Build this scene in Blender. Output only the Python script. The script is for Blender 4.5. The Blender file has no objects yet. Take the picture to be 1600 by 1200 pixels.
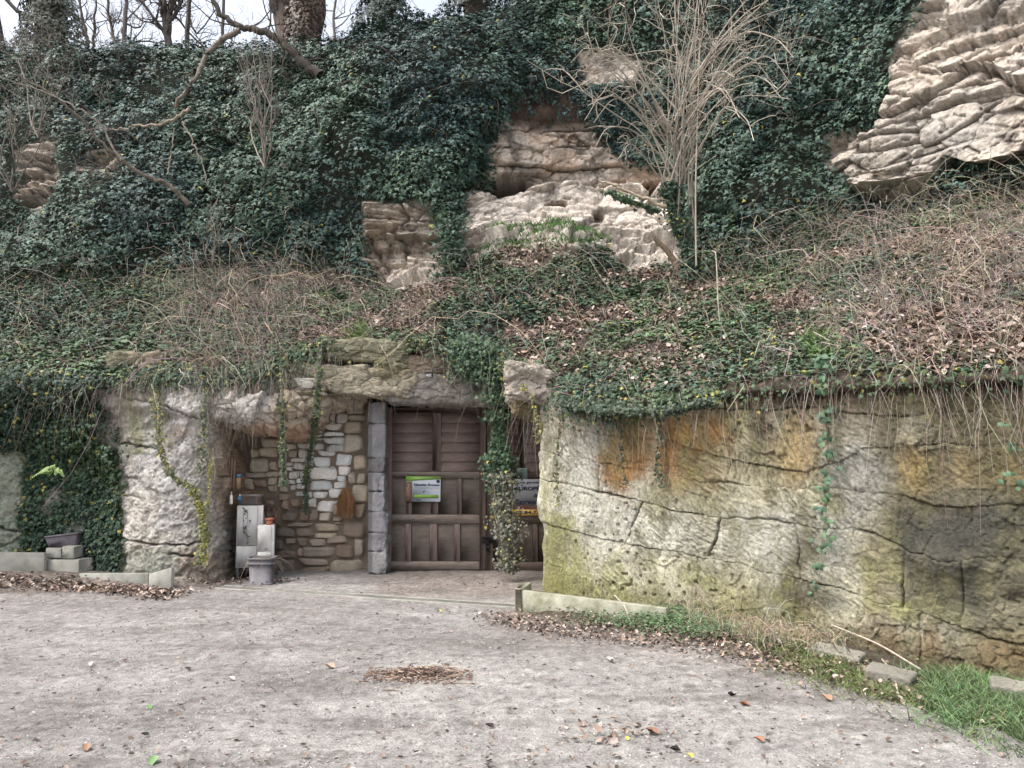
import bpy, math, random
import numpy as np
from math import radians, atan, cos, sin, pi

rng = np.random.default_rng(7)
random.seed(7)
SC = bpy.context.scene
COL = SC.collection

# ------------------------------------------------------------------ camera, sky, sun, exposure
FPX = 1256.0                      # focal length in photo pixels (photo is 1600 wide)
PITCH = atan(100 / FPX)
CAM = np.array([0.0, 0.0, 1.6])
cam_d = bpy.data.cameras.new('camera')
cam_d.sensor_width = 36.0
cam_d.lens = 36.0 * FPX / 1600.0
cam_d.clip_start = 0.05
cam_d.clip_end = 500
cam = bpy.data.objects.new('camera', cam_d)
cam.location = CAM
cam.rotation_euler = (pi / 2 + PITCH, 0, 0)
COL.objects.link(cam)
SC.camera = cam

SUN_EL, SUN_AZ = radians(58), radians(250)
w = bpy.data.worlds.new('World')
SC.world = w
w.use_nodes = True
wn = w.node_tree
for n in list(wn.nodes):
    wn.nodes.remove(n)
wo = wn.nodes.new('ShaderNodeOutputWorld')
bg = wn.nodes.new('ShaderNodeBackground')
sky = wn.nodes.new('ShaderNodeTexSky')
hs = wn.nodes.new('ShaderNodeHueSaturation')
sky.sky_type = 'NISHITA'
sky.sun_disc = False
sky.sun_elevation = SUN_EL
sky.sun_rotation = SUN_AZ
sky.dust_density = 6.0
sky.air_density = 1.0
hs.inputs['Saturation'].default_value = 0.45
bg.inputs['Strength'].default_value = 0.15
wn.links.new(sky.outputs[0], hs.inputs['Color'])
wn.links.new(hs.outputs[0], bg.inputs['Color'])
wn.links.new(bg.outputs[0], wo.inputs['Surface'])

sun_d = bpy.data.lights.new('sun', 'SUN')
sun_d.energy = 0.8
sun_d.angle = radians(35)
sun_d.color = (1.0, 0.985, 0.965)
sun = bpy.data.objects.new('sun', sun_d)
# direction towards the sun: Nishita rotation is clockwise from +Y
sd = np.array([sin(SUN_AZ) * cos(SUN_EL), cos(SUN_AZ) * cos(SUN_EL), sin(SUN_EL)])
import mathutils
sun.rotation_euler = mathutils.Vector(sd).to_track_quat('Z', 'Y').to_euler()
sun.location = (0, 0, 20)
COL.objects.link(sun)

SC.view_settings.view_transform = 'Standard'
SC.view_settings.look = 'None'
SC.view_settings.exposure = 1.38
SC.view_settings.gamma = 1
SC.view_settings.use_curve_mapping = False

# ------------------------------------------------------------------ measuring helpers (photo pixel + distance -> world point)
FW = np.array([0, cos(PITCH), sin(PITCH)])
UP = np.array([0, -sin(PITCH), cos(PITCH)])


def P(px, py, Y):
    d = FW * FPX + np.array([1.0, 0, 0]) * (px - 800) + UP * (600 - py)
    return CAM + d * (Y / d[1])


def proj(V):
    d = V - CAM
    z = np.maximum(d @ FW, 0.05)
    return 800 + FPX * d[..., 0] / z, 600 - FPX * (d @ UP) / z


def G(px, py, z=0.0):
    """point of the plane z under a photo pixel"""
    d = FW * FPX + np.array([1.0, 0, 0]) * (px - 800) + UP * (600 - py)
    return CAM + d * ((z - CAM[2]) / d[2])


# ------------------------------------------------------------------ noise
def _h(ix, iy, iz, seed):
    n = (ix * 374761393 + iy * 668265263 + iz * 1274126177 + seed * 974634777) & 0xFFFFFFFF
    n = ((n ^ (n >> 13)) * 1274126177) & 0xFFFFFFFF
    n = ((n ^ (n >> 16)) * 2246822519) & 0xFFFFFFFF
    return ((n ^ (n >> 15)) & 0xFFFFFF) / float(0xFFFFFF)


def noise(p, seed=0):
    """value noise in -1..1, p (...,3)"""
    i = np.floor(p).astype(np.int64)
    f = p - i
    u = f * f * (3 - 2 * f)
    x, y, z = i[..., 0], i[..., 1], i[..., 2]
    r = 0
    for dx in (0, 1):
        wx = u[..., 0] if dx else 1 - u[..., 0]
        for dy in (0, 1):
            wy = u[..., 1] if dy else 1 - u[..., 1]
            for dz in (0, 1):
                wz = u[..., 2] if dz else 1 - u[..., 2]
                r = r + _h(x + dx, y + dy, z + dz, seed) * wx * wy * wz
    return r * 2 - 1


def fbm(p, scale=1.0, octv=4, seed=0, gain=0.5):
    a, s, r, t = 1.0, scale, 0, 0
    for k in range(octv):
        r = r + a * noise(p * s + 13.7 * k, seed + k)
        t += a
        a *= gain
        s *= 2.03
    return r / t


def sstep(a, b, x):
    t = np.clip((x - a) / (b - a), 0, 1)
    return t * t * (3 - 2 * t)


def worley(p, seed=0):
    """nearest feature point: distance, second distance, cell hash, feature position"""
    i = np.floor(p).astype(np.int64)
    d1 = np.full(p.shape[:-1], 1e9); d2 = d1.copy(); idv = d1.copy()
    ctr = np.zeros(p.shape)
    for dx in (-1, 0, 1):
        for dy in (-1, 0, 1):
            for dz in (-1, 0, 1):
                c = i + np.array([dx, dy, dz])
                f = np.stack([_h(c[..., 0], c[..., 1], c[..., 2], seed + q) for q in (0, 1, 2)], -1)
                q_ = c + f
                d = np.linalg.norm(q_ - p, axis=-1)
                hid = _h(c[..., 0], c[..., 1], c[..., 2], seed + 9)
                closer = d < d1
                d2 = np.where(closer, d1, np.minimum(d2, d))
                idv = np.where(closer, hid, idv)
                ctr = np.where(closer[..., None], q_, ctr)
                d1 = np.where(closer, d, d1)
    return d1, d2, idv, ctr


def facets(p, scale, amp, seed=0, squash=1.0, warp=0.35):
    """broken-rock relief: every cell its own tilted plane, open fissures between some of them"""
    q = p * scale
    q = q * np.array([1, 1, squash])
    q = q + warp * .6 * np.stack([fbm(q, .8, 3, seed + 21), fbm(q, .8, 3, seed + 22), fbm(q, .8, 3, seed + 23)], -1)
    d1, d2, idv, ctr = worley(q, seed)
    a, b = idv * 12.9898 * 6.28, idv * 78.233 * 6.28
    nx_, ny_, nz_ = np.cos(a), np.sin(b), np.sin(a + b)
    off = (q - ctr)
    pl = off[..., 0] * nx_ + off[..., 1] * ny_ + off[..., 2] * nz_
    edge = np.exp(-((d2 - d1) / 0.09) ** 2) * sstep(0.35, 0.7, _h((idv * 9e5).astype(np.int64), np.zeros(idv.shape, np.int64), np.zeros(idv.shape, np.int64), seed))
    return amp * (0.8 * pl + 0.9 * (idv - .5) - 0.8 * edge), edge, idv


def poly_dist(px, py, poly):
    """signed distance (positive inside) to a closed polygon"""
    px = np.asarray(px, float)
    py = np.asarray(py, float)
    d = np.full(px.shape, 1e9)
    ins = np.zeros(px.shape, bool)
    n = len(poly)
    for i in range(n):
        ax, ay = poly[i]
        bx, by = poly[(i + 1) % n]
        ex, ey = bx - ax, by - ay
        t = np.clip(((px - ax) * ex + (py - ay) * ey) / (ex * ex + ey * ey + 1e-9), 0, 1)
        d = np.minimum(d, np.hypot(px - ax - t * ex, py - ay - t * ey))
        c = ((ay > py) != (by > py)) & (px < (bx - ax) * (py - ay) / ((by - ay) + 1e-12) + ax)
        ins ^= c
    return np.where(ins, d, -d)


def line_dist(x, y, pts):
    d = np.full(np.shape(x), 1e9)
    for (ax, ay), (bx, by) in zip(pts[:-1], pts[1:]):
        ex, ey = bx - ax, by - ay
        t = np.clip(((x - ax) * ex + (y - ay) * ey) / (ex * ex + ey * ey + 1e-12), 0, 1)
        d = np.minimum(d, np.hypot(x - ax - t * ex, y - ay - t * ey))
    return d


# ------------------------------------------------------------------ mesh helpers
def tag(o, label=None, cat=None, group=None, kind=None):
    if label: o['label'] = label
    if cat: o['category'] = cat
    if group: o['group'] = group
    if kind: o['kind'] = kind
    return o


def mesh_data(name, V, Fs, col=None, smooth=True):
    V = np.ascontiguousarray(V, dtype=np.float32).reshape(-1, 3)
    if not isinstance(Fs, list): Fs = [Fs]
    Fs = [np.ascontiguousarray(f, dtype=np.int32) for f in Fs if len(f)]
    me = bpy.data.meshes.new(name)
    me.vertices.add(len(V))
    me.vertices.foreach_set('co', V.ravel())
    nl = sum(f.size for f in Fs)
    npoly = sum(len(f) for f in Fs)
    me.loops.add(nl)
    me.loops.foreach_set('vertex_index', np.concatenate([f.ravel() for f in Fs]))
    me.polygons.add(npoly)
    st, off = [], 0
    for f in Fs:
        st.append(off + np.arange(len(f)) * f.shape[1])
        off += f.size
    me.polygons.foreach_set('loop_start', np.concatenate(st).astype(np.int32))
    me.update(calc_edges=True)
    if smooth:
        me.polygons.foreach_set('use_smooth', np.ones(npoly, bool))
    if col is not None:
        c = np.ones((len(V), 4), np.float32)
        c[:, :3] = np.clip(np.asarray(col).reshape(-1, 3), 0, 1)
        at = me.color_attributes.new('Col', 'FLOAT_COLOR', 'POINT')
        at.data.foreach_set('color', c.ravel())
    return me


def mk(name, V, Fs, mat, col=None, smooth=True, parent=None, origin=None):
    V = np.asarray(V, dtype=np.float64).reshape(-1, 3)
    if origin is not None:
        V = V - np.asarray(origin)
    me = mesh_data(name, V, Fs, col, smooth)
    me.materials.append(mat)
    o = bpy.data.objects.new(name, me)
    if origin is not None: o.location = origin
    COL.objects.link(o)
    if parent is not None: o.parent = parent
    return o


def empty(name, loc=(0, 0, 0)):
    o = bpy.data.objects.new(name, None)
    o.location = loc
    o.empty_display_size = 0.1
    COL.objects.link(o)
    return o


def grid_faces(nr, nc):
    a = np.arange(nr * nc).reshape(nr, nc)
    return np.stack([a[:-1, :-1], a[:-1, 1:], a[1:, 1:], a[1:, :-1]], -1).reshape(-1, 4)


def grid_normals(V):
    du = np.gradient(V, axis=1)
    dv = np.gradient(V, axis=0)
    n = np.cross(du, dv)
    n /= np.linalg.norm(n, axis=-1, keepdims=True) + 1e-9
    return n


def cr(ctrl, params):
    """Catmull-Rom along axis 0 at fractional indices"""
    n = len(ctrl)
    i = np.clip(np.floor(params).astype(int), 0, n - 2)
    t = (params - i).reshape((-1,) + (1,) * (ctrl.ndim - 1))
    p1, p2 = ctrl[i], ctrl[i + 1]
    p0 = np.where((i > 0).reshape(t.shape), ctrl[np.maximum(i - 1, 0)], 2 * p1 - p2)
    p3 = np.where((i < n - 2).reshape(t.shape), ctrl[np.minimum(i + 2, n - 1)], 2 * p2 - p1)
    m1, m2 = (p2 - p0) * 0.42, (p3 - p1) * 0.42
    t2, t3 = t * t, t * t * t
    return (2 * t3 - 3 * t2 + 1) * p1 + (t3 - 2 * t2 + t) * m1 + (-2 * t3 + 3 * t2) * p2 + (t3 - t2) * m2


def sheet(ctrl, nr, nc, rows=None, cols=None):
    ctrl = np.asarray(ctrl, float)
    r = np.linspace(0, ctrl.shape[0] - 1, nr) if rows is None else rows
    c = np.linspace(0, ctrl.shape[1] - 1, nc) if cols is None else cols
    A = cr(ctrl, r)
    return cr(A.transpose(1, 0, 2), c).transpose(1, 0, 2)


def box_geo(x0, x1, y0, y1, z0, z1, bev=0.004):
    """chamfered box verts, faces (lists per arity)"""
    b = min(bev, (x1 - x0) * .3, (y1 - y0) * .3, (z1 - z0) * .3)
    V, idx = [], {}
    X, Y, Z = (x0, x1), (y0, y1), (z0, z1)
    for i in (0, 1):
        for j in (0, 1):
            for k in (0, 1):
                sx, sy, sz = (1 - 2 * i) * b, (1 - 2 * j) * b, (1 - 2 * k) * b
                idx[i, j, k, 'x'] = len(V); V.append((X[i], Y[j] + sy, Z[k] + sz))
                idx[i, j, k, 'y'] = len(V); V.append((X[i] + sx, Y[j], Z[k] + sz))
                idx[i, j, k, 'z'] = len(V); V.append((X[i] + sx, Y[j] + sy, Z[k]))
    Q, T = [], []
    for i in (0, 1):
        q = [idx[i, 0, 0, 'x'], idx[i, 1, 0, 'x'], idx[i, 1, 1, 'x'], idx[i, 0, 1, 'x']]
        Q.append(q if i else q[::-1])
        q = [idx[0, i, 0, 'y'], idx[1, i, 0, 'y'], idx[1, i, 1, 'y'], idx[0, i, 1, 'y']]
        Q.append(q[::-1] if i else q)
        q = [idx[0, 0, i, 'z'], idx[1, 0, i, 'z'], idx[1, 1, i, 'z'], idx[0, 1, i, 'z']]
        Q.append(q if i else q[::-1])
    for i in (0, 1):
        for j in (0, 1):
            Q.append([idx[i, j, 0, 'x'], idx[i, j, 1, 'x'], idx[i, j, 1, 'y'], idx[i, j, 0, 'y']])
            Q.append([idx[i, 0, j, 'x'], idx[i, 1, j, 'x'], idx[i, 1, j, 'z'], idx[i, 0, j, 'z']])
            Q.append([idx[0, i, j, 'y'], idx[1, i, j, 'y'], idx[1, i, j, 'z'], idx[0, i, j, 'z']])
            for k in (0, 1):
                T.append([idx[i, j, k, 'x'], idx[i, j, k, 'y'], idx[i, j, k, 'z']])
    return np.array(V, float), [np.array(Q), np.array(T)]


def box(name, x0, x1, y0, y1, z0, z1, mat, parent=None, bev=0.004, origin=None):
    V, F = box_geo(x0, x1, y0, y1, z0, z1, bev)
    o = mk(name, V, F, mat, smooth=False, parent=parent, origin=origin)
    return o


def tube_batch(paths, radii, sides=3):
    """paths (N,K,3), radii (N,K) -> V, F"""
    N, K, _ = paths.shape
    T = np.gradient(paths, axis=1)
    T /= np.linalg.norm(T, axis=-1, keepdims=True) + 1e-9
    ref = np.where(np.abs(T[..., 2:3]) > 0.9, np.array([1.0, 0, 0]), np.array([0, 0, 1.0]))
    A = np.cross(T, ref)
    A /= np.linalg.norm(A, axis=-1, keepdims=True) + 1e-9
    B = np.cross(T, A)
    ang = np.arange(sides) * 2 * pi / sides
    V = paths[:, :, None] + radii[:, :, None, None] * (A[:, :, None] * np.cos(ang)[None, None, :, None] + B[:, :, None] * np.sin(ang)[None, None, :, None])
    idx = np.arange(N * K * sides).reshape(N, K, sides)
    nx = np.roll(idx, -1, axis=2)
    F = np.stack([idx[:, :-1], nx[:, :-1], nx[:, 1:], idx[:, 1:]], -1).reshape(-1, 4)
    return V.reshape(-1, 3), F


class Tubes:
    def __init__(self): self.V, self.F, self.C, self.n = [], [], [], 0

    def add(self, pts, r, sides=4, col=(1, 1, 1)):
        pts = np.asarray(pts, float)[None]
        K = pts.shape[1]
        r = np.asarray(r, float)
        if r.ndim == 0: r = np.full(K, float(r))
        if len(r) == 2 and K != 2: r = np.linspace(r[0], r[1], K)
        v, f = tube_batch(pts, r[None], sides)
        self.V.append(v); self.F.append(f + self.n); self.n += len(v)
        self.C.append(np.tile(np.asarray(col, float), (len(v), 1)))

    def addb(self, paths, radii, sides=3, cols=None):
        v, f = tube_batch(paths, radii, sides)
        self.V.append(v); self.F.append(f + self.n); self.n += len(v)
        if cols is None: cols = np.ones((len(paths), 3))
        self.C.append(np.repeat(cols, paths.shape[1] * sides, axis=0))

    def build(self, name, mat, parent=None, origin=None):
        return mk(name, np.concatenate(self.V), np.concatenate(self.F), mat, np.concatenate(self.C), True, parent, origin)


def curve3(pts, n=12):
    pts = np.asarray(pts, float)
    return cr(pts, np.linspace(0, len(pts) - 1, n))


IVY_NEAR = (np.array([(0, 0, 0), (.40, -.16, -.05), (.30, .16, .03), (.55, .42, -.08), (.18, .50, .03), (0, 1.0, -.12), (-.18, .50, .03), (-.55, .42, -.08), (-.30, .16, .03), (-.40, -.16, -.05), (0, .25, .07)]),
            np.array([(10, 0, 1), (10, 1, 2), (10, 2, 3), (10, 3, 4), (10, 4, 5), (10, 5, 6), (10, 6, 7), (10, 7, 8), (10, 8, 9), (10, 9, 0)]))
IVY_FAR = (np.array([(0, 0, 0.04), (.55, .12, -.06), (.20, .42, .02), (0, 1.0, -.12), (-.20, .42, .02), (-.55, .12, -.06)]),
           np.array([(0, 1, 2), (0, 2, 3), (0, 3, 4), (0, 4, 5)]))
DEAD = (np.array([(0, 0, 0), (.33, .25, .16), (.28, .7, .10), (0, 1.0, .05), (-.3, .65, .18), (-.32, .25, .10), (0, .5, -.06)]),
        np.array([(6, 0, 1), (6, 1, 2), (6, 2, 3), (6, 3, 4), (6, 4, 5), (6, 5, 0)]))
OVAL = (np.array([(0, 0, 0), (.27, .25, -.03), (.3, .6, -.05), (0, 1.0, -.12), (-.3, .6, -.05), (-.27, .25, -.03), (0, .5, .05)]),
        np.array([(6, 0, 1), (6, 1, 2), (6, 2, 3), (6, 3, 4), (6, 4, 5), (6, 5, 0)]))


def leaves(pos, nrm, tip, size, tmpl):
    """every leaf a small lobed sheet: returns V, F"""
    T, F = tmpl
    n = nrm / (np.linalg.norm(nrm, axis=-1, keepdims=True) + 1e-9)
    t = tip - n * (tip * n).sum(-1, keepdims=True)
    t /= np.linalg.norm(t, axis=-1, keepdims=True) + 1e-9
    s = np.cross(t, n)
    V = pos[:, None] + size[:, None, None] * (T[None, :, 0, None] * s[:, None] + T[None, :, 1, None] * t[:, None] + T[None, :, 2, None] * n[:, None])
    N = len(pos)
    Fa = (F[None] + (np.arange(N) * len(T))[:, None, None]).reshape(-1, 3)
    return V.reshape(-1, 3), Fa


def leaf_obj(name, pos, nrm, tip, size, cols, tmpl, mat, parent=None, origin=None):
    V, F = leaves(pos, nrm, tip, size, tmpl)
    return mk(name, V, F, mat, np.repeat(cols, len(tmpl[0]), axis=0), False, parent, origin)


def ivy_cols(N, seed=0, yellow=0.01, base=(0.028, 0.058, 0.036), pos=None):
    r = np.random.default_rng(seed)
    b = np.array(base)
    c = b[None] * (0.65 + 0.8 * r.random((N, 1)) ** 1.3)
    k = r.random(N)
    c[k < 0.22] *= np.array([1.35, 1.25, 1.0])
    c[k > 0.90] = c[k > 0.90] * np.array([1.35, 1.35, 1.5])
    if pos is not None:
        g = fbm(pos, 0.7, 3, seed + 5)[:, None]
        c = c * (1 + 0.5 * g) * (1 + np.array([0.25, 0.12, -0.12]) * np.sign(g) * np.abs(g) ** .7)
    y = r.random(N) < yellow
    c[y] = np.array([0.33, 0.30, 0.07]) * (0.6 + 0.5 * r.random((y.sum(), 1)))
    return c


def dead_cols(N, seed=0):
    r = np.random.default_rng(seed)
    pal = np.array([(0.16, 0.115, 0.09), (0.25, 0.185, 0.15), (0.36, 0.29, 0.25), (0.10, 0.075, 0.06), (0.30, 0.215, 0.165), (0.45, 0.385, 0.34), (0.06, 0.05, 0.04)])
    return pal[r.choice(len(pal), N, p=[.24, .22, .14, .14, .12, .06, .08])] * (0.75 + 0.5 * r.random((N, 1)))


def rdir(N, r=rng):
    v = r.normal(size=(N, 3))
    return v / np.linalg.norm(v, axis=1, keepdims=True)


# ------------------------------------------------------------------ materials
def mat_new(name):
    m = bpy.data.materials.new(name)
    m.use_nodes = True
    nt = m.node_tree
    b = nt.nodes['Principled BSDF']
    return m, nt, b


def N_(nt, t, **kw):
    n = nt.nodes.new(t)
    for k, v in kw.items():
        if k in n.inputs: n.inputs[k].default_value = v
        else: setattr(n, k, v)
    return n


def mat_attr(name, rough=0.9, spec=0.3, var=0.35, vscale=30, bump=0.4, bscale=40, bdist=0.01, fine=True, trans=0.0):
    """colour from the object's own pigment attribute, with procedural grain and relief"""
    m, nt, b = mat_new(name)
    L = nt.links.new
    at = N_(nt, 'ShaderNodeAttribute', attribute_name='Col')
    tc = N_(nt, 'ShaderNodeTexCoord')
    b.inputs['Roughness'].default_value = rough
    b.inputs['Specular IOR Level'].default_value = spec
    src = at.outputs['Color']
    if var > 0:
        nz = N_(nt, 'ShaderNodeTexNoise')
        nz.inputs['Scale'].default_value = vscale
        nz.inputs['Detail'].default_value = 8
        nz.inputs['Roughness'].default_value = 0.7
        L(tc.outputs['Object'], nz.inputs['Vector'])
        mr = N_(nt, 'ShaderNodeMapRange')
        mr.inputs['From Min'].default_value = 0.3
        mr.inputs['From Max'].default_value = 0.7
        mr.inputs['To Min'].default_value = 1 - var
        mr.inputs['To Max'].default_value = 1 + var
        L(nz.outputs['Fac'], mr.inputs['Value'])
        mx = N_(nt, 'ShaderNodeVectorMath', operation='MULTIPLY')
        L(src, mx.inputs[0]); L(mr.outputs[0], mx.inputs[1])
        src = mx.outputs[0]
    L(src, b.inputs['Base Color'])
    if bump > 0:
        n2 = N_(nt, 'ShaderNodeTexNoise')
        n2.inputs['Scale'].default_value = bscale
        n2.inputs['Detail'].default_value = 10
        n2.inputs['Roughness'].default_value = 0.72
        L(tc.outputs['Object'], n2.inputs['Vector'])
        bp = N_(nt, 'ShaderNodeBump')
        bp.inputs['Strength'].default_value = bump
        bp.inputs['Distance'].default_value = bdist
        L(n2.outputs['Fac'], bp.inputs['Height'])
        L(bp.outputs[0], b.inputs['Normal'])
    return m


M_ROCK = mat_attr('limestone', 0.93, 0.2, 0.38, 38, 1.0, 55, 0.02)
M_SOIL = mat_attr('soil_and_rock', 0.95, 0.15, 0.4, 25, 1.0, 30, 0.03)
M_LEAF = mat_attr('ivy_leaf', 0.55, 0.3, 0.0, 1, 0.0)
M_DEAD = mat_attr('dead_leaf', 0.85, 0.2, 0.0, 1, 0.0)
M_STEM = mat_attr('dry_stem', 0.9, 0.2, 0.3, 60, 0.3, 90, 0.004)
M_BARK = mat_attr('bark', 0.95, 0.15, 0.4, 22, 1.0, 35, 0.02)
M_GRASS = mat_attr('grass_blade', 0.6, 0.3, 0.0, 1, 0.0)
M_STONE = mat_attr('dressed_stone', 0.95, 0.15, 0.3, 55, 1.0, 70, 0.012)
M_PEB = mat_attr('pebble', 0.9, 0.2, 0.2, 80, 0.0)


def mat_simple(name, col, rough=0.7, spec=0.3, var=0.2, vscale=12, stretch=(1, 1, 1), col2=None, bump=0.2, bscale=50, bdist=0.004, metal=0.0, seed=0.0):
    m, nt, b = mat_new(name)
    L = nt.links.new
    tc = N_(nt, 'ShaderNodeTexCoord')
    mp = N_(nt, 'ShaderNodeMapping')
    mp.inputs['Scale'].default_value = stretch
    mp.inputs['Location'].default_value = (seed, seed * 1.3, 0)
    L(tc.outputs['Object'], mp.inputs['Vector'])
    nz = N_(nt, 'ShaderNodeTexNoise')
    nz.inputs['Scale'].default_value = vscale
    nz.inputs['Detail'].default_value = 9
    nz.inputs['Roughness'].default_value = 0.68
    L(mp.outputs[0], nz.inputs['Vector'])
    cr_ = N_(nt, 'ShaderNodeValToRGB')
    c = np.array(col)
    c2 = np.array(col2) if col2 is not None else c * (1 - var)
    cr_.color_ramp.elements[0].position = 0.32
    cr_.color_ramp.elements[1].position = 0.68
    cr_.color_ramp.elements[0].color = (*np.clip(c2, 0, 1), 1)
    cr_.color_ramp.elements[1].color = (*np.clip(c * (1 + var * .5), 0, 1), 1)
    L(nz.outputs['Fac'], cr_.inputs['Fac'])
    L(cr_.outputs[0], b.inputs['Base Color'])
    b.inputs['Roughness'].default_value = rough
    b.inputs['Specular IOR Level'].default_value = spec
    b.inputs['Metallic'].default_value = metal
    if bump > 0:
        n2 = N_(nt, 'ShaderNodeTexNoise')
        n2.inputs['Scale'].default_value = bscale
        n2.inputs['Detail'].default_value = 8
        L(mp.outputs[0], n2.inputs['Vector'])
        bp = N_(nt, 'ShaderNodeBump')
        bp.inputs['Strength'].default_value = bump
        bp.inputs['Distance'].default_value = bdist
        L(n2.outputs['Fac'], bp.inputs['Height'])
        L(bp.outputs[0], b.inputs['Normal'])
    return m


M_CONC = mat_simple('grey_concrete', (0.30, 0.29, 0.26), 0.9, 0.2, 0.3, 5, (1, 1, 1), (0.18, 0.18, 0.15), 0.5, 60, 0.006)
M_CONC_MOSS = mat_simple('mossy_concrete', (0.34, 0.33, 0.27), 0.9, 0.2, 0.3, 6, (1, 1, 1.0), (0.15, 0.155, 0.095), 0.6, 55, 0.008)
M_CONC_BLUE = mat_simple('pale_jamb_concrete', (0.36, 0.36, 0.38), 0.9, 0.2, 0.3, 7, (1, 1, .5), (0.19, 0.19, 0.20), 0.7, 45, 0.012)
M_WOOD_H = mat_simple('brown_boards', (0.1914, 0.1443, 0.1263), 0.75, 0.3, 0.25, 5, (1.2, 1, 9), (0.1245, 0.0886, 0.0774), 0.3, 14, 0.004)
M_WOOD_V = mat_simple('brown_stiles', (0.2014, 0.1498, 0.1319), 0.75, 0.3, 0.25, 5, (9, 1, 1.2), (0.127, 0.0911, 0.0788), 0.3, 14, 0.004)
M_WOOD_G = mat_simple('weathered_boards', (0.2439, 0.199, 0.1709), 0.85, 0.2, 0.3, 4, (1.5, 1, 8), (0.147, 0.1168, 0.0966), 0.35, 14, 0.005)
M_PANEL = mat_simple('door_panel', (0.1733, 0.1396, 0.1228), 0.85, 0.2, 0.3, 4, (1.5, 1, 5), (0.1089, 0.0898, 0.0719), 0.4, 14, 0.005)
M_WHITE = mat_simple('white_sheet_metal', (0.70, 0.68, 0.65), 0.55, 0.4, 0.12, 6, (1, 1, .6), (0.45, 0.43, 0.39), 0.05, 20, 0.002)
M_PLASTIC = mat_simple('grey_plastic', (0.16, 0.155, 0.17), 0.55, 0.35, 0.2, 9, (1, 1, 1), (0.10, 0.095, 0.10), 0.1, 30, 0.002)
M_PURPLE = mat_simple('dusty_plastic', (0.13, 0.115, 0.13), 0.65, 0.3, 0.3, 12, (1, 1, 1), (0.08, 0.07, 0.075), 0.1, 30, 0.002)
M_TERRA = mat_simple('terracotta', (0.42, 0.15, 0.08), 0.85, 0.2, 0.25, 14, (1, 1, 1), (0.30, 0.13, 0.08), 0.3, 60, 0.003)
M_BLACK = mat_simple('black_iron', (0.02, 0.02, 0.022), 0.5, 0.4, 0.3, 20, (1, 1, 1), None, 0.1, 60, 0.002)
M_BLUE = mat_simple('blue_plastic', (0.06, 0.19, 0.32), 0.5, 0.4, 0.2, 12)
M_TAN = mat_simple('tan_card', (0.30, 0.21, 0.13), 0.8, 0.2, 0.2, 12)
M_SIGNW = mat_simple('sign_white', (0.62, 0.66, 0.72), 0.45, 0.4, 0.05, 5, (1, 1, 1), None, 0)
M_SIGNG = mat_simple('sign_green', (0.20, 0.38, 0.06), 0.45, 0.4, 0.1, 9, (1, 1, 1), None, 0)
M_SIGNG2 = mat_simple('sign_pale_green', (0.30, 0.48, 0.16), 0.45, 0.4, 0.1, 9, (1, 1, 1), None, 0)
M_INK = mat_simple('sign_ink', (0.03, 0.035, 0.07), 0.6, 0.2, 0.1, 9, (1, 1, 1), None, 0)
M_INK2 = mat_simple('sign_grey_ink', (0.22, 0.24, 0.27), 0.6, 0.2, 0.1, 9, (1, 1, 1), None, 0)
M_RED = mat_simple('sign_red_ink', (0.40, 0.07, 0.07), 0.6, 0.2, 0.1, 9, (1, 1, 1), None, 0)
M_ORANGE = mat_simple('sign_orange', (0.60, 0.38, 0.09), 0.55, 0.3, 0.1, 9, (1, 1, 1), None, 0)
M_SIGNGREY = mat_simple('sign_grey_white', (0.60, 0.60, 0.64), 0.5, 0.3, 0.1, 6, (1, 1, 1), None, 0)
M_PALEGREEN = mat_simple('faded_card', (0.33, 0.42, 0.40), 0.6, 0.3, 0.25, 25, (1, 1, 1), (0.22, 0.30, 0.28), 0)
M_PHOTO = mat_simple('printed_picture', (0.30, 0.16, 0.11), 0.5, 0.3, 0.5, 45, (1, 1, 1), (0.05, 0.05, 0.06), 0)
M_LENS = mat_simple('lamp_glass', (0.42, 0.42, 0.42), 0.2, 0.5, 0.1, 5, (1, 1, 1), None, 0)
M_NEAR_BLACK = mat_simple('near_black', (0.02, 0.02, 0.02), 0.9, 0.1, 0.2, 8)  # near-black colour; on the strip over the doors it paints shade


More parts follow.
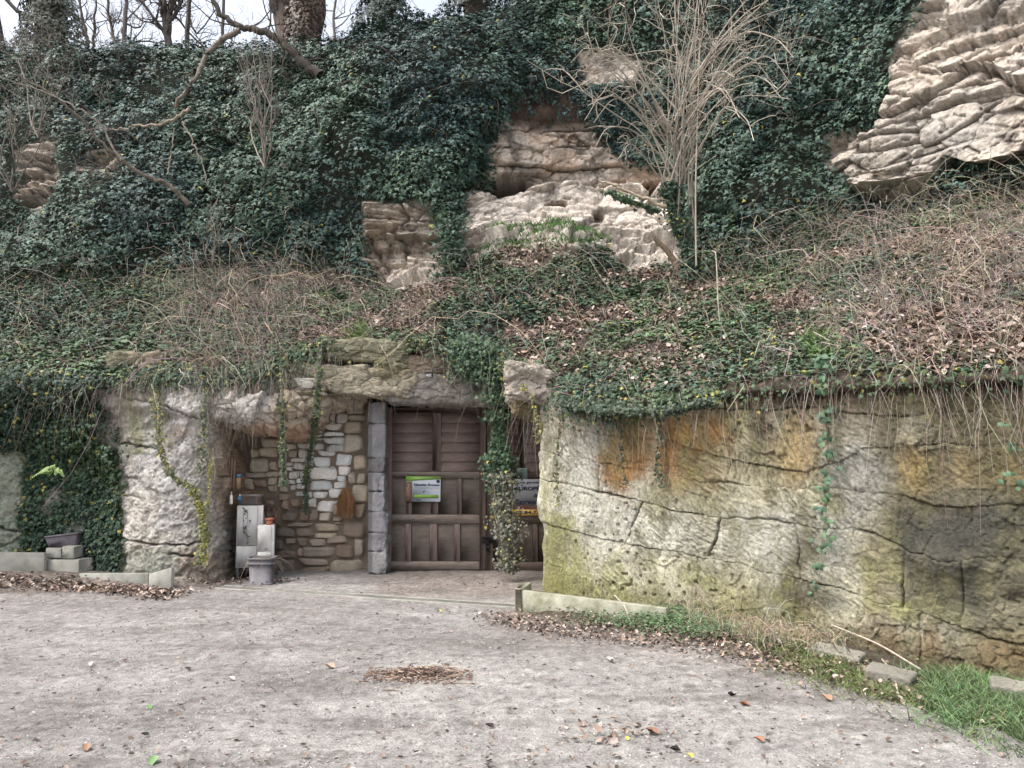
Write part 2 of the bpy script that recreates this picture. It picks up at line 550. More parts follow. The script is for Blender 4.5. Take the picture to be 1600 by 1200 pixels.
def mat_ground():
    m, nt, b = mat_new('gritty_dirt')
    L = nt.links.new
    at = N_(nt, 'ShaderNodeAttribute', attribute_name='Col')
    tc = N_(nt, 'ShaderNodeTexCoord')
    acc = at.outputs['Color']
    for sc, lo, hi, det in ((2.2, 0.76, 1.20, 8), (13, 0.62, 1.30, 12), (80, 0.66, 1.32, 6)):
        nz = N_(nt, 'ShaderNodeTexNoise')
        nz.inputs['Scale'].default_value = sc
        nz.inputs['Detail'].default_value = det
        nz.inputs['Roughness'].default_value = 0.72
        L(tc.outputs['Object'], nz.inputs['Vector'])
        mr = N_(nt, 'ShaderNodeMapRange')
        mr.inputs['From Min'].default_value = 0.33
        mr.inputs['From Max'].default_value = 0.67
        mr.inputs['To Min'].default_value = lo
        mr.inputs['To Max'].default_value = hi
        L(nz.outputs['Fac'], mr.inputs['Value'])
        mx = N_(nt, 'ShaderNodeVectorMath', operation='MULTIPLY')
        L(acc, mx.inputs[0]); L(mr.outputs[0], mx.inputs[1])
        acc = mx.outputs[0]
    L(acc, b.inputs['Base Color'])
    b.inputs['Roughness'].default_value = 0.95
    b.inputs['Specular IOR Level'].default_value = 0.15
    vo = N_(nt, 'ShaderNodeTexVoronoi')
    vo.inputs['Scale'].default_value = 70
    L(tc.outputs['Object'], vo.inputs['Vector'])
    n2 = N_(nt, 'ShaderNodeTexNoise')
    n2.inputs['Scale'].default_value = 22
    n2.inputs['Detail'].default_value = 12
    n2.inputs['Roughness'].default_value = 0.75
    L(tc.outputs['Object'], n2.inputs['Vector'])
    b1 = N_(nt, 'ShaderNodeBump')
    b1.inputs['Strength'].default_value = 0.5
    b1.inputs['Distance'].default_value = 0.006
    b1.invert = True
    L(vo.outputs['Distance'], b1.inputs['Height'])
    b2 = N_(nt, 'ShaderNodeBump')
    b2.inputs['Strength'].default_value = 1.0
    b2.inputs['Distance'].default_value = 0.035
    L(n2.outputs['Fac'], b2.inputs['Height'])
    L(b1.outputs[0], b2.inputs['Normal'])
    L(b2.outputs[0], b.inputs['Normal'])
    return m


M_GROUND = mat_ground()

# ================================================================== GROUND
# plan of the quarried face on the right: corner, direction, outward normal
C0 = np.array([0.33, 8.75])
DV = np.array([3.27, -3.10]); DL = np.linalg.norm(DV); DV = DV / DL
NV = np.array([-DV[1] * -1, 0]);
NV = np.array([DV[1], -DV[0]])          # towards the camera
if NV[1] > 0: NV = -NV
# kerb / verge line in front of it
K0, K1 = np.array([0.09, 7.73]), np.array([3.28, 5.15])
KD = (K1 - K0) / np.linalg.norm(K1 - K0)
KN = np.array([KD[1], -KD[0]])
if KN[1] > 0: KN = -KN


def verge(x, y):
    """metres behind the kerb line (positive = towards the rock), and position along it"""
    d = -((x - K0[0]) * KN[0] + (y - K0[1]) * KN[1])
    s = (x - K0[0]) * KD[0] + (y - K0[1]) * KD[1]
    return d, s


def ground_z(x, y):
    p = np.stack([x, y, np.zeros_like(x)], -1)
    z = 0.035 * fbm(p, 0.35, 3, 3) + 0.012 * fbm(p, 1.7, 3, 5)
    d, s = verge(x, y)
    m = sstep(-0.35, 0.15, d) * sstep(-0.1, 0.2, s) * sstep(-0.2, 0.0, x)
    z = z + m * 0.07 * sstep(3.6, 2.2, s) - m * 0.05 * sstep(2.4, 4.0, s) * sstep(0.2, 0.4, d)
    # left verge behind the low kerbs
    lx = sstep(-3.55, -3.9, x)
    z = z + lx * sstep(9.3, 9.75, y) * 0.10
    return z


def build_ground():
    nx, ny = 520, 330
    xs = np.linspace(-8.5, 6.5, nx)
    ys = 2.3 + (np.linspace(0, 1, ny) ** 1.15) * 8.9
    X, Y = np.meshgrid(xs, ys)
    Z = ground_z(X, Y)
    p3 = np.stack([X, Y, np.zeros_like(X)], -1)
    Z = Z + 0.014 * fbm(p3, 5, 4, 8, .6) + 0.007 * fbm(p3, 22, 3, 9, .6)
    # shallow wheel ruts crossing in front of the doors
    px, py = proj(np.stack([X, Y, Z], -1))
    base = np.array([0.285, 0.270, 0.257])
    pat = fbm(p3 * np.array([1, 1.6, 1]), 0.8, 4, 21)
    c = base[None, None] * (1 + 0.42 * pat)[..., None]
    dark = np.array([0.20, 0.175, 0.16])

    def mixc(c, col, m): return c * (1 - m[..., None]) + np.array(col) * m[..., None]
    wob = 40 * fbm(p3, 1.3, 3, 33)
    # darker damp band along the back left, worn paler middle
    m = np.exp(-(((py + 0.3 * wob - 945) / 26) ** 2)) * sstep(760, 420, px + wob) * 0.75
    c = mixc(c, (0.235, 0.215, 0.205), m)
    m = sstep(942, 925, py + 0.1 * wob) * sstep(560, 610, px) * 0.75
    c = mixc(c, (0.245, 0.205, 0.18), m)
    m = np.exp(-(((py - 0.45 * (px - 760) * 0.5 - 985) / 22) ** 2)) * sstep(740, 800, px) * 0.6
    c = mixc(c, dark, m * (0.7 + 0.5 * fbm(p3, 3, 3, 44)))
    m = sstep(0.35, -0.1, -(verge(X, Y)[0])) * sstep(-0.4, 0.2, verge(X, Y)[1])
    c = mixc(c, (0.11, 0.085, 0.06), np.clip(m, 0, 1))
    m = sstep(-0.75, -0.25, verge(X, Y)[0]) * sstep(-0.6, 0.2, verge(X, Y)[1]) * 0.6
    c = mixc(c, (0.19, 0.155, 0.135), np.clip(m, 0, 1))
    m = sstep(-2.9, -3.6, X) * sstep(8.95, 9.35, Y)
    c = mixc(c, (0.15, 0.12, 0.10), np.clip(m * 0.9, 0, 1))
    pale = sstep(-0.15, 0.4, fbm(p3, 0.55, 4, 66)) * sstep(930, 1130, py)
    c = mixc(c, (0.41, 0.39, 0.365), pale * 0.65)
    st = sstep(0.05, 0.45, fbm(p3 * np.array([.55, 2.4, 1]), 1.9, 5, 71, .6))
    c = mixc(c, (0.185, 0.168, 0.155), st * 0.6)
    st = sstep(0.18, 0.5, fbm(p3 * np.array([1, 1.5, 1]), 11, 4, 72, .6))
    c = mixc(c, (0.13, 0.112, 0.098), st * 0.6)
    st = sstep(0.2, 0.5, fbm(p3, 17, 4, 73, .6))
    c = mixc(c, (0.44, 0.42, 0.395), st * 0.35)
    vd_, vs_ = verge(X, Y)
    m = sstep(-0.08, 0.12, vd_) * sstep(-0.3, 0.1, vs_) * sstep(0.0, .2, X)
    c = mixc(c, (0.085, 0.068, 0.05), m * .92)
    V = np.stack([X, Y, Z], -1)
    # outer apron to the horizon, sharing the fine sheet's border
    Vf = V.reshape(-1, 3)
    Fg = grid_faces(ny, nx)
    a = np.arange(nx * ny).reshape(ny, nx)
    ring = np.concatenate([a[0, :], a[1:, -1], a[-1, -2::-1], a[-2:0:-1, 0]])
    rp = Vf[ring]
    ctr = np.array([-1.0, 6.5, 0])
    outs, idx0 = [Vf], len(Vf)
    prev = ring
    Fq = [Fg]
    cols = [c.reshape(-1, 3)]
    for k, sc in enumerate((1.5, 3, 9, 50)):
        q = ctr + (rp - ctr) * sc
        q[:, 2] = -0.02 if k < 3 else -0.05
        outs.append(q)
        cur = idx0 + np.arange(len(ring))
        idx0 += len(ring)
        Fq.append(np.stack([prev, np.roll(prev, -1), np.roll(cur, -1), cur], -1)[:, ::-1])
        cols.append(np.tile(base, (len(ring), 1)))
        prev = cur
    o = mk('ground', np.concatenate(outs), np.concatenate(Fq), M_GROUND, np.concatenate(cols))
    tag(o, kind='structure')


build_ground()

# ================================================================== HILLSIDE (bank above the cave mouths, upper cliff, plateau)
def plan_at(px, off=0.0):
    r = (px - 800) / FPX
    # X = C0x+t*DVx ; Y = C0y+t*DVy ; X = r*Y*k  (k from pitch, close to 1)
    t = (r * C0[1] - C0[0]) / (DV[0] - r * DV[1])
    q = C0 + t * DV + NV * off
    return q, t


TOPZ = 2.16
HT = {  # photo column: lip, bank, cliff foot, lower cliff, upper cliff, brow  as (row, distance)
    -500: [(640, 8.8), (560, 10), (440, 13), (300, 13.3), (180, 13.8), (90, 14.5)],
    -150: [(620, 9.7), (540, 10.8), (435, 12.6), (320, 12.9), (200, 13.4), (95, 14.2)],
    0: [(600, 10.0), (520, 11.0), (430, 12.4), (320, 12.8), (200, 13.3), (100, 14.2)],
    200: [(592, 9.85), (510, 10.9), (425, 12.4), (310, 12.7), (190, 13.2), (90, 14.2)],
    380: [(590, 9.85), (500, 11.0), (415, 12.5), (300, 12.8), (180, 13.2), (88, 14.3)],
    500: [(545, 10.05), (490, 11.0), (420, 12.6), (300, 12.6), (180, 12.9), (88, 14.0)],
    600: [(540, 10.1), (500, 11.0), (440, 12.4), (330, 12.6), (180, 12.5), (66, 13.6)],
    700: [(552, 10.0), (480, 11.0), (410, 12.5), (300, 12.6), (160, 12.4), (40, 13.5)],
    800: [(580, 9.5), (470, 10.8), (385, 12.4), (290, 12.9), (160, 12.8), (12, 13.3)],
    900: [None, (480, 10.4), (375, 12.3), (280, 13.1), (150, 12.9), (-30, 13.2)],
    1020: [None, (490, 10.0), (400, 12.3), (290, 12.9), (120, 12.8), (-60, 13.3)],
    1150: [None, (480, 9.4), (395, 12.0), (280, 12.3), (80, 12.4), (-100, 13.0)],
    1300: [None, (460, 8.8), (350, 11.4), (240, 11.6), (60, 11.8), (-160, 12.6)],
    1420: [None, (430, 8.3), (330, 10.6), (200, 10.6), (20, 10.9), (-220, 11.8)],
    1600: [None, (420, 7.6), (295, 9.6), (150, 9.5), (-40, 9.8), (-320, 10.8)],
    1850: [None, (400, 6.8), (260, 8.6), (90, 8.6), (-120, 8.8), (-420, 9.8)],
    2300: [None, (370, 5.6), (200, 7.2), (0, 7.2), (-250, 7.4), (-600, 8.4)],
}
hcols = sorted(HT)
ctrl = []
for pxc in hcols:
    row = HT[pxc]
    pts = []
    if row[0] is None:
        q, t = plan_at(pxc, 0.07)
        lip = np.array([q[0], q[1], TOPZ + (0.0 if pxc > 1080 else -0.05)])
    else:
        lip = P(pxc, *row[0])
    pts.append(lip + np.array([0, 0.65, -0.12]))
    pts.append(lip)
    for r in row[1:]:
        pts.append(P(pxc, *r))
    top = pts[-1]
    pts.append(top + np.array([0, 2.5, 0.35]))
    pts.append(top + np.array([0, 12, -0.2]))
    pts.append(top + np.array([0, 70, -1.0]))
    ctrl.append(pts)
ctrl = np.array(ctrl).transpose(1, 0, 2)      # rows x cols x 3
rows = np.concatenate([np.linspace(0, 1, 7)[:-1], np.linspace(1, 3, 110)[:-1], np.linspace(3, 6, 230)[:-1], np.linspace(6, 7, 14)[:-1], np.linspace(7, 9, 8)])
cpx = np.array(hcols, float)
want = np.concatenate([np.linspace(-500, -40, 50)[:-1], np.linspace(-40, 1640, 720)[:-1], np.linspace(1640, 2300, 60)])
cols_i = np.interp(want, cpx, np.arange(len(cpx)))
HB = sheet(ctrl, 0, 0, rows, cols_i)
HN = grid_normals(HB)
if HN[60, 300] @ (CAM - HB[60, 300]) < 0: HN = -HN
hpx, hpy = proj(HB)
NR, NC = HB.shape[:2]
RI = np.repeat(rows[:, None], NC, 1)

BARE = [
    [(1400, 70), (1455, -10), (1480, -400), (1900, -600), (2300, -400), (2300, 150), (1900, 200), (1620, 262), (1560, 262), (1500, 240), (1475, 300), (1410, 322), (1355, 318), (1340, 285), (1295, 262), (1290, 228), (1340, 215), (1385, 190), (1402, 150), (1390, 105)],
    [(786, 192), (850, 186), (930, 192), (955, 240), (1050, 275), (1055, 330), (1070, 415), (985, 425), (940, 402), (900, 395), (800, 395), (735, 412), (712, 385), (726, 312), (768, 282), (764, 240)],
    [(568, 318), (665, 314), (694, 370), (694, 450), (640, 462), (590, 446), (570, 400)],
    [(28, 240), (85, 215), (92, 300), (62, 334), (28, 315)],
    [(118, 250), (185, 232), (195, 275), (130, 290)],
    [(905, 86), (960, 80), (1002, 98), (992, 135), (910, 132)],
    [(1290, 215), (1340, 205), (1345, 240), (1290, 245)],
]
wx = 9 * fbm(HB, 2.2, 3, 101)
wy = 9 * fbm(HB, 2.2, 3, 102)
bare = np.full(hpx.shape, -1e9)
for pl in BARE:
    bare = np.maximum(bare, poly_dist(hpx + wx, hpy + wy, pl))
BM = sstep(-6, 8, bare) * (RI > 2.6)
EARTH = sstep(-8, 14, poly_dist(hpx + wx, hpy + wy, [(785, 158), (830, 138), (895, 140), (915, 192), (850, 198), (800, 194)])) * (RI > 2.9)
cliff = sstep(2.85, 3.15, RI) * (1 - sstep(5.9, 6.2, RI))


def strata(V, seed=0, th=(0.10, 0.34), tilt=0.0, amp=0.22, jn=0.55, soft=0.02):
    """relief of bedded limestone: courses of uneven thickness, each stepped and broken by joints"""
    r = np.random.default_rng(seed)
    bz = np.cumsum(np.concatenate([[-1.0], r.uniform(th[0], th[1], 120)]))
    b = V[..., 2] + tilt * V[..., 0] + 0.10 * fbm(V, 0.9, 3, seed + 1) + 0.03 * fbm(V, 4, 2, seed + 2)
    k = np.clip(np.searchsorted(bz, b) - 1, 0, 119)
    lo, hi = bz[k], bz[k + 1]
    e = np.minimum(b - lo, hi - b)
    s = V[..., 0] * 0.8 - V[..., 1] * 0.45
    q = np.stack([s * 0.8, k * 7.31, np.zeros_like(s)], -1)
    out = amp * noise(q, seed + 3)
    # joints across each course
    ph = r.uniform(0, 9, 121)[k]
    wdt = (jn * (0.6 + r.random(121) * 0.9))[k]
    u = s / wdt + ph + 0.35 * fbm(V, 3, 2, seed + 4)
    cell = np.floor(u)
    fr = (u - cell)
    ej = np.minimum(fr, 1 - fr) * wdt
    out = out + 0.09 * (_h(cell.astype(np.int64), k.astype(np.int64), np.zeros_like(k, dtype=np.int64), seed) - .5) * 2
    open_ = 0.35 + 0.65 * sstep(-0.2, 0.4, noise(V * 1.3, seed + 6))
    open_ = sstep(-0.15, 0.35, noise(np.stack([s * 1.6, k * 3.3, 0 * s], -1), seed + 6)) * .9 + .1
    gap = np.exp(-(e / (soft * (0.6 + open_))) ** 2) * open_
    out = out - 0.13 * gap - 0.06 * np.exp(-(ej / 0.014) ** 2) * open_
    # overhanging lower arris, weathered top
    out = out + 0.05 * (1 - np.clip((b - lo) / (hi - lo), 0, 1))
    return out, np.maximum(gap, 0.6 * np.exp(-(ej / 0.02) ** 2)), k


sdisp, sgap, sk = strata(HB, 11, (0.14, 0.50), -0.05, 0.20, 0.8, 0.012)
sd2, sg2, _ = strata(HB, 15, (0.05, 0.13), 0.0, 0.10, 0.5, 0.012)
thin = ((hpx > 560) & (hpx < 690) & (hpy < 470)) | ((hpy > 370) & (hpx > 700) & (hpx < 1100)) | (hpx < 300)
sdisp = np.where(thin, sd2, sdisp)
sgap = np.where(thin, sg2, sgap)
rough = 0.030 * fbm(HB * np.array([1, 1, 1.8]), 5.0, 5, 31, 0.7)
chunk = np.zeros_like(hpx)
# crumbly middle of the central scar
mid = sstep(300, 320, hpy) * sstep(385, 365, hpy) * sstep(700, 740, hpx) * sstep(1080, 1040, hpx)
u3 = HB * 3.2 + 0.5 * np.stack([fbm(HB, 5, 2, 61), fbm(HB, 5, 2, 62), fbm(HB, 5, 2, 63)], -1)
sub = BM > 0.001
FA = np.zeros(hpx.shape); FE = np.zeros(hpx.shape)
ps_ = HB[sub]
for sc_f, am_f, sq_f in ((1.25, .30, 1.7), (3.3, .085, 1.9), (9.0, .020, 1.8)):
    a_f, e_f, _ = facets(ps_, sc_f, am_f, int(sc_f * 10), sq_f)
    FA[sub] += a_f * (np.where((hpx[sub] > 700) & (hpx[sub] < 1100), .45, .75) if sc_f < 2 else 1)
    FE[sub] = np.maximum(FE[sub], e_f)
inscar = sstep(700, 740, hpx) * sstep(1100, 1060, hpx)
disp_bare = sdisp * (1 - mid * .75) + rough + FA * (0.8 - .1 * inscar)
sgap = np.maximum(sgap * 0.9, 0.55 * FE)
# cave mouths
caves = [(795, 294, 40, 17, 1.3), (940, 296, 20, 11, 0.9), (1022, 298, 18, 16, 1.0), (868, 338, 15, 7, 0.4), (930, 352, 10, 7, 0.3), (1018, 335, 10, 10, .4)]
hole = np.zeros_like(hpx)
for cx, cy, rx, ry, dp in caves:
    q = np.sqrt(((hpx + wx * .8 - cx) / rx) ** 2 + ((hpy + wy * .8 - cy) / ry) ** 2)
    hole = np.maximum(hole, dp * sstep(1.15, 0.75, q))
HOLES = hole
# upper concave part of the scar set back under the ivy brow; broken lower part stands proud
scar = sstep(700, 760, hpx) * sstep(1090, 1030, hpx)
setb = scar * sstep(180, 215, hpy) * sstep(300, 288, hpy)
proud = scar * sstep(292, 306, hpy) * sstep(420, 380, hpy)
lumps = 0.30 * fbm(HB, 0.75, 3, 41) + 0.14 * fbm(HB, 2.0, 2, 43)
D = np.zeros_like(hpx)
D += cliff * (1 - BM) * (lumps + 0.12) * (1 - .75 * sstep(80, 0, -bare))
D += BM * disp_bare
D -= 0.10 * setb
D += 0.22 * proud
D -= EARTH * (0.16 + 0.12 * fbm(HB, 3.5, 4, 48))
bank = (1 - cliff) * (RI > 0.5) * (RI < 3.2)
D += bank * (0.10 * fbm(HB, 1.2, 4, 51) + 0.03 * fbm(HB, 6, 3, 52))
# right hand cliff: big overhanging courses towards its foot
rc = sstep(-6, 8, poly_dist(hpx + wx, hpy + wy, BARE[0])) * sstep(1280, 1400, hpx) * BM
und = sstep(322, 296, hpy + (hpx - 1400) * 0.12)
D += rc * (0.35 * sstep(60, 240, hpy) * und) - rc * 0.25 * (1 - und)
D *= sstep(0.2, 1.0, RI) * (1 - sstep(6.5, 7.5, RI))
HV = HB + HN * D[..., None]
HV[..., 1] += hole * 1.0
# colours
cs = np.zeros(HV.shape)
scar_c = sstep(280, 300, hpy) * sstep(700, 740, hpx) * sstep(1090, 1040, hpx)
soil = np.array([0.030, 0.034, 0.026])
cs[:] = soil
litter = np.array([0.085, 0.066, 0.052])
cs = np.where((bank > 0)[..., None], litter, cs)
tone = fbm(HB, 0.9, 4, 71)
tone2 = fbm(HB * np.array([1, 1, 3]), 1.6, 4, 72)
lime = np.array([0.41, 0.355, 0.30])[None, None] * (1 + 0.28 * tone2)[..., None] + np.array([0.05, 0.015, -0.015]) * tone[..., None]
grey = sstep(-0.1, 0.5, fbm(HB, 1.8, 4, 73))
lime = lime * (1 - 0.45 * grey[..., None]) + np.array([0.34, 0.32, 0.29]) * 0.45 * grey[..., None]
pale = np.maximum(mid, .75 * sstep(410, 395, hpy) * scar_c)[..., None] * 0.8
lime = lime * (1 - pale) + np.array([0.50, 0.445, 0.39]) * (1 + 0.2 * tone2)[..., None] * pale
och = (setb * sstep(-0.2, 0.4, tone2))[..., None] * 0.5
lime = lime * (1 - och) + np.array([0.47, 0.33, 0.24]) * och
lime *= (1 - 0.55 * sgap * BM)[..., None]
stn = sstep(0.2, 0.6, fbm(HB * np.array([1, 1, .4]), 2.2, 4, 75))
lime *= (1 - 0.20 * stn)[..., None]
lime *= (1 + .22 * fbm(HB * np.array([1, 1, 2.5]), 7, 4, 76, .65))[..., None]
lime = lime * (1 - .45 * sstep(.12, .4, fbm(HB, 3.1, 5, 77, .65)))[..., None]
lime = lime * (1 + .42 * (sstep(700, 740, hpx) * sstep(1100, 1060, hpx)))[..., None]
lime = lime * (1 + .40 * (sstep(550, 570, hpx) * sstep(712, 690, hpx) * sstep(300, 330, hpy)) + .15 * sstep(1280, 1340, hpx))[..., None]
BC = sstep(-5, 1, bare)[..., None] * (RI > 2.6)[..., None]
cs = cs * (1 - BC) + lime * BC
cs = cs * (1 - EARTH[..., None]) + np.array([0.12, 0.088, 0.07]) * (1 + .5 * fbm(HB, 5, 4, 47))[..., None] * EARTH[..., None]
hill = mk('hillside', HV, grid_faces(NR, NC), M_SOIL, cs)
tag(hill, kind='structure')
HNF = grid_normals(HV)
if HNF[60, 300] @ (CAM - HV[60, 300]) < 0: HNF = -HNF

# ------------------------------------------------------------------ scatter helper over a grid
def scatter(V, Nn, dens, count, seed=0):
    """random points on a grid surface; dens is per vertex weight. returns pos, normal, (i,j) of the cell"""
    r = np.random.default_rng(seed)
    e1 = V[:-1, 1:] - V[:-1, :-1]
    e2 = V[1:, :-1] - V[:-1, :-1]
    A = np.linalg.norm(np.cross(e1, e2), axis=-1) * dens[:-1, :-1]
    c = np.cumsum(A.ravel())
    idx = np.searchsorted(c, r.random(count) * c[-1])
    i, j = np.unravel_index(np.minimum(idx, A.size - 1), A.shape)
    u, v = r.random(count)[:, None], r.random(count)[:, None]
    pos = V[i, j] * (1 - u) * (1 - v) + V[i, j + 1] * u * (1 - v) + V[i + 1, j] * (1 - u) * v + V[i + 1, j + 1] * u * v
    return pos, Nn[i, j], i, j


def view_ok(pos, mx=140):
    a, b = proj(pos)
    return (a > -mx) & (a < 1600 + mx) & (b > -mx) & (b < 1200 + mx)


# ------------------------------------------------------------------ ivy over the cliff
inview = sstep(-420, -300, hpx) * sstep(2050, 1900, hpx) * (hpy > -170)
ivy_c = cliff * (1 - BM) * (1 - sstep(0, .6, EARTH) * (1 - .35 * sstep(185, 140, hpy) - .25 * (fbm(HB, 2.2, 3, 86) > .1))) * inview
gapn = fbm(HB, 1.1, 3, 81)
ivy_c = ivy_c * (0.35 + 0.65 * sstep(-0.45, -0.1, gapn))
# browner, thinner growth at far left and under the brow
ivy_c *= 1 - 0.5 * sstep(230, 60, hpx) * sstep(130, 200, hpy) * sstep(380, 300, hpy)
top = (RI > 5.7) * (RI < 7.2) * inview
ivy_c = np.maximum(ivy_c, top * 0.8)
NL = 165000
pos, nn, ii, jj = scatter(HV, HNF, ivy_c, NL, 1)
r1 = np.random.default_rng(101)
clump = fbm(pos, 1.3, 3, 91) * 0.9 + fbm(pos, 3.6, 2, 92) * 0.7
hgt = np.clip(0.17 + 0.34 * clump, 0.02, 0.7)
fade = np.clip(1 - BM[ii, jj] * 3, 0.1, 1)
lift = hgt * (r1.random(NL) ** 0.6) * fade
pos = pos + nn * lift[:, None] + rdir(NL, r1) * 0.02
up = np.array([0, 0, 1.0])
ln = nn * 0.8 + up * 0.6 + rdir(NL, r1) * 0.42
lt = -up * 0.9 + rdir(NL, r1) * 0.7
sz = r1.uniform(0.042, 0.080, NL) * np.where(r1.random(NL) < 0.12, 1.25, 1)
cc = ivy_cols(NL, 5, 0.004, (0.042, 0.078, 0.064), pos)
ivy = leaf_obj('ivy_on_cliff', pos, ln, lt, sz, cc, IVY_FAR, M_LEAF)
tag(ivy, 'dark green ivy covering the upper cliff', 'ivy', kind='stuff')
print('cliff ivy', NL)

# ------------------------------------------------------------------ bank: ivy patches, leaf litter, dry stems
bnk = (RI >= 0.93) * (RI < 3.25) * (1 - BM) * sstep(-420, -300, hpx) * sstep(1950, 1800, hpx)
low = fbm(HB, 0.8, 3, 201)
hi = fbm(HB, 2.6, 3, 202)
gm = np.interp(hpx + 60 * low, [0, 230, 330, 480, 560, 660, 720, 1050, 1150, 1300, 2300], [1.10, 1.0, .80, .72, .48, .38, .60, .52, .46, .47, .47])
near_foot = sstep(2.4, 2.8, RI) * (hpx > 1060)
gm = np.maximum(gm, near_foot * 0.85)
gm = np.maximum(gm, 0.8 * sstep(40, 10, np.abs(hpx - 745)) * (hpy > 480))
gm = np.maximum(gm, 0.7 * (RI < 1.25) * (hpx > 850) * (hpx < 1120))
gm = gm + 0 * low
gmask = sstep(-0.10, 0.10, (low * 0.9 + hi * 0.9) + (gm - 0.5) * 1.1)
NB = 78000
pos, nn, ii, jj = scatter(HV, HNF, bnk * gmask, NB, 2)
k = view_ok(pos)
pos, nn = pos[k], nn[k]
n = len(pos)
r2 = np.random.default_rng(102)
hg = np.clip(0.07 + 0.10 * fbm(pos, 3, 2, 93), 0.01, 0.3)
pos = pos + nn * (hg * r2.random(n) ** .7)[:, None]
ln = nn * 0.5 + up * 0.9 + rdir(n, r2) * 0.55
lt = -up * 0.4 + np.array([0, -0.6, 0]) + rdir(n, r2) * 0.9
sz = r2.uniform(0.032, 0.066, n) * np.where(pos[:, 1] > 9, 1.15, 1)
cc = ivy_cols(n, 6, 0.02, (0.058, 0.10, 0.062), pos)
o = leaf_obj('ivy_on_bank', pos, ln, lt, sz, cc, IVY_NEAR, M_LEAF)
tag(o, 'green ivy creeping over the sloping bank', 'ivy', kind='stuff')

NDL = 52000
lm = bnk * (1 - gmask * 0.8) * (0.12 + 1.1 * sstep(-0.15, 0.25, fbm(HB, 1.6, 4, 203)))
lm = lm * np.interp(hpx, [150, 420], [.35, 1])
pos, nn, ii, jj = scatter(HV, HNF, lm, NDL, 3)
k = view_ok(pos)
pos, nn = pos[k], nn[k]
n = len(pos)
r3 = np.random.default_rng(103)
pos = pos + nn * r3.uniform(0.0, 0.045, n)[:, None]
ln = nn * 0.6 + up * 0.4 + rdir(n, r3) * 0.65
o = leaf_obj('leaf_litter_on_bank', pos, ln, rdir(n, r3), r3.uniform(0.03, 0.075, n), dead_cols(n, 7), DEAD, M_DEAD)
tag(o, 'brown fallen leaves lying on the bank', 'leaf litter', kind='stuff')


def stems(pos, nn, lmin, lmax, rad, seed, down=0.6, out=0.4, K=6, lift=0.25, wander=0.5):
    r = np.random.default_rng(seed)
    n = len(pos)
    L = r.uniform(lmin, lmax, n)[:, None]
    d = nn * out + np.array([0, -0.3, -down]) + rdir(n, r) * wander
    d /= np.linalg.norm(d, axis=1, keepdims=True)
    bend = rdir(n, r) * 0.35 + np.array([0, 0, -0.45])
    t = np.linspace(0, 1, K)
    path = pos[:, None] + d[:, None] * (L * t[None])[..., None] + bend[:, None] * (L * (t ** 2)[None])[..., None] + nn[:, None] * (lift * L * (4 * t * (1 - t))[None])[..., None]
    path += r.normal(size=path.shape) * (0.03 * L)[:, None] * (t > 0)[None, :, None]
    R = (rad * r.uniform(0.6, 1.4, n))[:, None] * (1 - 0.7 * t)[None]
    return path, R


def stem_cols(n, seed, base=(0.27, 0.225, 0.18)):
    r = np.random.default_rng(seed)
    return np.array(base)[None] * r.uniform(0.45, 1.35, (n, 1)) * (1 + 0.1 * r.normal(size=(n, 3)))


tb = Tubes()
dm = bnk * (0.25 + 1.6 * np.exp(-((hpx - 375) / 110) ** 2) * (hpy > 430) + 0.9 * sstep(1180, 1420, hpx) + 0.3 * sstep(480, 600, hpx) * sstep(720, 660, hpx))
pos, nn, ii, jj = scatter(HV, HNF, dm, 14000, 4)
k = view_ok(pos)
pos, nn = pos[k], nn[k]
pt, R = stems(pos, nn, 0.15, 0.65, 0.003, 11, wander=.9)
tb.addb(pt, R, 3, stem_cols(len(pos), 12, (.33, .285, .235)))
k = rng.random(len(pos)) < .035
pt, R = stems(pos[k], nn[k], 0.7, 1.6, 0.0042, 17, down=.2, out=.7, lift=.30, wander=1.0, K=10)
tb.addb(pt, R, 3, stem_cols(len(pt), 18, (.38, .33, .27)))
o = tb.build('dry_stems_on_bank', M_STEM)
tag(o, 'dry grey bramble stems tangled over the bank', 'dry stems', kind='stuff')
# dry stems curtain hanging over the left lip (photo columns 250-520)
tb = Tubes()
lipm = (RI > 0.9) * (RI < 1.5) * (np.exp(-((hpx - 360) / 120) ** 2) + 0.16 * np.exp(-((hpx - 1540) / 120) ** 2) + 0.08 * (hpx > 820) + .1)
pos, nn, ii, jj = scatter(HV, HNF, lipm * inview, 2600, 5)
pt, R = stems(pos, nn, 0.25, 0.75, 0.003, 13, down=1.6, out=0.5, lift=0.1, wander=0.3)
tb.addb(pt, R, 3, stem_cols(len(pos), 14, (0.30, 0.26, 0.215)))
o = tb.build('dry_stems_over_lip', M_STEM)
tag(o, 'dry stems hanging over the edge of the rock ledge', 'dry stems', kind='stuff')
# thin bare shoots on the cliff ivy
tb = Tubes()
cm = ivy_c * (0.25 + 1.5 * sstep(330, 40, hpx) + 0.8 * np.exp(-((hpx - 410) / 60) ** 2) * (hpy > 200))
pos, nn, ii, jj = scatter(HV, HNF, cm, 1500, 6)
k = view_ok(pos)
pos, nn = pos[k], nn[k]
pt, R = stems(pos + nn * 0.15, nn, 0.3, 1.1, 0.004, 15, down=-0.5, out=0.3, lift=0.15, wander=0.8)
tb.addb(pt, R, 3, stem_cols(len(pos), 16, (0.19, 0.165, 0.14)))
o = tb.build('thin_shoots_on_cliff', M_STEM)
tag(o, 'thin bare shoots growing out of the cliff ivy', 'dry stems', kind='stuff')

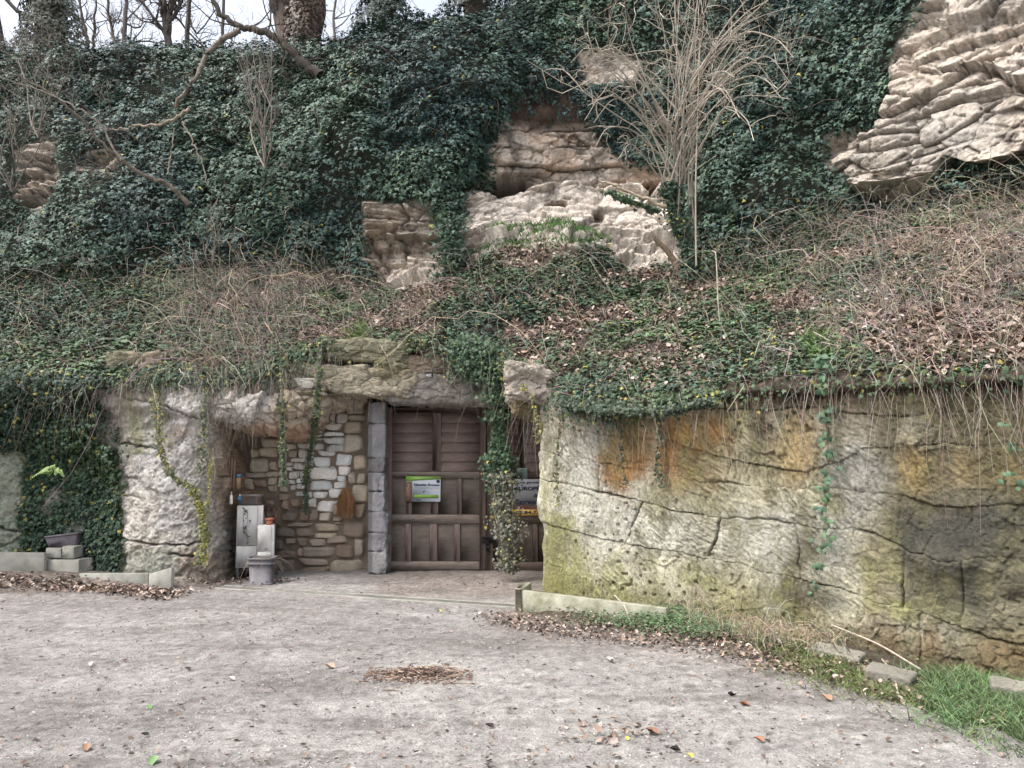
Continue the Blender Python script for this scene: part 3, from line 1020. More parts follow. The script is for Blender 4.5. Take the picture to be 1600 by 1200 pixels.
# ================================================================== RIGHT QUARRIED ROCK FACE, block by block
def face_sz(px, py):
    """photo pixel -> (distance along face, height) on its mean vertical plane"""
    d = FW * FPX + np.array([1.0, 0, 0]) * (px - 800) + UP * (600 - py)
    k = ((C0 - CAM[:2]) @ NV) / (d[:2] @ NV)
    q = CAM + d * k
    return float((q[:2] - C0) @ DV), float(q[2])


def L_(pts): return [face_sz(*p) for p in pts]


crk = {
    'a': [(1090, 640), (1130, 638), (1200, 640), (1285, 637), (1320, 645), (1400, 650), (1600, 640), (1900, 640)],
    'b': [(850, 660), (888, 669), (956, 683), (1044, 687), (1075, 701), (1128, 715), (1180, 724), (1220, 734), (1260, 738), (1310, 722), (1350, 700), (1400, 700), (1475, 696), (1600, 694), (1900, 690)],
    'c': [(845, 705), (857, 708), (904, 717), (960, 729), (1016, 736), (1065, 745), (1093, 753), (1131, 754), (1180, 762), (1245, 765), (1300, 762), (1400, 775), (1470, 790), (1510, 790), (1600, 792), (1900, 790)],
    'd': [(845, 748), (886, 757), (935, 769), (995, 783), (1044, 794), (1124, 811), (1200, 812), (1245, 820), (1285, 830), (1330, 828), (1385, 842), (1425, 860), (1480, 877), (1550, 870), (1600, 872), (1900, 890)],
    'e': [(840, 815), (865, 822), (907, 832), (970, 848), (1037, 860), (1107, 876), (1149, 880), (1200, 897), (1230, 900), (1290, 915), (1340, 930), (1370, 942), (1420, 952), (1480, 970), (1540, 995), (1600, 1007), (1900, 1080)],
}
strength = {'a': 1.0, 'b': 0.75, 'c': 0.6, 'd': 1.0, 'e': 1.0}
LN = {k: np.array(L_(v)) for k, v in crk.items()}
joints = {  # in the band below the named line: photo points of each joint
    'top': [[(960, 600), (965, 640), (970, 690)], [(1095, 590), (1098, 640)], [(1190, 585), (1192, 640)], [(1300, 585), (1300, 640)], [(1450, 580), (1452, 650)]],
    'a': [[(975, 640), (972, 690)], [(1085, 640), (1075, 703)], [(1290, 637), (1292, 725)], [(1490, 640), (1488, 696)]],
    'b': [[(935, 678), (938, 722)], [(1040, 687), (1042, 742)], [(1140, 715), (1131, 756)], [(1440, 697), (1432, 785)]],
    'c': [[(935, 720), (934, 768)], [(1150, 755), (1160, 815)], [(1295, 762), (1290, 830)], [(1405, 778), (1402, 850)], [(1520, 790), (1528, 875)]],
    'd': [[(1002, 785), (990, 815), (977, 850)], [(1124, 811), (1118, 840), (1103, 876)], [(1245, 820), (1252, 900)], [(1420, 858), (1412, 952)], [(1505, 876), (1500, 980)]],
    'e': [[(885, 826), (885, 890), (886, 930)], [(1090, 872), (1088, 960)], [(1275, 912), (1270, 1000)], [(1440, 960), (1440, 1045)]],
}
JN = {k: [np.array(L_(j)) for j in v] for k, v in joints.items()}
CUT = {'top': None}
SMAX = 8.0
sg = np.concatenate([np.linspace(-1.9, -0.12, 60)[:-1], np.linspace(-0.12, 4.9, 640)[:-1], np.linspace(4.9, SMAX, 60)])
zg = np.linspace(-0.18, TOPZ + 0.03, 286)
S, Z = np.meshgrid(sg, zg)
RS = np.stack([S, Z, np.zeros_like(S)], -1)
Sw = S + 0.04 * fbm(RS, 2.5, 3, 301) + .02 * fbm(RS, 11, 4, 303, .6)
Zw = Z + 0.022 * fbm(RS, 3.0, 4, 302) + .018 * fbm(RS, 11, 4, 304, .6)
order = ['a', 'b', 'c', 'd', 'e']
hz = {k: np.interp(Sw, LN[k][:, 0], LN[k][:, 1]) for k in order}
# band index, top = 0
band = np.zeros(S.shape, int)
for q, k in enumerate(order):
    band[Zw < hz[k]] = q + 1
bname = ['top'] + order
blk = np.zeros(S.shape, int)
crack = np.zeros(S.shape)
for q, nm in enumerate(bname):
    m = band == q
    cnt = np.zeros(S.shape, int)
    for jn in JN[nm]:
        jn_s = jn[np.argsort(jn[:, 1])]
        sj = np.interp(Zw, jn_s[:, 1], jn_s[:, 0])
        cnt += (Sw > sj)
        st = (0.25 + 0.55 * (nm == 'd')) * (.35 + .65 * sstep(-.3, .2, noise(RS * 4.1, 305)))
        crack = np.where(m, np.maximum(crack, st * np.exp(-(np.abs(Sw - sj) / 0.0075) ** 2)), crack)
    blk[m] = q * 20 + cnt[m]
for q, k in enumerate(order):
    on = 0.22 + 0.78 * sstep(-0.15, 0.35, noise(RS * 2.3 + q * 9, 310 + q)) * (.5 + .5 * sstep(-.4, .1, noise(RS * 9, 315)))
    wc = 0.004 + 0.006 * sstep(0, .6, noise(RS * 3.1 + q, 316))
    if k == 'a': on = on * sstep(1.0, 1.5, S)
    crack = np.maximum(crack, strength[k] * np.clip(on * 1.15, 0, 1) * np.exp(-(np.abs(Zw - hz[k]) / wc) ** 2))
crack *= sstep(-0.25, 0.05, S)
# plan
base2 = np.where((S < 0)[..., None], C0 + (-S)[..., None] * np.array([0.10, 0.995]), C0 + S[..., None] * DV)
bl = sstep(-0.22, 0.22, S)[..., None]
nrm2 = np.array([-0.995, 0.10]) * (1 - bl) + NV * bl
nrm2 = nrm2 / np.linalg.norm(nrm2, axis=-1, keepdims=True)
FB = np.concatenate([base2, Z[..., None]], -1)
fpx, fpy = proj(FB)
rndb = np.random.default_rng(55).random((200, 4))
tilt = rndb[blk]
h = 0.055 * fbm(RS, 0.8, 3, 320)
h += 0.03 * (tilt[..., 0] - 0.5)
h += -0.05 * crack * (1 - .35 * sstep(2.5, 4, S))
f1, fe1, fid1 = facets(FB, 2.6, 0.010, 311, 1.2)
f2, fe2, fid2 = facets(FB, 11.0, 0.011, 312, 1.3, .5)
h += f1 + .008 * fe1 + f2 * np.clip(.3 + 1.3 * fbm(FB, 1.1, 2, 317) + sstep(1250, 1500, fpx) * .5, 0, 1.3)
# pick marks: short slanting strokes, direction differs from block to block
angb = (-30 - 45 * tilt[..., 1] + 46 * (fid1 - .5)) * pi / 180
angb = np.where(Zw < 0.28, -1.35, angb)
ca, sa = np.cos(angb), np.sin(angb)
uu = S * ca + Z * sa
vv = -S * sa + Z * ca
q1 = np.stack([uu * 15, vv * 58, tilt[..., 2] * 9 + fid1 * 7], -1)
q1[..., 1] += .7 * noise(RS * 16, 7)
q1[..., 0] += .8 * noise(RS * 11, 9)
mk1 = noise(q1, 340)
q2 = np.stack([uu * 30, vv * 95, tilt[..., 2] * 5 + fid1 * 5], -1)
q2[..., 1] += .8 * noise(RS * 30, 8)
mk2 = noise(q2, 341)
patch = 0.35 + 0.65 * sstep(-0.35, 0.35, fbm(RS, 1.3, 3, 342))
marks = (0.015 * mk1 + 0.009 * mk2) * patch * (1 - .45 * sstep(2.2, 4.2, S))
pits = -0.03 * sstep(0.62, 0.8, noise(RS * 19, 350)) * sstep(0.0, 0.4, fbm(RS, 1.1, 2, 351))
h += marks + pits + 0.010 * fbm(RS, 9, 4, 343, .6)
# foot undercut on the far right, corner worn round
h -= 0.10 * (1 - sstep(-0.0, 0.16, np.abs(S))) * 0.6
h += 0.05 * sstep(0.1, -0.1, S) * fbm(RS, 3, 3, 352)
h += 0.05 * sstep(0.30, 0.0, Z) * sstep(3.2, 4.6, S)
h += 0.07 * np.exp(-((fpy - 870 - (fpx - 1400) * .12) / 35) ** 2) * sstep(1330, 1480, fpx) * (0.6 + fbm(RS, 5, 4, 353))
h -= 0.05 * sstep(1.98, 2.05, Z) * (S > 1)
FV = FB.copy()
FV[..., :2] += nrm2 * h[..., None]

# pigment: cream stone with lichen, rust and black run-off
cr_ = np.array([0.42, 0.395, 0.30])
c = np.tile(cr_, S.shape + (1,))
t1 = fbm(RS, 1.1, 4, 360)
t2 = fbm(RS * np.array([1, .45, 1]), 3.5, 4, 361)
t3 = fbm(RS, 8, 4, 362)
c = c * (1 + 0.18 * t1 + 0.22 * t2)[..., None]


def mixm(c, col, m):
    m = np.clip(m, 0, 1)[..., None]
    return c * (1 - m) + np.array(col) * m


wpx = fpx + 26 * fbm(RS, 2.2, 4, 363) + 10 * t3
wpy = fpy + 30 * fbm(RS * np.array([1, .6, 1]), 2.2, 4, 364) + 14 * t3


def blob(cx, cy, rx, ry, soft=0.45):
    q = np.sqrt(((wpx - cx) / rx) ** 2 + ((wpy - cy) / ry) ** 2)
    return sstep(1 + soft, 1 - soft, q)


gz = (0.40, 0.41, 0.40)
for b_ in ((935, 790, 70, 70), (1190, 850, 120, 55), (1345, 740, 60, 45), (900, 700, 50, 45), (1060, 830, 60, 35), (1320, 840, 90, 60)):
    c = mixm(c, gz, 0.45 * blob(*b_))
och_ = (0.36, 0.27, 0.11)
c = mixm(c, och_, 0.55 * sstep(-0.1, 0.5, fbm(RS, 1.7, 4, 370)) * sstep(1040, 1100, fpx) * sstep(760, 700, wpy))
for b_ in ((968, 722, 40, 48), (985, 668, 36, 45), (1080, 672, 60, 36), (1060, 730, 60, 36), (1110, 668, 50, 34)):
    c = mixm(c, (0.29, 0.145, 0.045), 0.95 * blob(*b_) * (0.75 + 0.5 * t2))
for b_ in ((1130, 620, 40, 18), (1180, 610, 60, 18), (1250, 610, 55, 22), (1240, 590, 50, 20)):
    c = mixm(c, (0.40, 0.31, 0.07), 0.75 * blob(*b_) * sstep(-0.3, 0.2, t3))
for b_ in ((1480, 730, 80, 40), (1570, 720, 70, 50), (1430, 740, 40, 45), (1560, 665, 70, 25), (1240, 690, 40, 60), (1650, 730, 90, 60)):
    c = mixm(c, (0.31, 0.215, 0.085), 0.72 * blob(*b_))
# dark run-off streaks from the ledge
streak = noise(np.stack([S * 5.5, Z * 0.5, np.zeros_like(S)], -1), 380)
c = mixm(c, (0.115, 0.095, 0.055), 0.85 * sstep(-0.15, 0.40, streak + 0.35 * t2) * sstep(840, 640, wpy) * sstep(900, 1080, fpx))
c = mixm(c, (0.21, 0.185, 0.10), 0.55 * sstep(-.35, .25, t1 + .6 * t2) * sstep(1010, 1120, fpx))
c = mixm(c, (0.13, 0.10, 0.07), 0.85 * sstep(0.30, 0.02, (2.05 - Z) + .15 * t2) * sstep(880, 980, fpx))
c = mixm(c, (0.12, 0.095, 0.06), 0.7 * sstep(1110, 1250, fpx) * sstep(690, 640, wpy) * sstep(-0.3, 0.4, t2))
for b_ in ((1038, 690, 10, 70), (985, 660, 8, 60), (1385, 730, 18, 70)):
    c = mixm(c, (0.10, 0.085, 0.055), 0.75 * blob(*b_))
for b_ in ((1430, 810, 45, 38), (1570, 820, 90, 55), (1520, 850, 60, 50), (1640, 870, 90, 90), (1480, 790, 50, 30), (1245, 940, 60, 22)):
    c = mixm(c, (0.055, 0.055, 0.048), 0.80 * blob(*b_) * (0.8 + 0.4 * t2))
c = mixm(c, (0.115, 0.11, 0.095), 0.5 * sstep(1360, 1460, fpx) * sstep(780, 830, wpy) * sstep(-0.35, 0.3, t2))
c = mixm(c, (0.13, 0.105, 0.055), 0.55 * sstep(1150, 1330, fpx + 60 * t1) * sstep(820, 700, wpy) * sstep(-.5, .2, t2))
c = mixm(c, (0.20, 0.165, 0.085), 0.60 * sstep(1200, 1420, fpx + 60 * t1) * sstep(-.4, .3, t2 + t1))
for b_ in ((1560, 740, 75, 34), (1470, 735, 55, 28)):
    c = mixm(c, (0.28, 0.19, 0.065), 0.6 * blob(*b_) * sstep(-.4, .2, t2))
for b_ in ((1430, 815, 40, 42), (1570, 830, 95, 52), (1480, 850, 70, 40)):
    c = mixm(c, (0.045, 0.045, 0.04), 0.75 * blob(*b_) * sstep(-.45, .1, t2))
c = mixm(c, (0.30, 0.30, 0.28), 0.5 * blob(1345, 760, 50, 60) + .3 * blob(1525, 800, 8, 50))
st2 = noise(np.stack([S * 3.2, Z * 0.35, 0 * S + 3], -1), 383) + .35 * noise(np.stack([S * 12, Z * 0.8, 0 * S + 3], -1), 384) + .3 * t2
c = mixm(c, (0.085, 0.072, 0.045), 0.72 * sstep(-.05, .55, st2) * sstep(1150, 1380, fpx + 50 * t1) * sstep(1010, 930, wpy))
c = mixm(c, (0.10, 0.085, 0.05), 0.60 * sstep(.1, .6, st2) * sstep(1000, 1120, fpx) * sstep(1180, 1100, fpx) * sstep(900, 760, wpy))
c = mixm(c, (0.14, 0.13, 0.09), 0.35 * sstep(1300, 1480, fpx + 60 * t1))
dz_ = sstep(1360, 1440, fpx + 50 * t1) * sstep(770, 815, wpy) * sstep(1000, 930, wpy)
c = mixm(c, (0.06, 0.06, 0.052), 0.80 * dz_ * sstep(-.5, .25, st2 + .5 * t1))
c = mixm(c, (0.075, 0.065, 0.04), 0.85 * np.exp(-((wpx - 1250) / 22) ** 2) * sstep(760, 860, wpy) + .5 * np.exp(-((wpx - 1035) / 11) ** 2) * sstep(860, 760, wpy))
for b_ in ((966, 728, 30, 40), (984, 675, 34, 36), (1078, 668, 52, 26), (1050, 712, 30, 30)):
    c = mixm(c, (0.27, 0.145, 0.055), 0.7 * blob(*b_, .3) * sstep(-.5, .1, t2))
c = mixm(c, (0.29, 0.21, 0.06), 0.5 * blob(1180, 612, 110, 22) * sstep(-.3, .2, t3))
# green algae
c = mixm(c, (0.17, 0.165, 0.045), 0.75 * sstep(930, 870, fpx) * sstep(800, 850, wpy))
c = mixm(c, (0.165, 0.155, 0.055), 0.72 * sstep(0.10, 0.42, -(Z - 0.46) + 0.22 * t2 + 0.05) * sstep(1400, 1250, fpx))
c = mixm(c, (0.20, 0.20, 0.075), 0.6 * sstep(0.05, 0.5, fbm(RS, 2.6, 4, 390)) * sstep(-0.1, .2, t3 + .1))
c = mixm(c, (0.19, 0.125, 0.065), 0.78 * sstep(0.0, 0.35, -(Z - 0.38) + 0.2 * t2) * sstep(1200, 1380, fpx))
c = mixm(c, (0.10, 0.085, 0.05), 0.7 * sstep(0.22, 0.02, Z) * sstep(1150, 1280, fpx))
c = mixm(c, (0.5, 0.49, 0.42), 0.55 * sstep(0.35, 0.6, fbm(RS * np.array([1, .3, 1]), 5, 3, 391)) * sstep(1230, 1200, fpx))
c = mixm(c, (0.055, 0.045, 0.03), 0.8 * crack)
bp_ = sstep(.15, .5, fbm(RS, 6.5, 4, 396, .6))
c = mixm(c, (0.15, 0.14, 0.08), .55 * bp_)
bp2 = sstep(.05, .45, fbm(RS * np.array([1.3, .7, 1]), 2.8, 5, 397, .65))
c = mixm(c, (0.17, 0.16, 0.085), .55 * bp2)
c = c * (1 + 0.10 * (fid2 - .5))[..., None]
c = c * (1 + 0.34 * np.clip(marks / 0.012, -1, 1))[..., None] * (1 + 0.30 * t3)[..., None]
speck = sstep(0.45, 0.75, noise(RS * 55, 395))
c = mixm(c, (0.08, 0.075, 0.05), 0.45 * speck)

face = empty('rock_wall', (C0[0], C0[1], 0))
tag(face, 'quarried limestone wall with rust and green stains right of the wooden doors', 'rock wall')
fi = grid_faces(*S.shape)
bq = blk[:-1, :-1].ravel()
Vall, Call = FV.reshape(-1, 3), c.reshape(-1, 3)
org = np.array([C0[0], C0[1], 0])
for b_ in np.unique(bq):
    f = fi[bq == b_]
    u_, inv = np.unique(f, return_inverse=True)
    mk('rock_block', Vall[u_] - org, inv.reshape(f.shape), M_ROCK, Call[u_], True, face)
# body of rock behind the face, closing its top
bt = np.array([[C0[0] - 0.02, 10.75], *[list(C0 + DV * s_) for s_ in (0.1, 2, 4, 6, 7.9)]])
Vt = np.concatenate([np.c_[bt, np.full(len(bt), TOPZ)], np.c_[bt + np.array([1.4, 1.4]), np.full(len(bt), TOPZ - 0.01)]])
nn_ = len(bt)
Ft = np.array([[i, i + 1, nn_ + i + 1, nn_ + i] for i in range(nn_ - 1)])
mk('rock_top', Vt - org, Ft, M_SOIL, np.tile([0.08, .06, .045], (len(Vt), 1)), False, face)

# ================================================================== LEFT LOWER ROCK (pillar and the face behind the ivy)
LT = {
    -700: [9.6, 9.5, 9.4, 9.3, 9.3, 9.2],
    -250: [10.1, 10.1, 10.2, 10.3, 10.3, 10.3],
    0: [10.25, 10.3, 10.35, 10.4, 10.4, 10.4],
    60: [10.3, 10.4, 10.45, 10.45, 10.4, 10.4],
    125: [10.3, 10.45, 10.5, 10.45, 10.4, 10.3],
    175: [10.2, 10.25, 10.3, 10.25, 10.15, 10.05],
    205: [10.05, 9.95, 9.95, 9.95, 9.9, 9.8],
    245: [9.95, 9.78, 9.72, 9.70, 9.68, 9.60],
    290: [9.90, 9.70, 9.62, 9.60, 9.58, 9.52],
    325: [9.95, 9.76, 9.68, 9.66, 9.65, 9.60],
    347: [10.05, 9.95, 9.88, 9.85, 9.80, 9.74],
    360: [10.3, 10.25, 10.2, 10.15, 10.1, 10.0],
    372: [10.7, 10.6, 10.55, 10.5, 10.45, 10.4],
    384: [11.1, 11.0, 11.0, 11.0, 10.95, 10.9],
}
lpy = [585, 655, 725, 795, 855, 930]
lc = sorted(LT)
ctrl = np.array([[P(x + (4 if (x > 340 and r_ in (2, 3)) else 0), lpy[r_], LT[x][r_]) for x in lc] for r_ in range(6)])
ctrl[-1, :, 2] = np.minimum(ctrl[-1, :, 2], -0.12)
want = np.concatenate([np.linspace(-700, -20, 40)[:-1], np.linspace(-20, 384, 300)])
ci = np.interp(want, lc, np.arange(len(lc)))
LB = sheet(ctrl, 0, 0, np.linspace(0, 5, 210), ci)
LNm = grid_normals(LB)
if LNm[100, 250] @ (CAM - LB[100, 250]) < 0: LNm = -LNm
lx, ly = proj(LB)
wlx = lx + 8 * fbm(LB, 3, 3, 401)
wly = ly + 8 * fbm(LB, 3, 3, 402)
cracksL = [
    [(170, 600), (200, 622), (240, 632), (290, 648), (320, 655)],
    [(178, 682), (205, 700), (215, 701), (250, 700)],
    [(165, 832), (200, 845), (240, 850), (290, 852), (315, 848)],
    [(195, 772), (212, 774), (222, 782)], [(195, 745), (208, 748)],
    [(0, 824), (40, 830), (90, 838)], [(345, 745), (370, 742)], [(260, 868), (295, 872)],
]
ck = np.zeros(lx.shape)
for cl in cracksL:
    ck = np.maximum(ck, np.exp(-(line_dist(wlx + 3 * fbm(LB, 12, 2, 404), wly + 3 * fbm(LB, 12, 2, 403), cl) / 1.5) ** 2) * (.5 + .5 * sstep(-.4, .1, noise(LB * 5, 405))))
hl = 0.07 * fbm(LB, 1.6, 4, 410) + 0.030 * fbm(LB, 6, 4, 411, .6) - 0.09 * ck
g1, ge1, gid1 = facets(LB, 2.2, 0.030, 414, 1.2)
g1 = g1 + .02 * ge1
g2, ge2, gid2 = facets(LB, 8.5, 0.013, 415, 1.2, .5)
hl += g1 + g2
aL = 0.75 + 1.1 * (gid1 - .5)
xs_, zs_ = LB[..., 0], LB[..., 2]
uL = xs_ * np.cos(aL) + zs_ * np.sin(aL)
vL = -xs_ * np.sin(aL) + zs_ * np.cos(aL)
mL = .6 * noise(np.stack([uL * 16, vL * 55 + 1.3 * noise(LB * 16, 4), gid1 * 7], -1), 413) + .6 * noise(np.stack([uL * 34, vL * 90 + 1.3 * noise(LB * 30, 5), gid1 * 7], -1), 417)
hl += 0.015 * mL + .008 * noise(LB * 45, 416)
# step: upper left boss, hollow beneath
hl += 0.10 * sstep(4, -6, wly - 640 - (wlx - 200) * .12) * sstep(350, 330, lx)
hl += 0.10 * sstep(-8, 4, wly - 700) * sstep(8, -4, wly - 850) * sstep(240, 225, lx) * 0
LV = LB + LNm * hl[..., None]
t1 = fbm(LB, 1.3, 4, 420)
t2 = fbm(LB * np.array([1, 1, .5]), 4, 4, 421)
t3 = fbm(LB, 11, 3, 422)
cl_ = np.array([0.40, 0.37, 0.33])[None, None] * (1 + .2 * t1 + .2 * t2)[..., None]


def mixl(c, col, m): return mixm(c, col, m)


lich = sstep(-0.15, 0.35, fbm(LB, 2.5, 4, 423) + 0.3)
cl_ = mixl(cl_, (0.50, 0.49, 0.475), 0.6 * lich * sstep(190, 220, lx) * sstep(340, 300, lx) * sstep(860, 820, ly))
cl_ = mixl(cl_, (0.16, 0.175, 0.07), 0.75 * np.exp(-((wlx - 212) / 14) ** 2) * (ly < 710))
cl_ = mixl(cl_, (0.17, 0.18, 0.09), 0.7 * np.exp(-((wlx - 250) / 12) ** 2) * (ly < 690))
cl_ = mixl(cl_, (0.20, 0.21, 0.17), 0.75 * sstep(848, 862, wly + (wlx - 250) * 0.0) * sstep(290, 260, lx))
cl_ = mixl(cl_, (0.22, 0.165, 0.12), 0.65 * sstep(848, 870, wly) * sstep(265, 290, lx))
cl_ = mixl(cl_, (0.32, 0.225, 0.155), 0.75 * sstep(325, 350, wlx) * sstep(830, 780, ly))
cl_ = mixl(cl_, (0.15, 0.16, 0.09), 0.6 * sstep(150, 40, lx))
cl_ = mixl(cl_, (0.30, 0.34, 0.27), 0.6 * sstep(45, 20, lx) * (ly > 690))
cl_ = mixl(cl_, (0.32, 0.15, 0.11), 0.35 * np.exp(-((wlx - 282) / 10) ** 2 - ((wly - 675) / 10) ** 2))
cl_ = mixl(cl_, (0.05, 0.045, 0.04), 0.75 * ck)
cl_ = mixl(cl_, (.2, .18, .14), .45 * sstep(.1, .5, fbm(LB, 5, 4, 424, .6)))
cl_ = cl_ * (1 + 0.36 * np.clip(mL, -1, 1))[..., None] * (1 + .32 * t3)[..., None]
o = mk('rock_pillar', LV, grid_faces(*lx.shape), M_ROCK, cl_)
tag(o, 'pale lichen covered rock pillar left of the stone walled recess', 'rock pillar')
LNF = grid_normals(LV)
if LNF[100, 250] @ (CAM - LV[100, 250]) < 0: LNF = -LNF

# ------------------------------------------------------------------ overhang above the recess
OT = {  # column: top row, belly, lip, underside
    305: [(590, 10.0), (630, 9.80), (668, 9.90), (672, 10.6)],
    345: [(590, 9.95), (630, 9.70), (662, 9.85), (668, 10.9)],
    380: [(590, 9.95), (630, 9.68), (668, 9.88), (672, 11.0)],
    430: [(585, 9.95), (635, 9.72), (680, 9.92), (682, 11.0)],
    470: [(585, 10.0), (635, 9.85), (683, 10.05), (680, 11.0)],
    503: [(590, 10.05), (630, 10.0), (668, 10.2), (664, 11.0)],
    525: [(590, 10.1), (615, 10.1), (640, 10.3), (640, 11.0)],
    575: [(590, 10.15), (612, 10.15), (632, 10.35), (632, 11.0)],
}
oc = sorted(OT)
ctrl = np.array([[P(x, *OT[x][r_]) for x in oc] for r_ in range(4)])
OB = sheet(ctrl, 110, 200)
ON = grid_normals(OB)
if ON[30, 100] @ (CAM - OB[30, 100]) < 0: ON = -ON
ox, oy = proj(OB)
ho = facets(OB, 2.8, .07, 437, 1.2)[0] + facets(OB, 8, .03, 438, 1.3)[0] + 0.04 * fbm(OB, 2.2, 4, 430) + 0.022 * fbm(OB, 8, 4, 431, .6)
mo = noise(np.stack([(OB[..., 0] + OB[..., 2]) * 14, (OB[..., 0] - OB[..., 2]) * 40, OB[..., 1] * 5], -1), 432)
ho += 0.010 * mo * sstep(430, 390, ox)
ho -= 0.10 * np.exp(-(line_dist(ox, oy, [(395, 612), (440, 606), (470, 600), (520, 612)]) / 3) ** 2)
ho -= 0.09 * np.exp(-(line_dist(ox + 4 * mo, oy, [(436, 600), (440, 640), (452, 660)]) / 2.6) ** 2)
OV = OB + ON * ho[..., None]
co = np.array([0.42, 0.35, 0.27])[None, None] * (1 + .25 * fbm(OB, 2, 4, 433))[..., None]
co = mixm(co, (0.50, 0.48, 0.46), 0.75 * sstep(440, 400, ox + 30 * fbm(OB, 4, 3, 434)) * (oy < 668))
co = mixm(co, (0.36, 0.235, 0.16), 0.8 * sstep(658, 674, oy + 12 * fbm(OB, 4, 3, 435)))
co = mixm(co, (0.24, 0.19, 0.15), 0.6 * sstep(500, 540, ox))
co = mixm(co, (0.2, 0.19, 0.13), 0.5 * sstep(0.1, 0.5, fbm(OB, 3, 3, 436)) * (oy < 640))
co = co * (1 + .25 * np.clip(mo, -1, 1) * sstep(440, 400, ox))[..., None]
o = mk('rock_overhang', OV, grid_faces(*ox.shape), M_ROCK, co)
tag(o, 'rounded tan rock overhang above the recess with the white cabinet', 'rock overhang')


# ------------------------------------------------------------------ boulders / slabs
def cube_grid(n):
    t = np.linspace(-1, 1, n)
    A, B = np.meshgrid(t, t)
    o = np.ones_like(A)
    fs = [(A, B, o), (B, A, -o), (o, A, B), (-o, B, A), (B, o, A), (A, -o, B)]
    V = np.concatenate([np.stack(f, -1).reshape(-1, 3) for f in fs])
    F = np.concatenate([grid_faces(n, n) + k * n * n for k in range(6)])
    key = np.round(V * 1e4).astype(np.int64)
    _, fi_, inv = np.unique(key, axis=0, return_index=True, return_inverse=True)
    return V[fi_], inv.reshape(-1)[F]


def boulder(name, px0, px1, py0, py1, Y, depth, mat, colr, seed, n=40, parent=None, rise=0.0, rough_=0.03, bed=0.02, moss=None, roundp=9.0):
    """a rock filling the photo rectangle at distance Y (its front), 'rise' tilts it (metres over its width)"""
    a, b = P(px0, (py0 + py1) / 2, Y), P(px1, (py0 + py1) / 2, Y)
    t_, u_ = P((px0 + px1) / 2, py0, Y), P((px0 + px1) / 2, py1, Y)
    half = np.array([(b[0] - a[0]) / 2, depth / 2, (t_[2] - u_[2]) / 2])
    ctr = np.array([(a[0] + b[0]) / 2, Y + depth / 2, (t_[2] + u_[2]) / 2])
    V, F = cube_grid(n)
    # p-norm rounding
    pn = (np.abs(V) ** roundp).sum(1) ** (1 / roundp)
    V = V / pn[:, None]
    Wd = V * half
    Wd[:, 2] += V[:, 0] * rise / 2
    pw = Wd + ctr
    nr = V / np.linalg.norm(V, axis=1, keepdims=True)
    d_ = rough_ * 1.6 * fbm(pw, 2.5, 3, seed) + rough_ * fbm(pw, 7, 4, seed + 3, .6)
    d_ += facets(pw, 3.0, rough_ * 1.7, seed + 30, 1.5)[0] + facets(pw, 8.5, rough_ * .8, seed + 31, 1.5)[0]
    if bed:
        bz = pw[:, 2] * 14 + 1.2 * fbm(pw, 3, 2, seed + 5)
        d_ -= bed * .5 * np.exp(-((bz - np.round(bz)) / 0.08) ** 2) * sstep(0.1, .5, noise(pw * 2.1, seed + 7)) * (np.abs(V[:, 0]) < .8)
    pw = pw + nr * d_[:, None]
    cc = np.array(colr)[None] * (1 + 0.28 * fbm(pw, 2.2, 4, seed + 8) + .15 * fbm(pw, 9, 3, seed + 9))[:, None]
    if moss is not None:
        m = sstep(-0.1, 0.35, fbm(pw, 2.6, 4, seed + 11))
        cc = mixm(cc, moss, 0.7 * m)
    return mk(name, pw, F, mat, cc, True, parent)


lint = empty('lintel_rock', P(660, 600, 10.0))
tag(lint, 'long stained rock lintel over the wooden doors', 'rock lintel')
lo = np.array(lint.location)


def bl(*a, **k):
    o = boulder(*a, **k)
    o.parent = lint
    o.location = -lo
    return o


bl('rock_slab', 440, 655, 570, 618, 9.95, 1.1, M_ROCK, (0.30, 0.265, 0.20), 501, 80, rise=-0.12, rough_=0.022, bed=0.0, moss=(0.13, 0.115, 0.06))
bl('rock_slab', 600, 748, 582, 633, 9.99, 1.0, M_ROCK, (0.20, 0.185, 0.165), 502, 60, rise=-0.03, rough_=0.016, bed=0.0)
bl('rock_slab', 728, 812, 566, 632, 10.0, 1.0, M_ROCK, (0.30, 0.275, 0.24), 503, 40, rough_=0.035, bed=0.0)
bl('rock_slab', 440, 492, 592, 608, 9.92, 0.5, M_ROCK, (0.40, 0.38, 0.33), 504, 26, rough_=0.02)
bl('rock_slab', 500, 640, 530, 566, 10.0, 1.2, M_ROCK, (0.19, 0.18, 0.125), 505, 60, rise=-0.06, rough_=0.02, moss=(0.09, 0.095, 0.045))
bl('rock_slab', 615, 770, 553, 586, 10.02, 1.1, M_ROCK, (0.25, 0.20, 0.15), 506, 60, rise=-0.03, rough_=0.02, moss=(0.14, 0.125, 0.07))
bl('rock_slab', 585, 640, 545, 582, 9.98, 0.7, M_ROCK, (0.2, 0.18, 0.12), 507, 30, rise=0.12, rough_=0.03, moss=(0.13, .14, .06))
bl('rock_slab', 800, 870, 612, 650, 9.2, 1.6, M_ROCK, (0.28, 0.225, 0.14), 509, 40, rise=-0.02, rough_=0.04, moss=(0.14, 0.13, 0.06))
o = boulder('projecting_rock', 789, 868, 570, 628, 8.75, 0.9, M_ROCK, (0.34, 0.30, 0.25), 508, 60, rise=-0.12, rough_=0.03)
tag(o, 'pale rock jutting out above the right door leaf', 'rock')
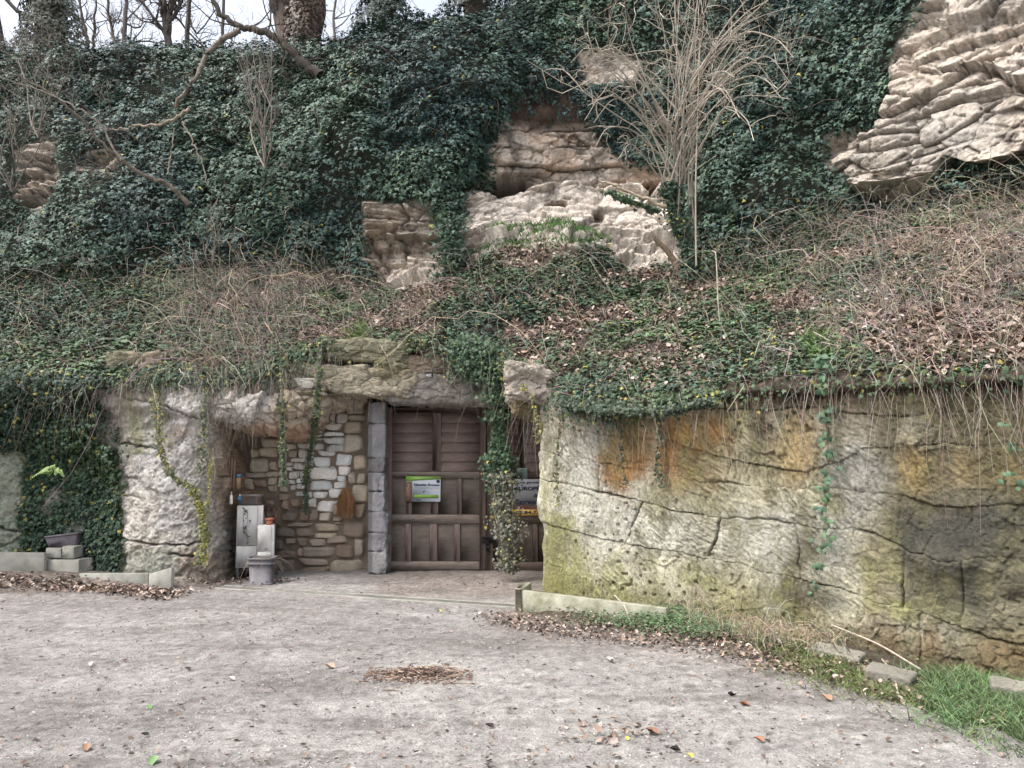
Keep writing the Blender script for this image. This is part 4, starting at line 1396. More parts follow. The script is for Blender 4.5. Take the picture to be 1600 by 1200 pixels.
# left edge slabs under the bank, above the pillar
o = boulder('ledge_rock', 172, 262, 552, 604, 9.95, 0.8, M_ROCK, (0.22, 0.19, 0.14), 510, 40, rise=-0.05, rough_=0.05, moss=(0.12, 0.12, 0.07))
tag(o, 'mossy brown ledge rock on top of the pale pillar', 'rock')

# ================================================================== MASONRY INFILL
wall = empty('stone_wall', P(475, 890, 10.7))
tag(wall, 'dry stone wall of white, tan and brown stones filling the recess', 'stone wall')
wl = np.array(wall.location)
WY = 10.66
# mortar backing
nx, nz = 120, 90
A = np.array([[P(355 + (583 - 355) * i / (nx - 1), 612 + (905 - 612) * j / (nz - 1), WY + 0.05) for i in range(nx)] for j in range(nz)])
A[..., 1] += 0.03 * fbm(A, 5, 4, 520)
cm_ = np.array([0.20, 0.16, 0.125])[None, None] * (1 + .3 * fbm(A, 4, 4, 521))[..., None]
mk('mortar', A - wl, grid_faces(nz, nx), M_STONE, cm_, True, wall)
UPS = """1095,120,1175,158,G 1035,155,1080,260,G 1085,165,1205,268,G 1010,255,1078,290,G 980,278,1145,355,W 870,355,965,382,G 860,388,955,425,G
962,362,1158,412,W 1200,80,1405,175,T 1225,180,1400,250,T 1160,255,1400,390,T 1175,398,1395,580,T 580,428,665,475,G 670,425,735,468,G 745,428,870,468,G
775,398,855,420,G 880,430,950,455,G 955,422,1172,495,W 580,485,685,545,G 692,474,815,540,G 880,480,970,558,G 978,500,1160,575,G 585,552,685,632,T 690,547,800,632,G
895,565,1098,618,W 865,622,1048,728,W 1080,588,1262,712,W 590,640,785,680,W 578,686,650,722,G 655,692,780,765,G 580,728,645,770,G 1028,728,1090,762,G 1097,720,1240,818,W
585,776,718,855,W 725,772,780,845,G 828,742,1092,868,W 1105,828,1205,890,W 1268,592,1400,778,T 1215,790,1302,905,T 1310,788,1415,900,T 820,880,1045,978,W 1052,880,1205,955,W
675,852,790,902,W 595,865,668,910,W 620,918,672,978,W 678,908,790,970,W 852,985,1010,1068,W 1022,962,1185,1072,W 805,1062,880,1155,W 888,1078,1078,1190,W 1245,920,1425,1100,T
300,430,490,525,T 290,530,490,635,T 210,545,285,635,T 180,642,390,782,T 402,660,490,768,T 125,790,368,845,T 374,778,490,832,T 115,852,225,978,T 232,860,380,940,B 388,840,478,915,T
482,840,580,915,G 390,925,480,1000,T 490,920,590,1005,T 500,1012,605,1085,B 660,985,795,1045,G 815,985,848,1052,W 105,985,190,1012,T 1085,1080,1145,1120,G 1050,20,1190,95,T
500,428,575,520,T 500,530,575,630,G 495,640,572,740,T 495,745,575,830,G 800,470,870,560,G 800,570,860,640,G 785,650,860,735,G 785,740,822,840,G"""
LOWS = """465,480,525,560,B 535,470,625,535,B 475,565,610,655,D 615,545,690,650,D 695,560,758,648,B 762,580,865,655,T 878,505,955,610,B 885,616,960,648,B
890,655,960,675,B 500,662,730,695,B 735,662,940,742,T 740,745,935,788,T 960,640,1140,785,D 1060,500,1145,630,B 415,700,580,785,D 590,700,725,770,D 410,790,480,885,D 490,790,580,835,B
590,780,680,860,D 690,792,825,850,B 835,770,1000,835,B 640,862,885,950,B 895,840,1050,955,D 1060,795,1140,940,B 850,962,1130,1080,L 600,955,845,1015,B 600,1022,845,1085,D
420,890,590,960,D 420,965,590,1080,D 605,868,636,945,B 20,812,90,890,D 28,905,90,1015,D 25,735,90,800,D 55,560,100,640,D 150,850,260,1010,D 330,480,400,560,B 335,570,400,640,D 405,560,465,690,D 640,470,680,535,B 958,560,1050,630,B"""
CMAP = {'W': (0.76, 0.74, 0.70), 'G': (0.58, 0.56, 0.52), 'T': (0.52, 0.45, 0.355), 'B': (0.36, 0.285, 0.225), 'D': (0.25, 0.20, 0.16), 'L': (0.38, 0.34, 0.27)}


def stone(x0, y0, x1, y1, kind, seed):
    r = np.random.default_rng(seed)
    a, b = P(x0, y0, WY), P(x1, y1, WY)
    cx, cz = (a[0] + b[0]) / 2, (a[2] + b[2]) / 2
    hx, hz_ = (b[0] - a[0]) / 2 * 1.12, (a[2] - b[2]) / 2 * 1.13
    n = 9
    t = np.linspace(-1, 1, n)
    U, W_ = np.meshgrid(t, t)
    cj = r.uniform(-0.34, 0.16, (2, 2, 2))
    ju = (cj[0, 0, 0] * (1 - U) * (1 - W_) * -1 + cj[0, 1, 0] * (1 + U) * (1 - W_) - cj[1, 0, 0] * (1 - U) * (1 + W_) + cj[1, 1, 0] * (1 + U) * (1 + W_)) / 4
    jw = (-cj[0, 0, 1] * (1 - U) * (1 - W_) - cj[0, 1, 1] * (1 + U) * (1 - W_) + cj[1, 0, 1] * (1 - U) * (1 + W_) + cj[1, 1, 1] * (1 + U) * (1 + W_)) / 4
    ed = np.maximum(np.abs(U), np.abs(W_))
    pn = ((np.abs(U) ** 6 + np.abs(W_) ** 6) ** (1 / 6))
    k = np.where(ed > 0, ed / np.maximum(pn, 1e-6), 1)
    X = cx + (U * k + ju) * hx
    Zz = cz + (W_ * k + jw) * hz_
    prd = r.uniform(0.015, 0.035)
    Yy = WY + 0.05 - (prd + 0.035) * (1 - np.clip((ed - 0.72) / 0.28, 0, 1) ** 3)
    Pp = np.stack([X, Yy, Zz], -1)
    Pp[..., 1] += 0.028 * fbm(Pp, 13, 4, seed, .65) + 0.018 * (U * r.uniform(-1, 1) + W_ * r.uniform(-1, 1))
    Pp[..., 0] += 0.008 * noise(Pp * 16, seed + 1)
    Pp[..., 2] += 0.008 * noise(Pp * 16, seed + 2)
    Pp[ed > 0.99, 1] = WY + 0.07
    cc = np.array(CMAP[kind]) * r.uniform(0.85, 1.12) * (1 + np.array([.05, 0, -.05]) * r.uniform(-1, 1))
    cc = cc[None, None] * (1 + .18 * fbm(Pp, 9, 3, seed + 4))[..., None]
    mk('stone', (Pp - wl), grid_faces(n, n)[:, ::-1], M_STONE, cc, True, wall)


for q, s_ in enumerate(UPS.split()):
    v = s_.split(',')
    x0, y0, x1, y1 = [float(z) for z in v[:4]]
    stone(360 + x0 / 6.665, 620 + y0 / 6.665, 360 + x1 / 6.665, 620 + y1 / 6.665, v[4], 600 + q)
for q, s_ in enumerate(LOWS.split()):
    v = s_.split(',')
    x0, y0, x1, y1 = [float(z) for z in v[:4]]
    stone(350 + x0 / 5.217, 690 + y0 / 5.217, 350 + x1 / 5.217, 690 + y1 / 5.217, v[4], 800 + q)

# ================================================================== CONCRETE JAMB
jamb = empty('door_jamb', P(589, 893, 10.3))
tag(jamb, 'rough grey concrete jamb between the stone wall and the doors', 'door jamb')
jl = np.array(jamb.location)
jy = [628, 662, 716, 738, 768, 800, 832, 862, 897]
for q in range(len(jy) - 1):
    r = np.random.default_rng(900 + q)
    a, b = P(573, jy[q] - 0.25, 10.3), P(602, jy[q + 1] + 0.25, 10.3)
    V, F = cube_grid(22)
    V = V / ((np.abs(V) ** 22).sum(1) ** (1 / 22))[:, None]
    half = np.array([(b[0] - a[0]) / 2, 0.17, (a[2] - b[2]) / 2])
    ctr = np.array([(a[0] + b[0]) / 2, 10.47, (a[2] + b[2]) / 2])
    pw = V * half + ctr
    rr = sstep(-0.2, 0.9, V[:, 0])
    dd = 0.012 * fbm(pw, 8, 3, 900 + q) + rr * 0.07 * fbm(pw, 7, 4, 940, .65) * (q > 1) - 0.02 * sstep(.1, -.8, V[:, 0]) * sstep(.2, .7, V[:, 0] * 0 + 1)
    pw += (V / np.linalg.norm(V, axis=1, keepdims=True)) * dd[:, None]
    pw[:, 0] += rr * r.uniform(-0.02, 0.02) * (q > 1)
    cc = np.array([(0.27, 0.27, 0.28), (0.30, 0.30, 0.315), (0.24, 0.235, 0.24), (0.32, .32, .335), (0.33, .33, .345), (0.33, .33, .345), (0.32, .32, .33), (0.33, .325, .32)][q])
    cc = cc[None] * .8 * (1 + .5 * fbm(pw, 6, 5, 950, .65))[:, None]
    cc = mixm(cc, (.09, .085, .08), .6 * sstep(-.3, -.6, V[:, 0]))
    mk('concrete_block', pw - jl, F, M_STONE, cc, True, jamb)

# ================================================================== DOORS
DY = 10.60


def dx(px): return P(px, 760, DY)[0]
def dz(py): return P(760, py, DY)[2]


def leaf_board(parent, name, x0, y0, x1, y1, front, thick, mat, org):
    return box(name, dx(x0) - org[0], dx(x1) - org[0], DY - front - org[1], DY - front + thick - org[1], dz(y1) - org[2], dz(y0) - org[2], mat, parent, 0.005)


def lapped(parent, x0, y0, x1, y1, org):
    """slanted louvre board, bottom edge proud"""
    X0, X1 = dx(x0) - org[0], dx(x1) - org[0]
    zt, zb = dz(y0) - org[2], dz(y1) - org[2]
    yb = DY - org[1]
    V = [(X0, yb - 0.008, zt), (X1, yb - 0.008, zt), (X1, yb - 0.024, zb + 0.012), (X0, yb - 0.024, zb + 0.012), (X0, yb - 0.020, zb), (X1, yb - 0.020, zb), (X0, yb + 0.02, zb), (X1, yb + 0.02, zb), (X0, yb + 0.02, zt), (X1, yb + 0.02, zt)]
    Q = [(3, 2, 1, 0), (4, 5, 2, 3), (6, 7, 5, 4), (9, 8, 0, 1), (8, 9, 7, 6)]
    s1 = [(0, 8, 6, 4), (1, 5, 7, 9)]
    T = [(0, 4, 3), (1, 2, 5)]
    mk('louvre_board', V, [np.array(Q + s1), np.array(T)], M_WOOD_H, None, False, parent)


ld = empty('wooden_door', P(682, 890, DY))
tag(ld, 'left brown wooden door leaf with the green and white sign', 'door', 'cave door leaves')
og = np.array(ld.location)
box('backing_board', dx(604) - og[0], dx(759) - og[0], DY + 0.012 - og[1], DY + 0.035 - og[1], dz(889) - og[2], dz(637) - og[2], M_WOOD_H, ld, 0.002)
for a in [('stile', 603, 637, 612.5, 889.5, .03), ('stile', 749.5, 637, 759, 889.5, .03), ('stile', 675, 646, 689, 736.5, .028),
          ('rail', 612.7, 637, 749.3, 646, .028), ('rail', 612.7, 736.8, 749.3, 747.5, .032), ('rail', 612.7, 804, 749.3, 818, .032), ('rail', 612.7, 877, 749.3, 889.5, .032),
          ('stile', 635, 747.8, 643.5, 803.7, .026), ('stile', 673, 747.8, 685, 803.7, .026), ('stile', 714, 747.8, 721.5, 803.7, .026),
          ('stile', 634, 818.3, 643.5, 876.7, .026), ('stile', 671.5, 818.3, 684, 876.7, .026), ('stile', 710, 818.3, 719.5, 876.7, .026)]:
    nm, x0, y0, x1, y1, fr = a
    m_ = M_WOOD_V if nm == 'stile' else (M_WOOD_G if y0 > 730 else M_WOOD_H)
    leaf_board(ld, nm, x0, y0, x1, y1, fr, fr + 0.01, m_, og)
ys_ = np.linspace(646.2, 736.5, 7)
for k_ in range(6):
    lapped(ld, 612.7, ys_[k_], 674.7, ys_[k_ + 1], og)
    lapped(ld, 689.3, ys_[k_], 749.3, ys_[k_ + 1], og)
for (x0, x1, y0, y1) in [(612.7, 634.8, 747.7, 803.8), (643.7, 672.8, 747.7, 803.8), (685.2, 713.8, 747.7, 803.8), (721.7, 749.3, 747.7, 803.8),
                         (612.7, 633.8, 818.2, 876.8), (643.7, 671.3, 818.2, 876.8), (684.2, 709.8, 818.2, 876.8), (719.7, 749.3, 818.2, 876.8)]:
    leaf_board(ld, 'panel', x0, y0, x1, y1, 0.004, 0.012, M_PANEL, og)

rd = empty('wooden_door', P(815, 890, DY))
tag(rd, 'right brown wooden door leaf half hidden by hanging ivy', 'door', 'cave door leaves')
og = np.array(rd.location)
box('backing_board', dx(761) - og[0], dx(872) - og[0], DY + 0.012 - og[1], DY + 0.035 - og[1], dz(892) - og[2], dz(637) - og[2], M_WOOD_H, rd, 0.002)
for a in [('stile', 760.5, 637, 770, 892, .026), ('stile', 862, 637, 872, 892, .03), ('rail', 770.3, 637, 861.7, 648, .028),
          ('rail', 770.3, 738, 861.7, 748, .030), ('rail', 770.3, 804, 861.7, 818, .030), ('rail', 770.3, 878, 861.7, 892, .030),
          ('stile', 812, 648.3, 820, 737.7, .022), ('stile', 798, 748.3, 806, 803.7, .022), ('stile', 832, 748.3, 840, 803.7, .022), ('stile', 798, 818.3, 806, 877.7, .022), ('stile', 832, 818.3, 840, 877.7, .022)]:
    nm, x0, y0, x1, y1, fr = a
    leaf_board(rd, nm, x0, y0, x1, y1, fr, fr + 0.01, M_WOOD_V if nm == 'stile' else M_WOOD_H, og)
ys_ = np.linspace(648.2, 737.6, 7)
for k_ in range(6):
    lapped(rd, 770.3, ys_[k_], 811.8, ys_[k_ + 1], og)
    lapped(rd, 820.2, ys_[k_], 861.7, ys_[k_ + 1], og)
for (x0, x1) in ((770.3, 797.8), (806.2, 831.8), (840.2, 861.7)):
    for (y0, y1) in ((748.4, 803.6), (818.4, 877.6)):
        leaf_board(rd, 'panel', x0, y0, x1, y1, 0.004, 0.012, M_PANEL, og)

# hasp and padlock, hinge plate
hp = empty('hasp_lock', P(766, 845, DY - 0.045))
tag(hp, 'black iron hasp and padlock joining the two door leaves', 'lock')
ho_ = np.array(hp.location)
for (x0, x1, y0, y1) in ((753.5, 763, 838, 841.5), (753.5, 763, 844, 847.5), (763.5, 775, 837.5, 848)):
    box('plate', dx(x0) - ho_[0], dx(x1) - ho_[0], DY - 0.048 - ho_[1], DY - 0.034 - ho_[1], dz(y1) - ho_[2], dz(y0) - ho_[2], M_BLACK, hp, 0.002)
box('padlock', dx(760) - ho_[0], dx(766) - ho_[0], DY - 0.075 - ho_[1], DY - 0.05 - ho_[1], dz(860) - ho_[2], dz(852) - ho_[2], M_BLACK, hp, 0.004)
tb = Tubes()
ang = np.linspace(0, pi, 9)
cxx, czz = (dx(760) + dx(766)) / 2 - ho_[0], dz(852) - ho_[2]
tb.add(np.stack([cxx + 0.017 * np.cos(ang), np.full(9, DY - 0.062 - ho_[1]), czz + 0.045 * np.sin(ang)], -1), 0.004, 6, (.1, .1, .1))
tb.build('shackle', M_BLACK, hp)
hg_ = box('hinge_plate', dx(756.5), dx(761.5), DY - 0.05, DY - 0.034, dz(737), dz(724), M_BLACK, None, 0.003)
tag(hg_, 'small black iron plate where the door leaves meet above the mid rail', 'hinge')
# near-black strip painting the shade in the gap between lintel and doors
o = box('gap_shade_strip', dx(600), dx(875), DY - 0.12, DY + 0.1, dz(636.5), dz(626), M_NEAR_BLACK)
tag(o, 'near-black strip standing in for shade in the gap above the doors', 'board')
o = box('cave_back', dx(560), dx(900), DY + 0.35, DY + 0.4, -0.05, 2.6, M_NEAR_BLACK)
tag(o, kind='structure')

# ------------------------------------------------------------------ signs
def text_mesh(name, s, x, y, z, w_, h_, mat, parent, bold=0.0, sx=None):
    cu = bpy.data.curves.new('lettering', 'FONT')
    cu.body = s
    cu.size = 1
    cu.offset = bold
    cu.extrude = 0.0
    cu.resolution_u = 3
    to = bpy.data.objects.new('lettering', cu)
    COL.objects.link(to)
    dg = bpy.context.evaluated_depsgraph_get()
    dg.update()
    me = bpy.data.meshes.new_from_object(to.evaluated_get(dg))
    bpy.data.objects.remove(to)
    n = len(me.vertices)
    co = np.zeros(n * 3)
    me.vertices.foreach_get('co', co)
    co = co.reshape(-1, 3)
    mn, mx = co.min(0), co.max(0)
    X = x + (co[:, 0] - mn[0]) / (mx[0] - mn[0]) * w_
    Zt = z + (co[:, 1] - mn[1]) / (mx[1] - mn[1]) * h_
    me.vertices.foreach_set('co', np.stack([X, np.full(n, y), Zt], -1).ravel().astype(np.float32))
    me.materials.clear()
    me.materials.append(mat)
    me.update()
    o = bpy.data.objects.new(name, me)
    COL.objects.link(o)
    o.parent = parent
    return o


def quad(name, pts, mat, parent, thick=0.002):
    """thin flat print: polygon in local x,z at local y, with a small thickness"""
    pts = np.array(pts, float)
    n = len(pts)
    b = pts.copy(); b[:, 1] += thick
    V = np.concatenate([pts, b])
    sides = np.array([[i, i + n, (i + 1) % n + n, (i + 1) % n] for i in range(n)])
    return mk(name, V, [np.arange(n)[None, :], sides], mat, None, False, parent)


sg_ = empty('green_white_sign', P(661, 764, DY - 0.05))
tag(sg_, 'green and white name sign fixed to the left door leaf', 'sign')
so = np.array(sg_.location)
SW, SH = 0.455, 0.325      # size of the board


def sp(u, v, y=0.0): return (-SW / 2 + u * SW, y, -SH / 2 + v * SH)


o = box('board', -SW / 2 + 0.0, SW / 2, 0.004, 0.012, -SH / 2, SH / 2, M_SIGNW, sg_, 0.001)
quad('header_band', [sp(0, .80, -.002), sp(0.5, .86, -.002), sp(1, .90, -.002), sp(1, 1, -.002), sp(0, 1, -.002)], M_SIGNG, sg_)
quad('header_stripe', [sp(.03, .88, -.0045), sp(.7, .93, -.0045), sp(.95, .965, -.0045), sp(.3, .955, -.0045)], M_SIGNG2, sg_)
quad('picture', [sp(0, 0, -.002), sp(.18, 0, -.002), sp(.18, .79, -.002), sp(0, .78, -.002)], M_PHOTO, sg_)
quad('footer_band', [sp(.24, .15, -.002), sp(.93, .15, -.002), sp(.95, .20, -.002), sp(.93, .27, -.002), sp(.24, .27, -.002)], M_SIGNG, sg_)
quad('emblem', [sp(.88, .76, -.006), sp(.97, .76, -.006), sp(.97, .87, -.006), sp(.88, .87, -.006)], M_INK, sg_)
text_mesh('lettering', 'Sébastien Bruneau', -SW / 2 + .235 * SW, -.004, -SH / 2 + .625 * SH, .73 * SW, .095 * SH, M_INK, sg_, 0.03)
text_mesh('lettering', 'Champignons  du gr. le vau', -SW / 2 + .235 * SW, -.004, -SH / 2 + .51 * SH, .73 * SW, .07 * SH, M_INK2, sg_, 0.0)
text_mesh('lettering', 'www', -SW / 2 + .56 * SW, -.004, -SH / 2 + .37 * SH, .13 * SW, .025 * SH, M_INK2, sg_, 0.01)
quad('bird_mark', [sp(.49, .36, -.003), sp(.53, .38, -.003), sp(.56, .44, -.003), sp(.52, .43, -.003)], M_INK, sg_)
quad('footer_mark', [sp(.33, .055, -.003), sp(.45, .055, -.003), sp(.45, .08, -.003), sp(.33, .08, -.003)], M_INK, sg_)
sg_.rotation_euler = (0, radians(0.8), 0)

s2 = empty('warning_sign', P(838, 777, DY - 0.045))
tag(s2, 'white and orange security warning sign on the right door leaf', 'sign')
SW, SH = 0.60, 0.47
box('board', -SW / 2, SW / 2, 0.004, 0.010, -SH / 2, SH / 2, M_SIGNGREY, s2, 0.001)
quad('orange_band', [sp(0, 0, -.001), sp(1, 0, -.001), sp(1, .165, -.001), sp(0, .165, -.001)], M_ORANGE, s2)
text_mesh('lettering', 'Site protégé par', -SW / 2 + .06 * SW, -.002, -SH / 2 + .86 * SH, .88 * SW, .09 * SH, M_INK, s2, 0.02)
text_mesh('lettering', 'EUROPÉENNE', -SW / 2 + .05 * SW, -.002, -SH / 2 + .69 * SH, .90 * SW, .13 * SH, M_INK, s2, 0.03)
text_mesh('lettering', 'de', -SW / 2 + .44 * SW, -.002, -SH / 2 + .50 * SH, .10 * SW, .11 * SH, M_INK, s2, 0.03)
text_mesh('lettering', 'Surveillance', -SW / 2 + .05 * SW, -.002, -SH / 2 + .31 * SH, .90 * SW, .13 * SH, M_INK, s2, 0.03)
text_mesh('lettering', 'ATTENTION AU CHIEN', -SW / 2 + .05 * SW, -.002, -SH / 2 + .185 * SH, .90 * SW, .075 * SH, M_RED, s2, 0.02)
text_mesh('lettering', '05.84.73.40.20', -SW / 2 + .05 * SW, -.003, -SH / 2 + .035 * SH, .90 * SW, .10 * SH, M_INK, s2, 0.03)
o = box('small_notice', dx(807.5), dx(824), DY - 0.043, DY - 0.036, dz(748.3), dz(731), M_PALEGREEN)
tag(o, 'small faded pale green notice above the warning sign', 'notice')

# ------------------------------------------------------------------ floodlight
fl = empty('floodlight', P(670, 583, 9.5))
tag(fl, 'small black floodlight under the rock lintel with a cable', 'floodlight')
tb = Tubes()
for s_ in ([(-.045, 0, .05), (.045, 0, .05)], [(-.045, 0, .05), (-.045, 0, -.02)], [(.045, 0, .05), (.045, 0, -.02)]):
    tb.add(np.array(s_), 0.005, 5, (.03, .03, .03))
tb.build('bracket', M_BLACK, fl)
hd = box('lamp_head', -.042, .042, -.02, .03, -.045, -.0, M_BLACK, fl, 0.004)
hd.rotation_euler = (radians(35), 0, radians(-10))
ln_ = box('lens', -.034, .034, -.024, -.019, -.039, -.006, M_LENS, fl, 0.001)
ln_.rotation_euler = (radians(35), 0, radians(-10))
tb = Tubes()
f0 = np.array(fl.location)
tb.add(curve3([P(675, 579, 9.5) - f0, P(690, 575, 9.5) - f0, P(702, 577, 9.52) - f0, P(718, 583, 9.55) - f0, P(726, 592, 9.6) - f0], 20), 0.006, 5, (.03, .03, .03))
tb.build('cable', M_BLACK, fl)

# ================================================================== OBJECTS IN THE RECESS
def wbox(px0, px1, py0, py1, Y, depth):
    a, b = P(px0, py1, Y), P(px1, py0, Y)
    return a[0], b[0], Y, Y + depth, a[2], b[2]


# tall cabinet: door facing left part, side panel
cab = empty('white_cabinet', P(392, 893, 10.0))
tag(cab, 'tall white metal cabinet on legs, taller of the two white boxes', 'cabinet', 'white cabinets')
cb = np.array(cab.location)
H_ = P(390, 790, 10)[2]
z0 = P(390, 887, 10.0)[2] - cb[2]
zt = H_ - cb[2]
box('body', -0.18, 0.13, 0.0, 0.36, z0, zt, M_WHITE, cab, 0.006)
box('door_panel', -0.176, 0.060, -0.014, -0.002, z0 + 0.27, zt - 0.008, M_WHITE, cab, 0.003)
box('drawer_panel', -0.176, 0.060, -0.014, -0.002, z0 + 0.006, z0 + 0.262, M_WHITE, cab, 0.003)
for x_, y_ in ((-0.16, 0.03), (0.11, 0.03), (-0.16, 0.32), (0.11, 0.32)):
    box('leg', x_ - 0.015, x_ + 0.015, y_ - .015, y_ + .015, -0.09, z0 + 0.002, M_PLASTIC, cab, 0.002)
cab.rotation_euler = (0, 0, radians(14))
cab2 = empty('white_cabinet', P(413, 897, 9.86))
tag(cab2, 'smaller white metal cabinet, the one with the terracotta pot on top', 'cabinet', 'white cabinets')
ct = P(413, 821, 9.86)[2] - cab2.location[2]
box('body', -0.09, 0.105, 0.0, 0.22, 0.03, ct, M_WHITE, cab2, 0.006)
box('door_panel', -0.086, 0.068, -0.013, -0.002, 0.036 + 0.24, ct - 0.006, M_WHITE, cab2, 0.003)
box('drawer_panel', -0.086, 0.068, -0.013, -0.002, 0.036, 0.268, M_WHITE, cab2, 0.003)
box('handle', 0.0, 0.03, -0.018, -0.0135, 0.30, 0.306, M_BLACK, cab2, 0.001)
cab2.rotation_euler = (0, 0, radians(14))


def lathe(name, prof, n, mat, parent=None, origin=(0, 0, 0), squash=1.0, sq=None):
    """profile (r,z) turned; sq>2 makes the plan a rounded rectangle"""
    a = np.arange(n) * 2 * pi / n
    ca_, sa_ = np.cos(a), np.sin(a)
    if sq:
        k = (np.abs(ca_) ** sq + np.abs(sa_) ** sq) ** (-1 / sq)
        ca_, sa_ = ca_ * k, sa_ * k
    V = np.array([[(r_ * c_, r_ * s_ * squash, z_) for c_, s_ in zip(ca_, sa_)] for r_, z_ in prof]).reshape(-1, 3)
    m = len(prof)
    idx = np.arange(m * n).reshape(m, n)
    nx_ = np.roll(idx, -1, 1)
    F = np.stack([idx[:-1], nx_[:-1], nx_[1:], idx[1:]], -1).reshape(-1, 4)
    o = mk(name, V, F, mat, None, False, parent)
    o.location = origin
    return o


def dry_tuft(name, loc, n, lmin, lmax, seed, spread=1.0, upw=0.6, label='', cat='plant', base=(0.27, 0.18, 0.10), rad=0.0025, droop=0.9, box_=(0.1, 0.05), parent=None):
    r = np.random.default_rng(seed)
    L = r.uniform(lmin, lmax, n)[:, None]
    p0 = np.stack([r.uniform(-box_[0], box_[0], n), r.uniform(-box_[1], box_[1], n), np.zeros(n)], -1)
    d = rdir(n, r) * spread
    d[:, 2] = np.abs(d[:, 2]) * 0.4 + upw
    d /= np.linalg.norm(d, axis=1, keepdims=True)
    t = np.linspace(0, 1, 7)
    path = p0[:, None] + d[:, None] * (L * t[None])[..., None] + np.array([0, 0, -droop]) * (L * (t ** 2)[None])[..., None]
    R = (rad * r.uniform(.6, 1.4, n))[:, None] * (1 - 0.75 * t)[None]
    tb_ = Tubes()
    tb_.addb(path, R, 3, stem_cols(n, seed + 1, base))
    o = tb_.build(name, M_STEM, parent)
    o.location = loc
    if parent is None: tag(o, label, cat)
    return o


# planter box on tall cabinet, with dry grass
pb = empty('planter_box', P(392, 789, 10.08))
tag(pb, 'dark grey plastic planter box on top of the tall white cabinet', 'planter')
lathe('trough', [(0.0, 0.01), (0.135, 0.01), (0.145, 0.10), (0.158, 0.10), (0.158, 0.135), (0.143, 0.135), (0.138, 0.10), (0, 0.10)], 24, M_PLASTIC, pb, (0, 0, 0), 0.55, 6)
dry_tuft('dried_grass', P(388, 778, 10.08), 260, 0.12, 0.34, 31, 1.2, 0.75, 'dried brown grass spilling from the grey planter box', 'dried plant', (0.27, 0.17, 0.10), 0.0028, 0.8, (0.11, 0.04))
dry_tuft('dried_creeper', P(420, 792, 10.2), 200, 0.10, 0.30, 32, 1.2, 0.35, 'dark withered creeper right of the planter box', 'dried plant', (0.15, 0.10, 0.075), 0.003, 1.2, (0.12, 0.06))
# terracotta pot
tp = empty('terracotta_pot', P(421, 820.5, 9.95))
tag(tp, 'small terracotta flower pot on the smaller white cabinet', 'flower pot')
lathe('pot_body', [(0.0, 0.0), (0.036, 0.0), (0.046, 0.062), (0.0, .055)], 20, M_TERRA, tp)
lathe('pot_rim', [(0.046, 0.06), (0.054, 0.06), (0.056, 0.085), (0.047, 0.085), (0.044, 0.06)], 20, M_TERRA, tp)
# grey bin planter in front
gb = empty('plant_bin', P(409, 911, 9.62))
gz0 = 0.0
gb.location = (P(409, 911, 9.62)[0], 9.62, 0.0)
tag(gb, 'grey plastic planter bin standing in front of the white cabinets', 'planter')
lathe('tub', [(0.0, 0.0), (0.155, 0.0), (0.155, 0.03), (0.125, 0.035), (0.14, 0.24), (0.0, 0.235)], 24, M_PLASTIC, gb, (0, 0, 0), 0.8, 5)
lathe('rim', [(0.138, 0.235), (0.158, 0.24), (0.16, 0.262), (0.145, 0.264), (0.145, 0.295), (0.162, 0.297), (0.162, 0.318), (0.142, 0.318), (0.135, 0.26)], 24, M_PLASTIC, gb, (0, 0, 0), 0.8, 5)
dry_tuft('withered_plant', (gb.location[0], gb.location[1], 0.28), 70, 0.15, 0.42, 33, 1.3, 0.55, 'withered grey plant trailing out of the planter bin', 'dried plant', (0.26, 0.22, 0.18), 0.0028, 1.0, (0.12, 0.08))
# trailing stems with tiny leaves on the cabinet door
tb = Tubes()
Cb = np.array(cab.location)
tc_ = P(376, 800, 9.93)
path1 = curve3([P(381, 795, 9.96), P(380, 815, 9.955), P(382, 830, 9.95), P(387, 838, 9.94)], 14)
path2 = curve3([P(386, 796, 9.95), P(387, 812, 9.945), P(385, 828, 9.94), P(388, 848, 9.93)], 14)
for p_ in (path1, path2):
    tb.add(p_, 0.002, 4, (0.06, 0.05, 0.04))
tcb = empty('trailing_vine', tuple(path1[0]))
tag(tcb, 'thin dark vine trailing down the door of the tall white cabinet', 'vine')
o = tb.build('stem', M_STEM, tcb); o.location = -path1[0]
r = np.random.default_rng(5)
pp = np.concatenate([path1, path2])[r.integers(0, 28, 26)] + r.normal(size=(26, 3)) * np.array([.012, .004, .012])
o = leaf_obj('leaves', pp, np.tile([0, -1.0, 0.2], (26, 1)) + rdir(26, r) * .3, rdir(26, r), r.uniform(.015, .03, 26), np.tile([.04, .045, .035], (26, 1)), IVY_NEAR, M_LEAF, tcb)
o.location = -path1[0]
o['kind'] = 'stuff'
# small oddments left of cabinet: brush holder tube with blue band, white brush, blue bottle
tu = empty('hanging_tube', P(373, 752, 10.0))
tag(tu, 'tan tube with a blue band hanging on the rock above the cabinet', 'tube')
lathe('tube_body', [(0.0, -0.09), (0.028, -0.09), (0.032, 0.09), (0.024, 0.09), (0.02, -0.05)], 18, M_TAN, tu)
lathe('band', [(0.031, 0.05), (0.036, 0.05), (0.036, 0.085), (0.031, 0.085)], 18, M_BLUE, tu)
bb = empty('blue_bottle', P(375, 782, 9.98))
tag(bb, 'small blue bottle lying on the planter left of the dried grass', 'bottle')
lathe('bottle_body', [(0, 0), (0.035, 0), (0.036, 0.04), (0.015, 0.055), (0.0, .055)], 16, M_BLUE, bb)
lathe('cap', [(0, 0.055), (0.014, 0.055), (0.014, 0.075), (0, .075)], 12, M_WHITE, bb)
sb = empty('scrub_brush', P(361, 780, 9.85))
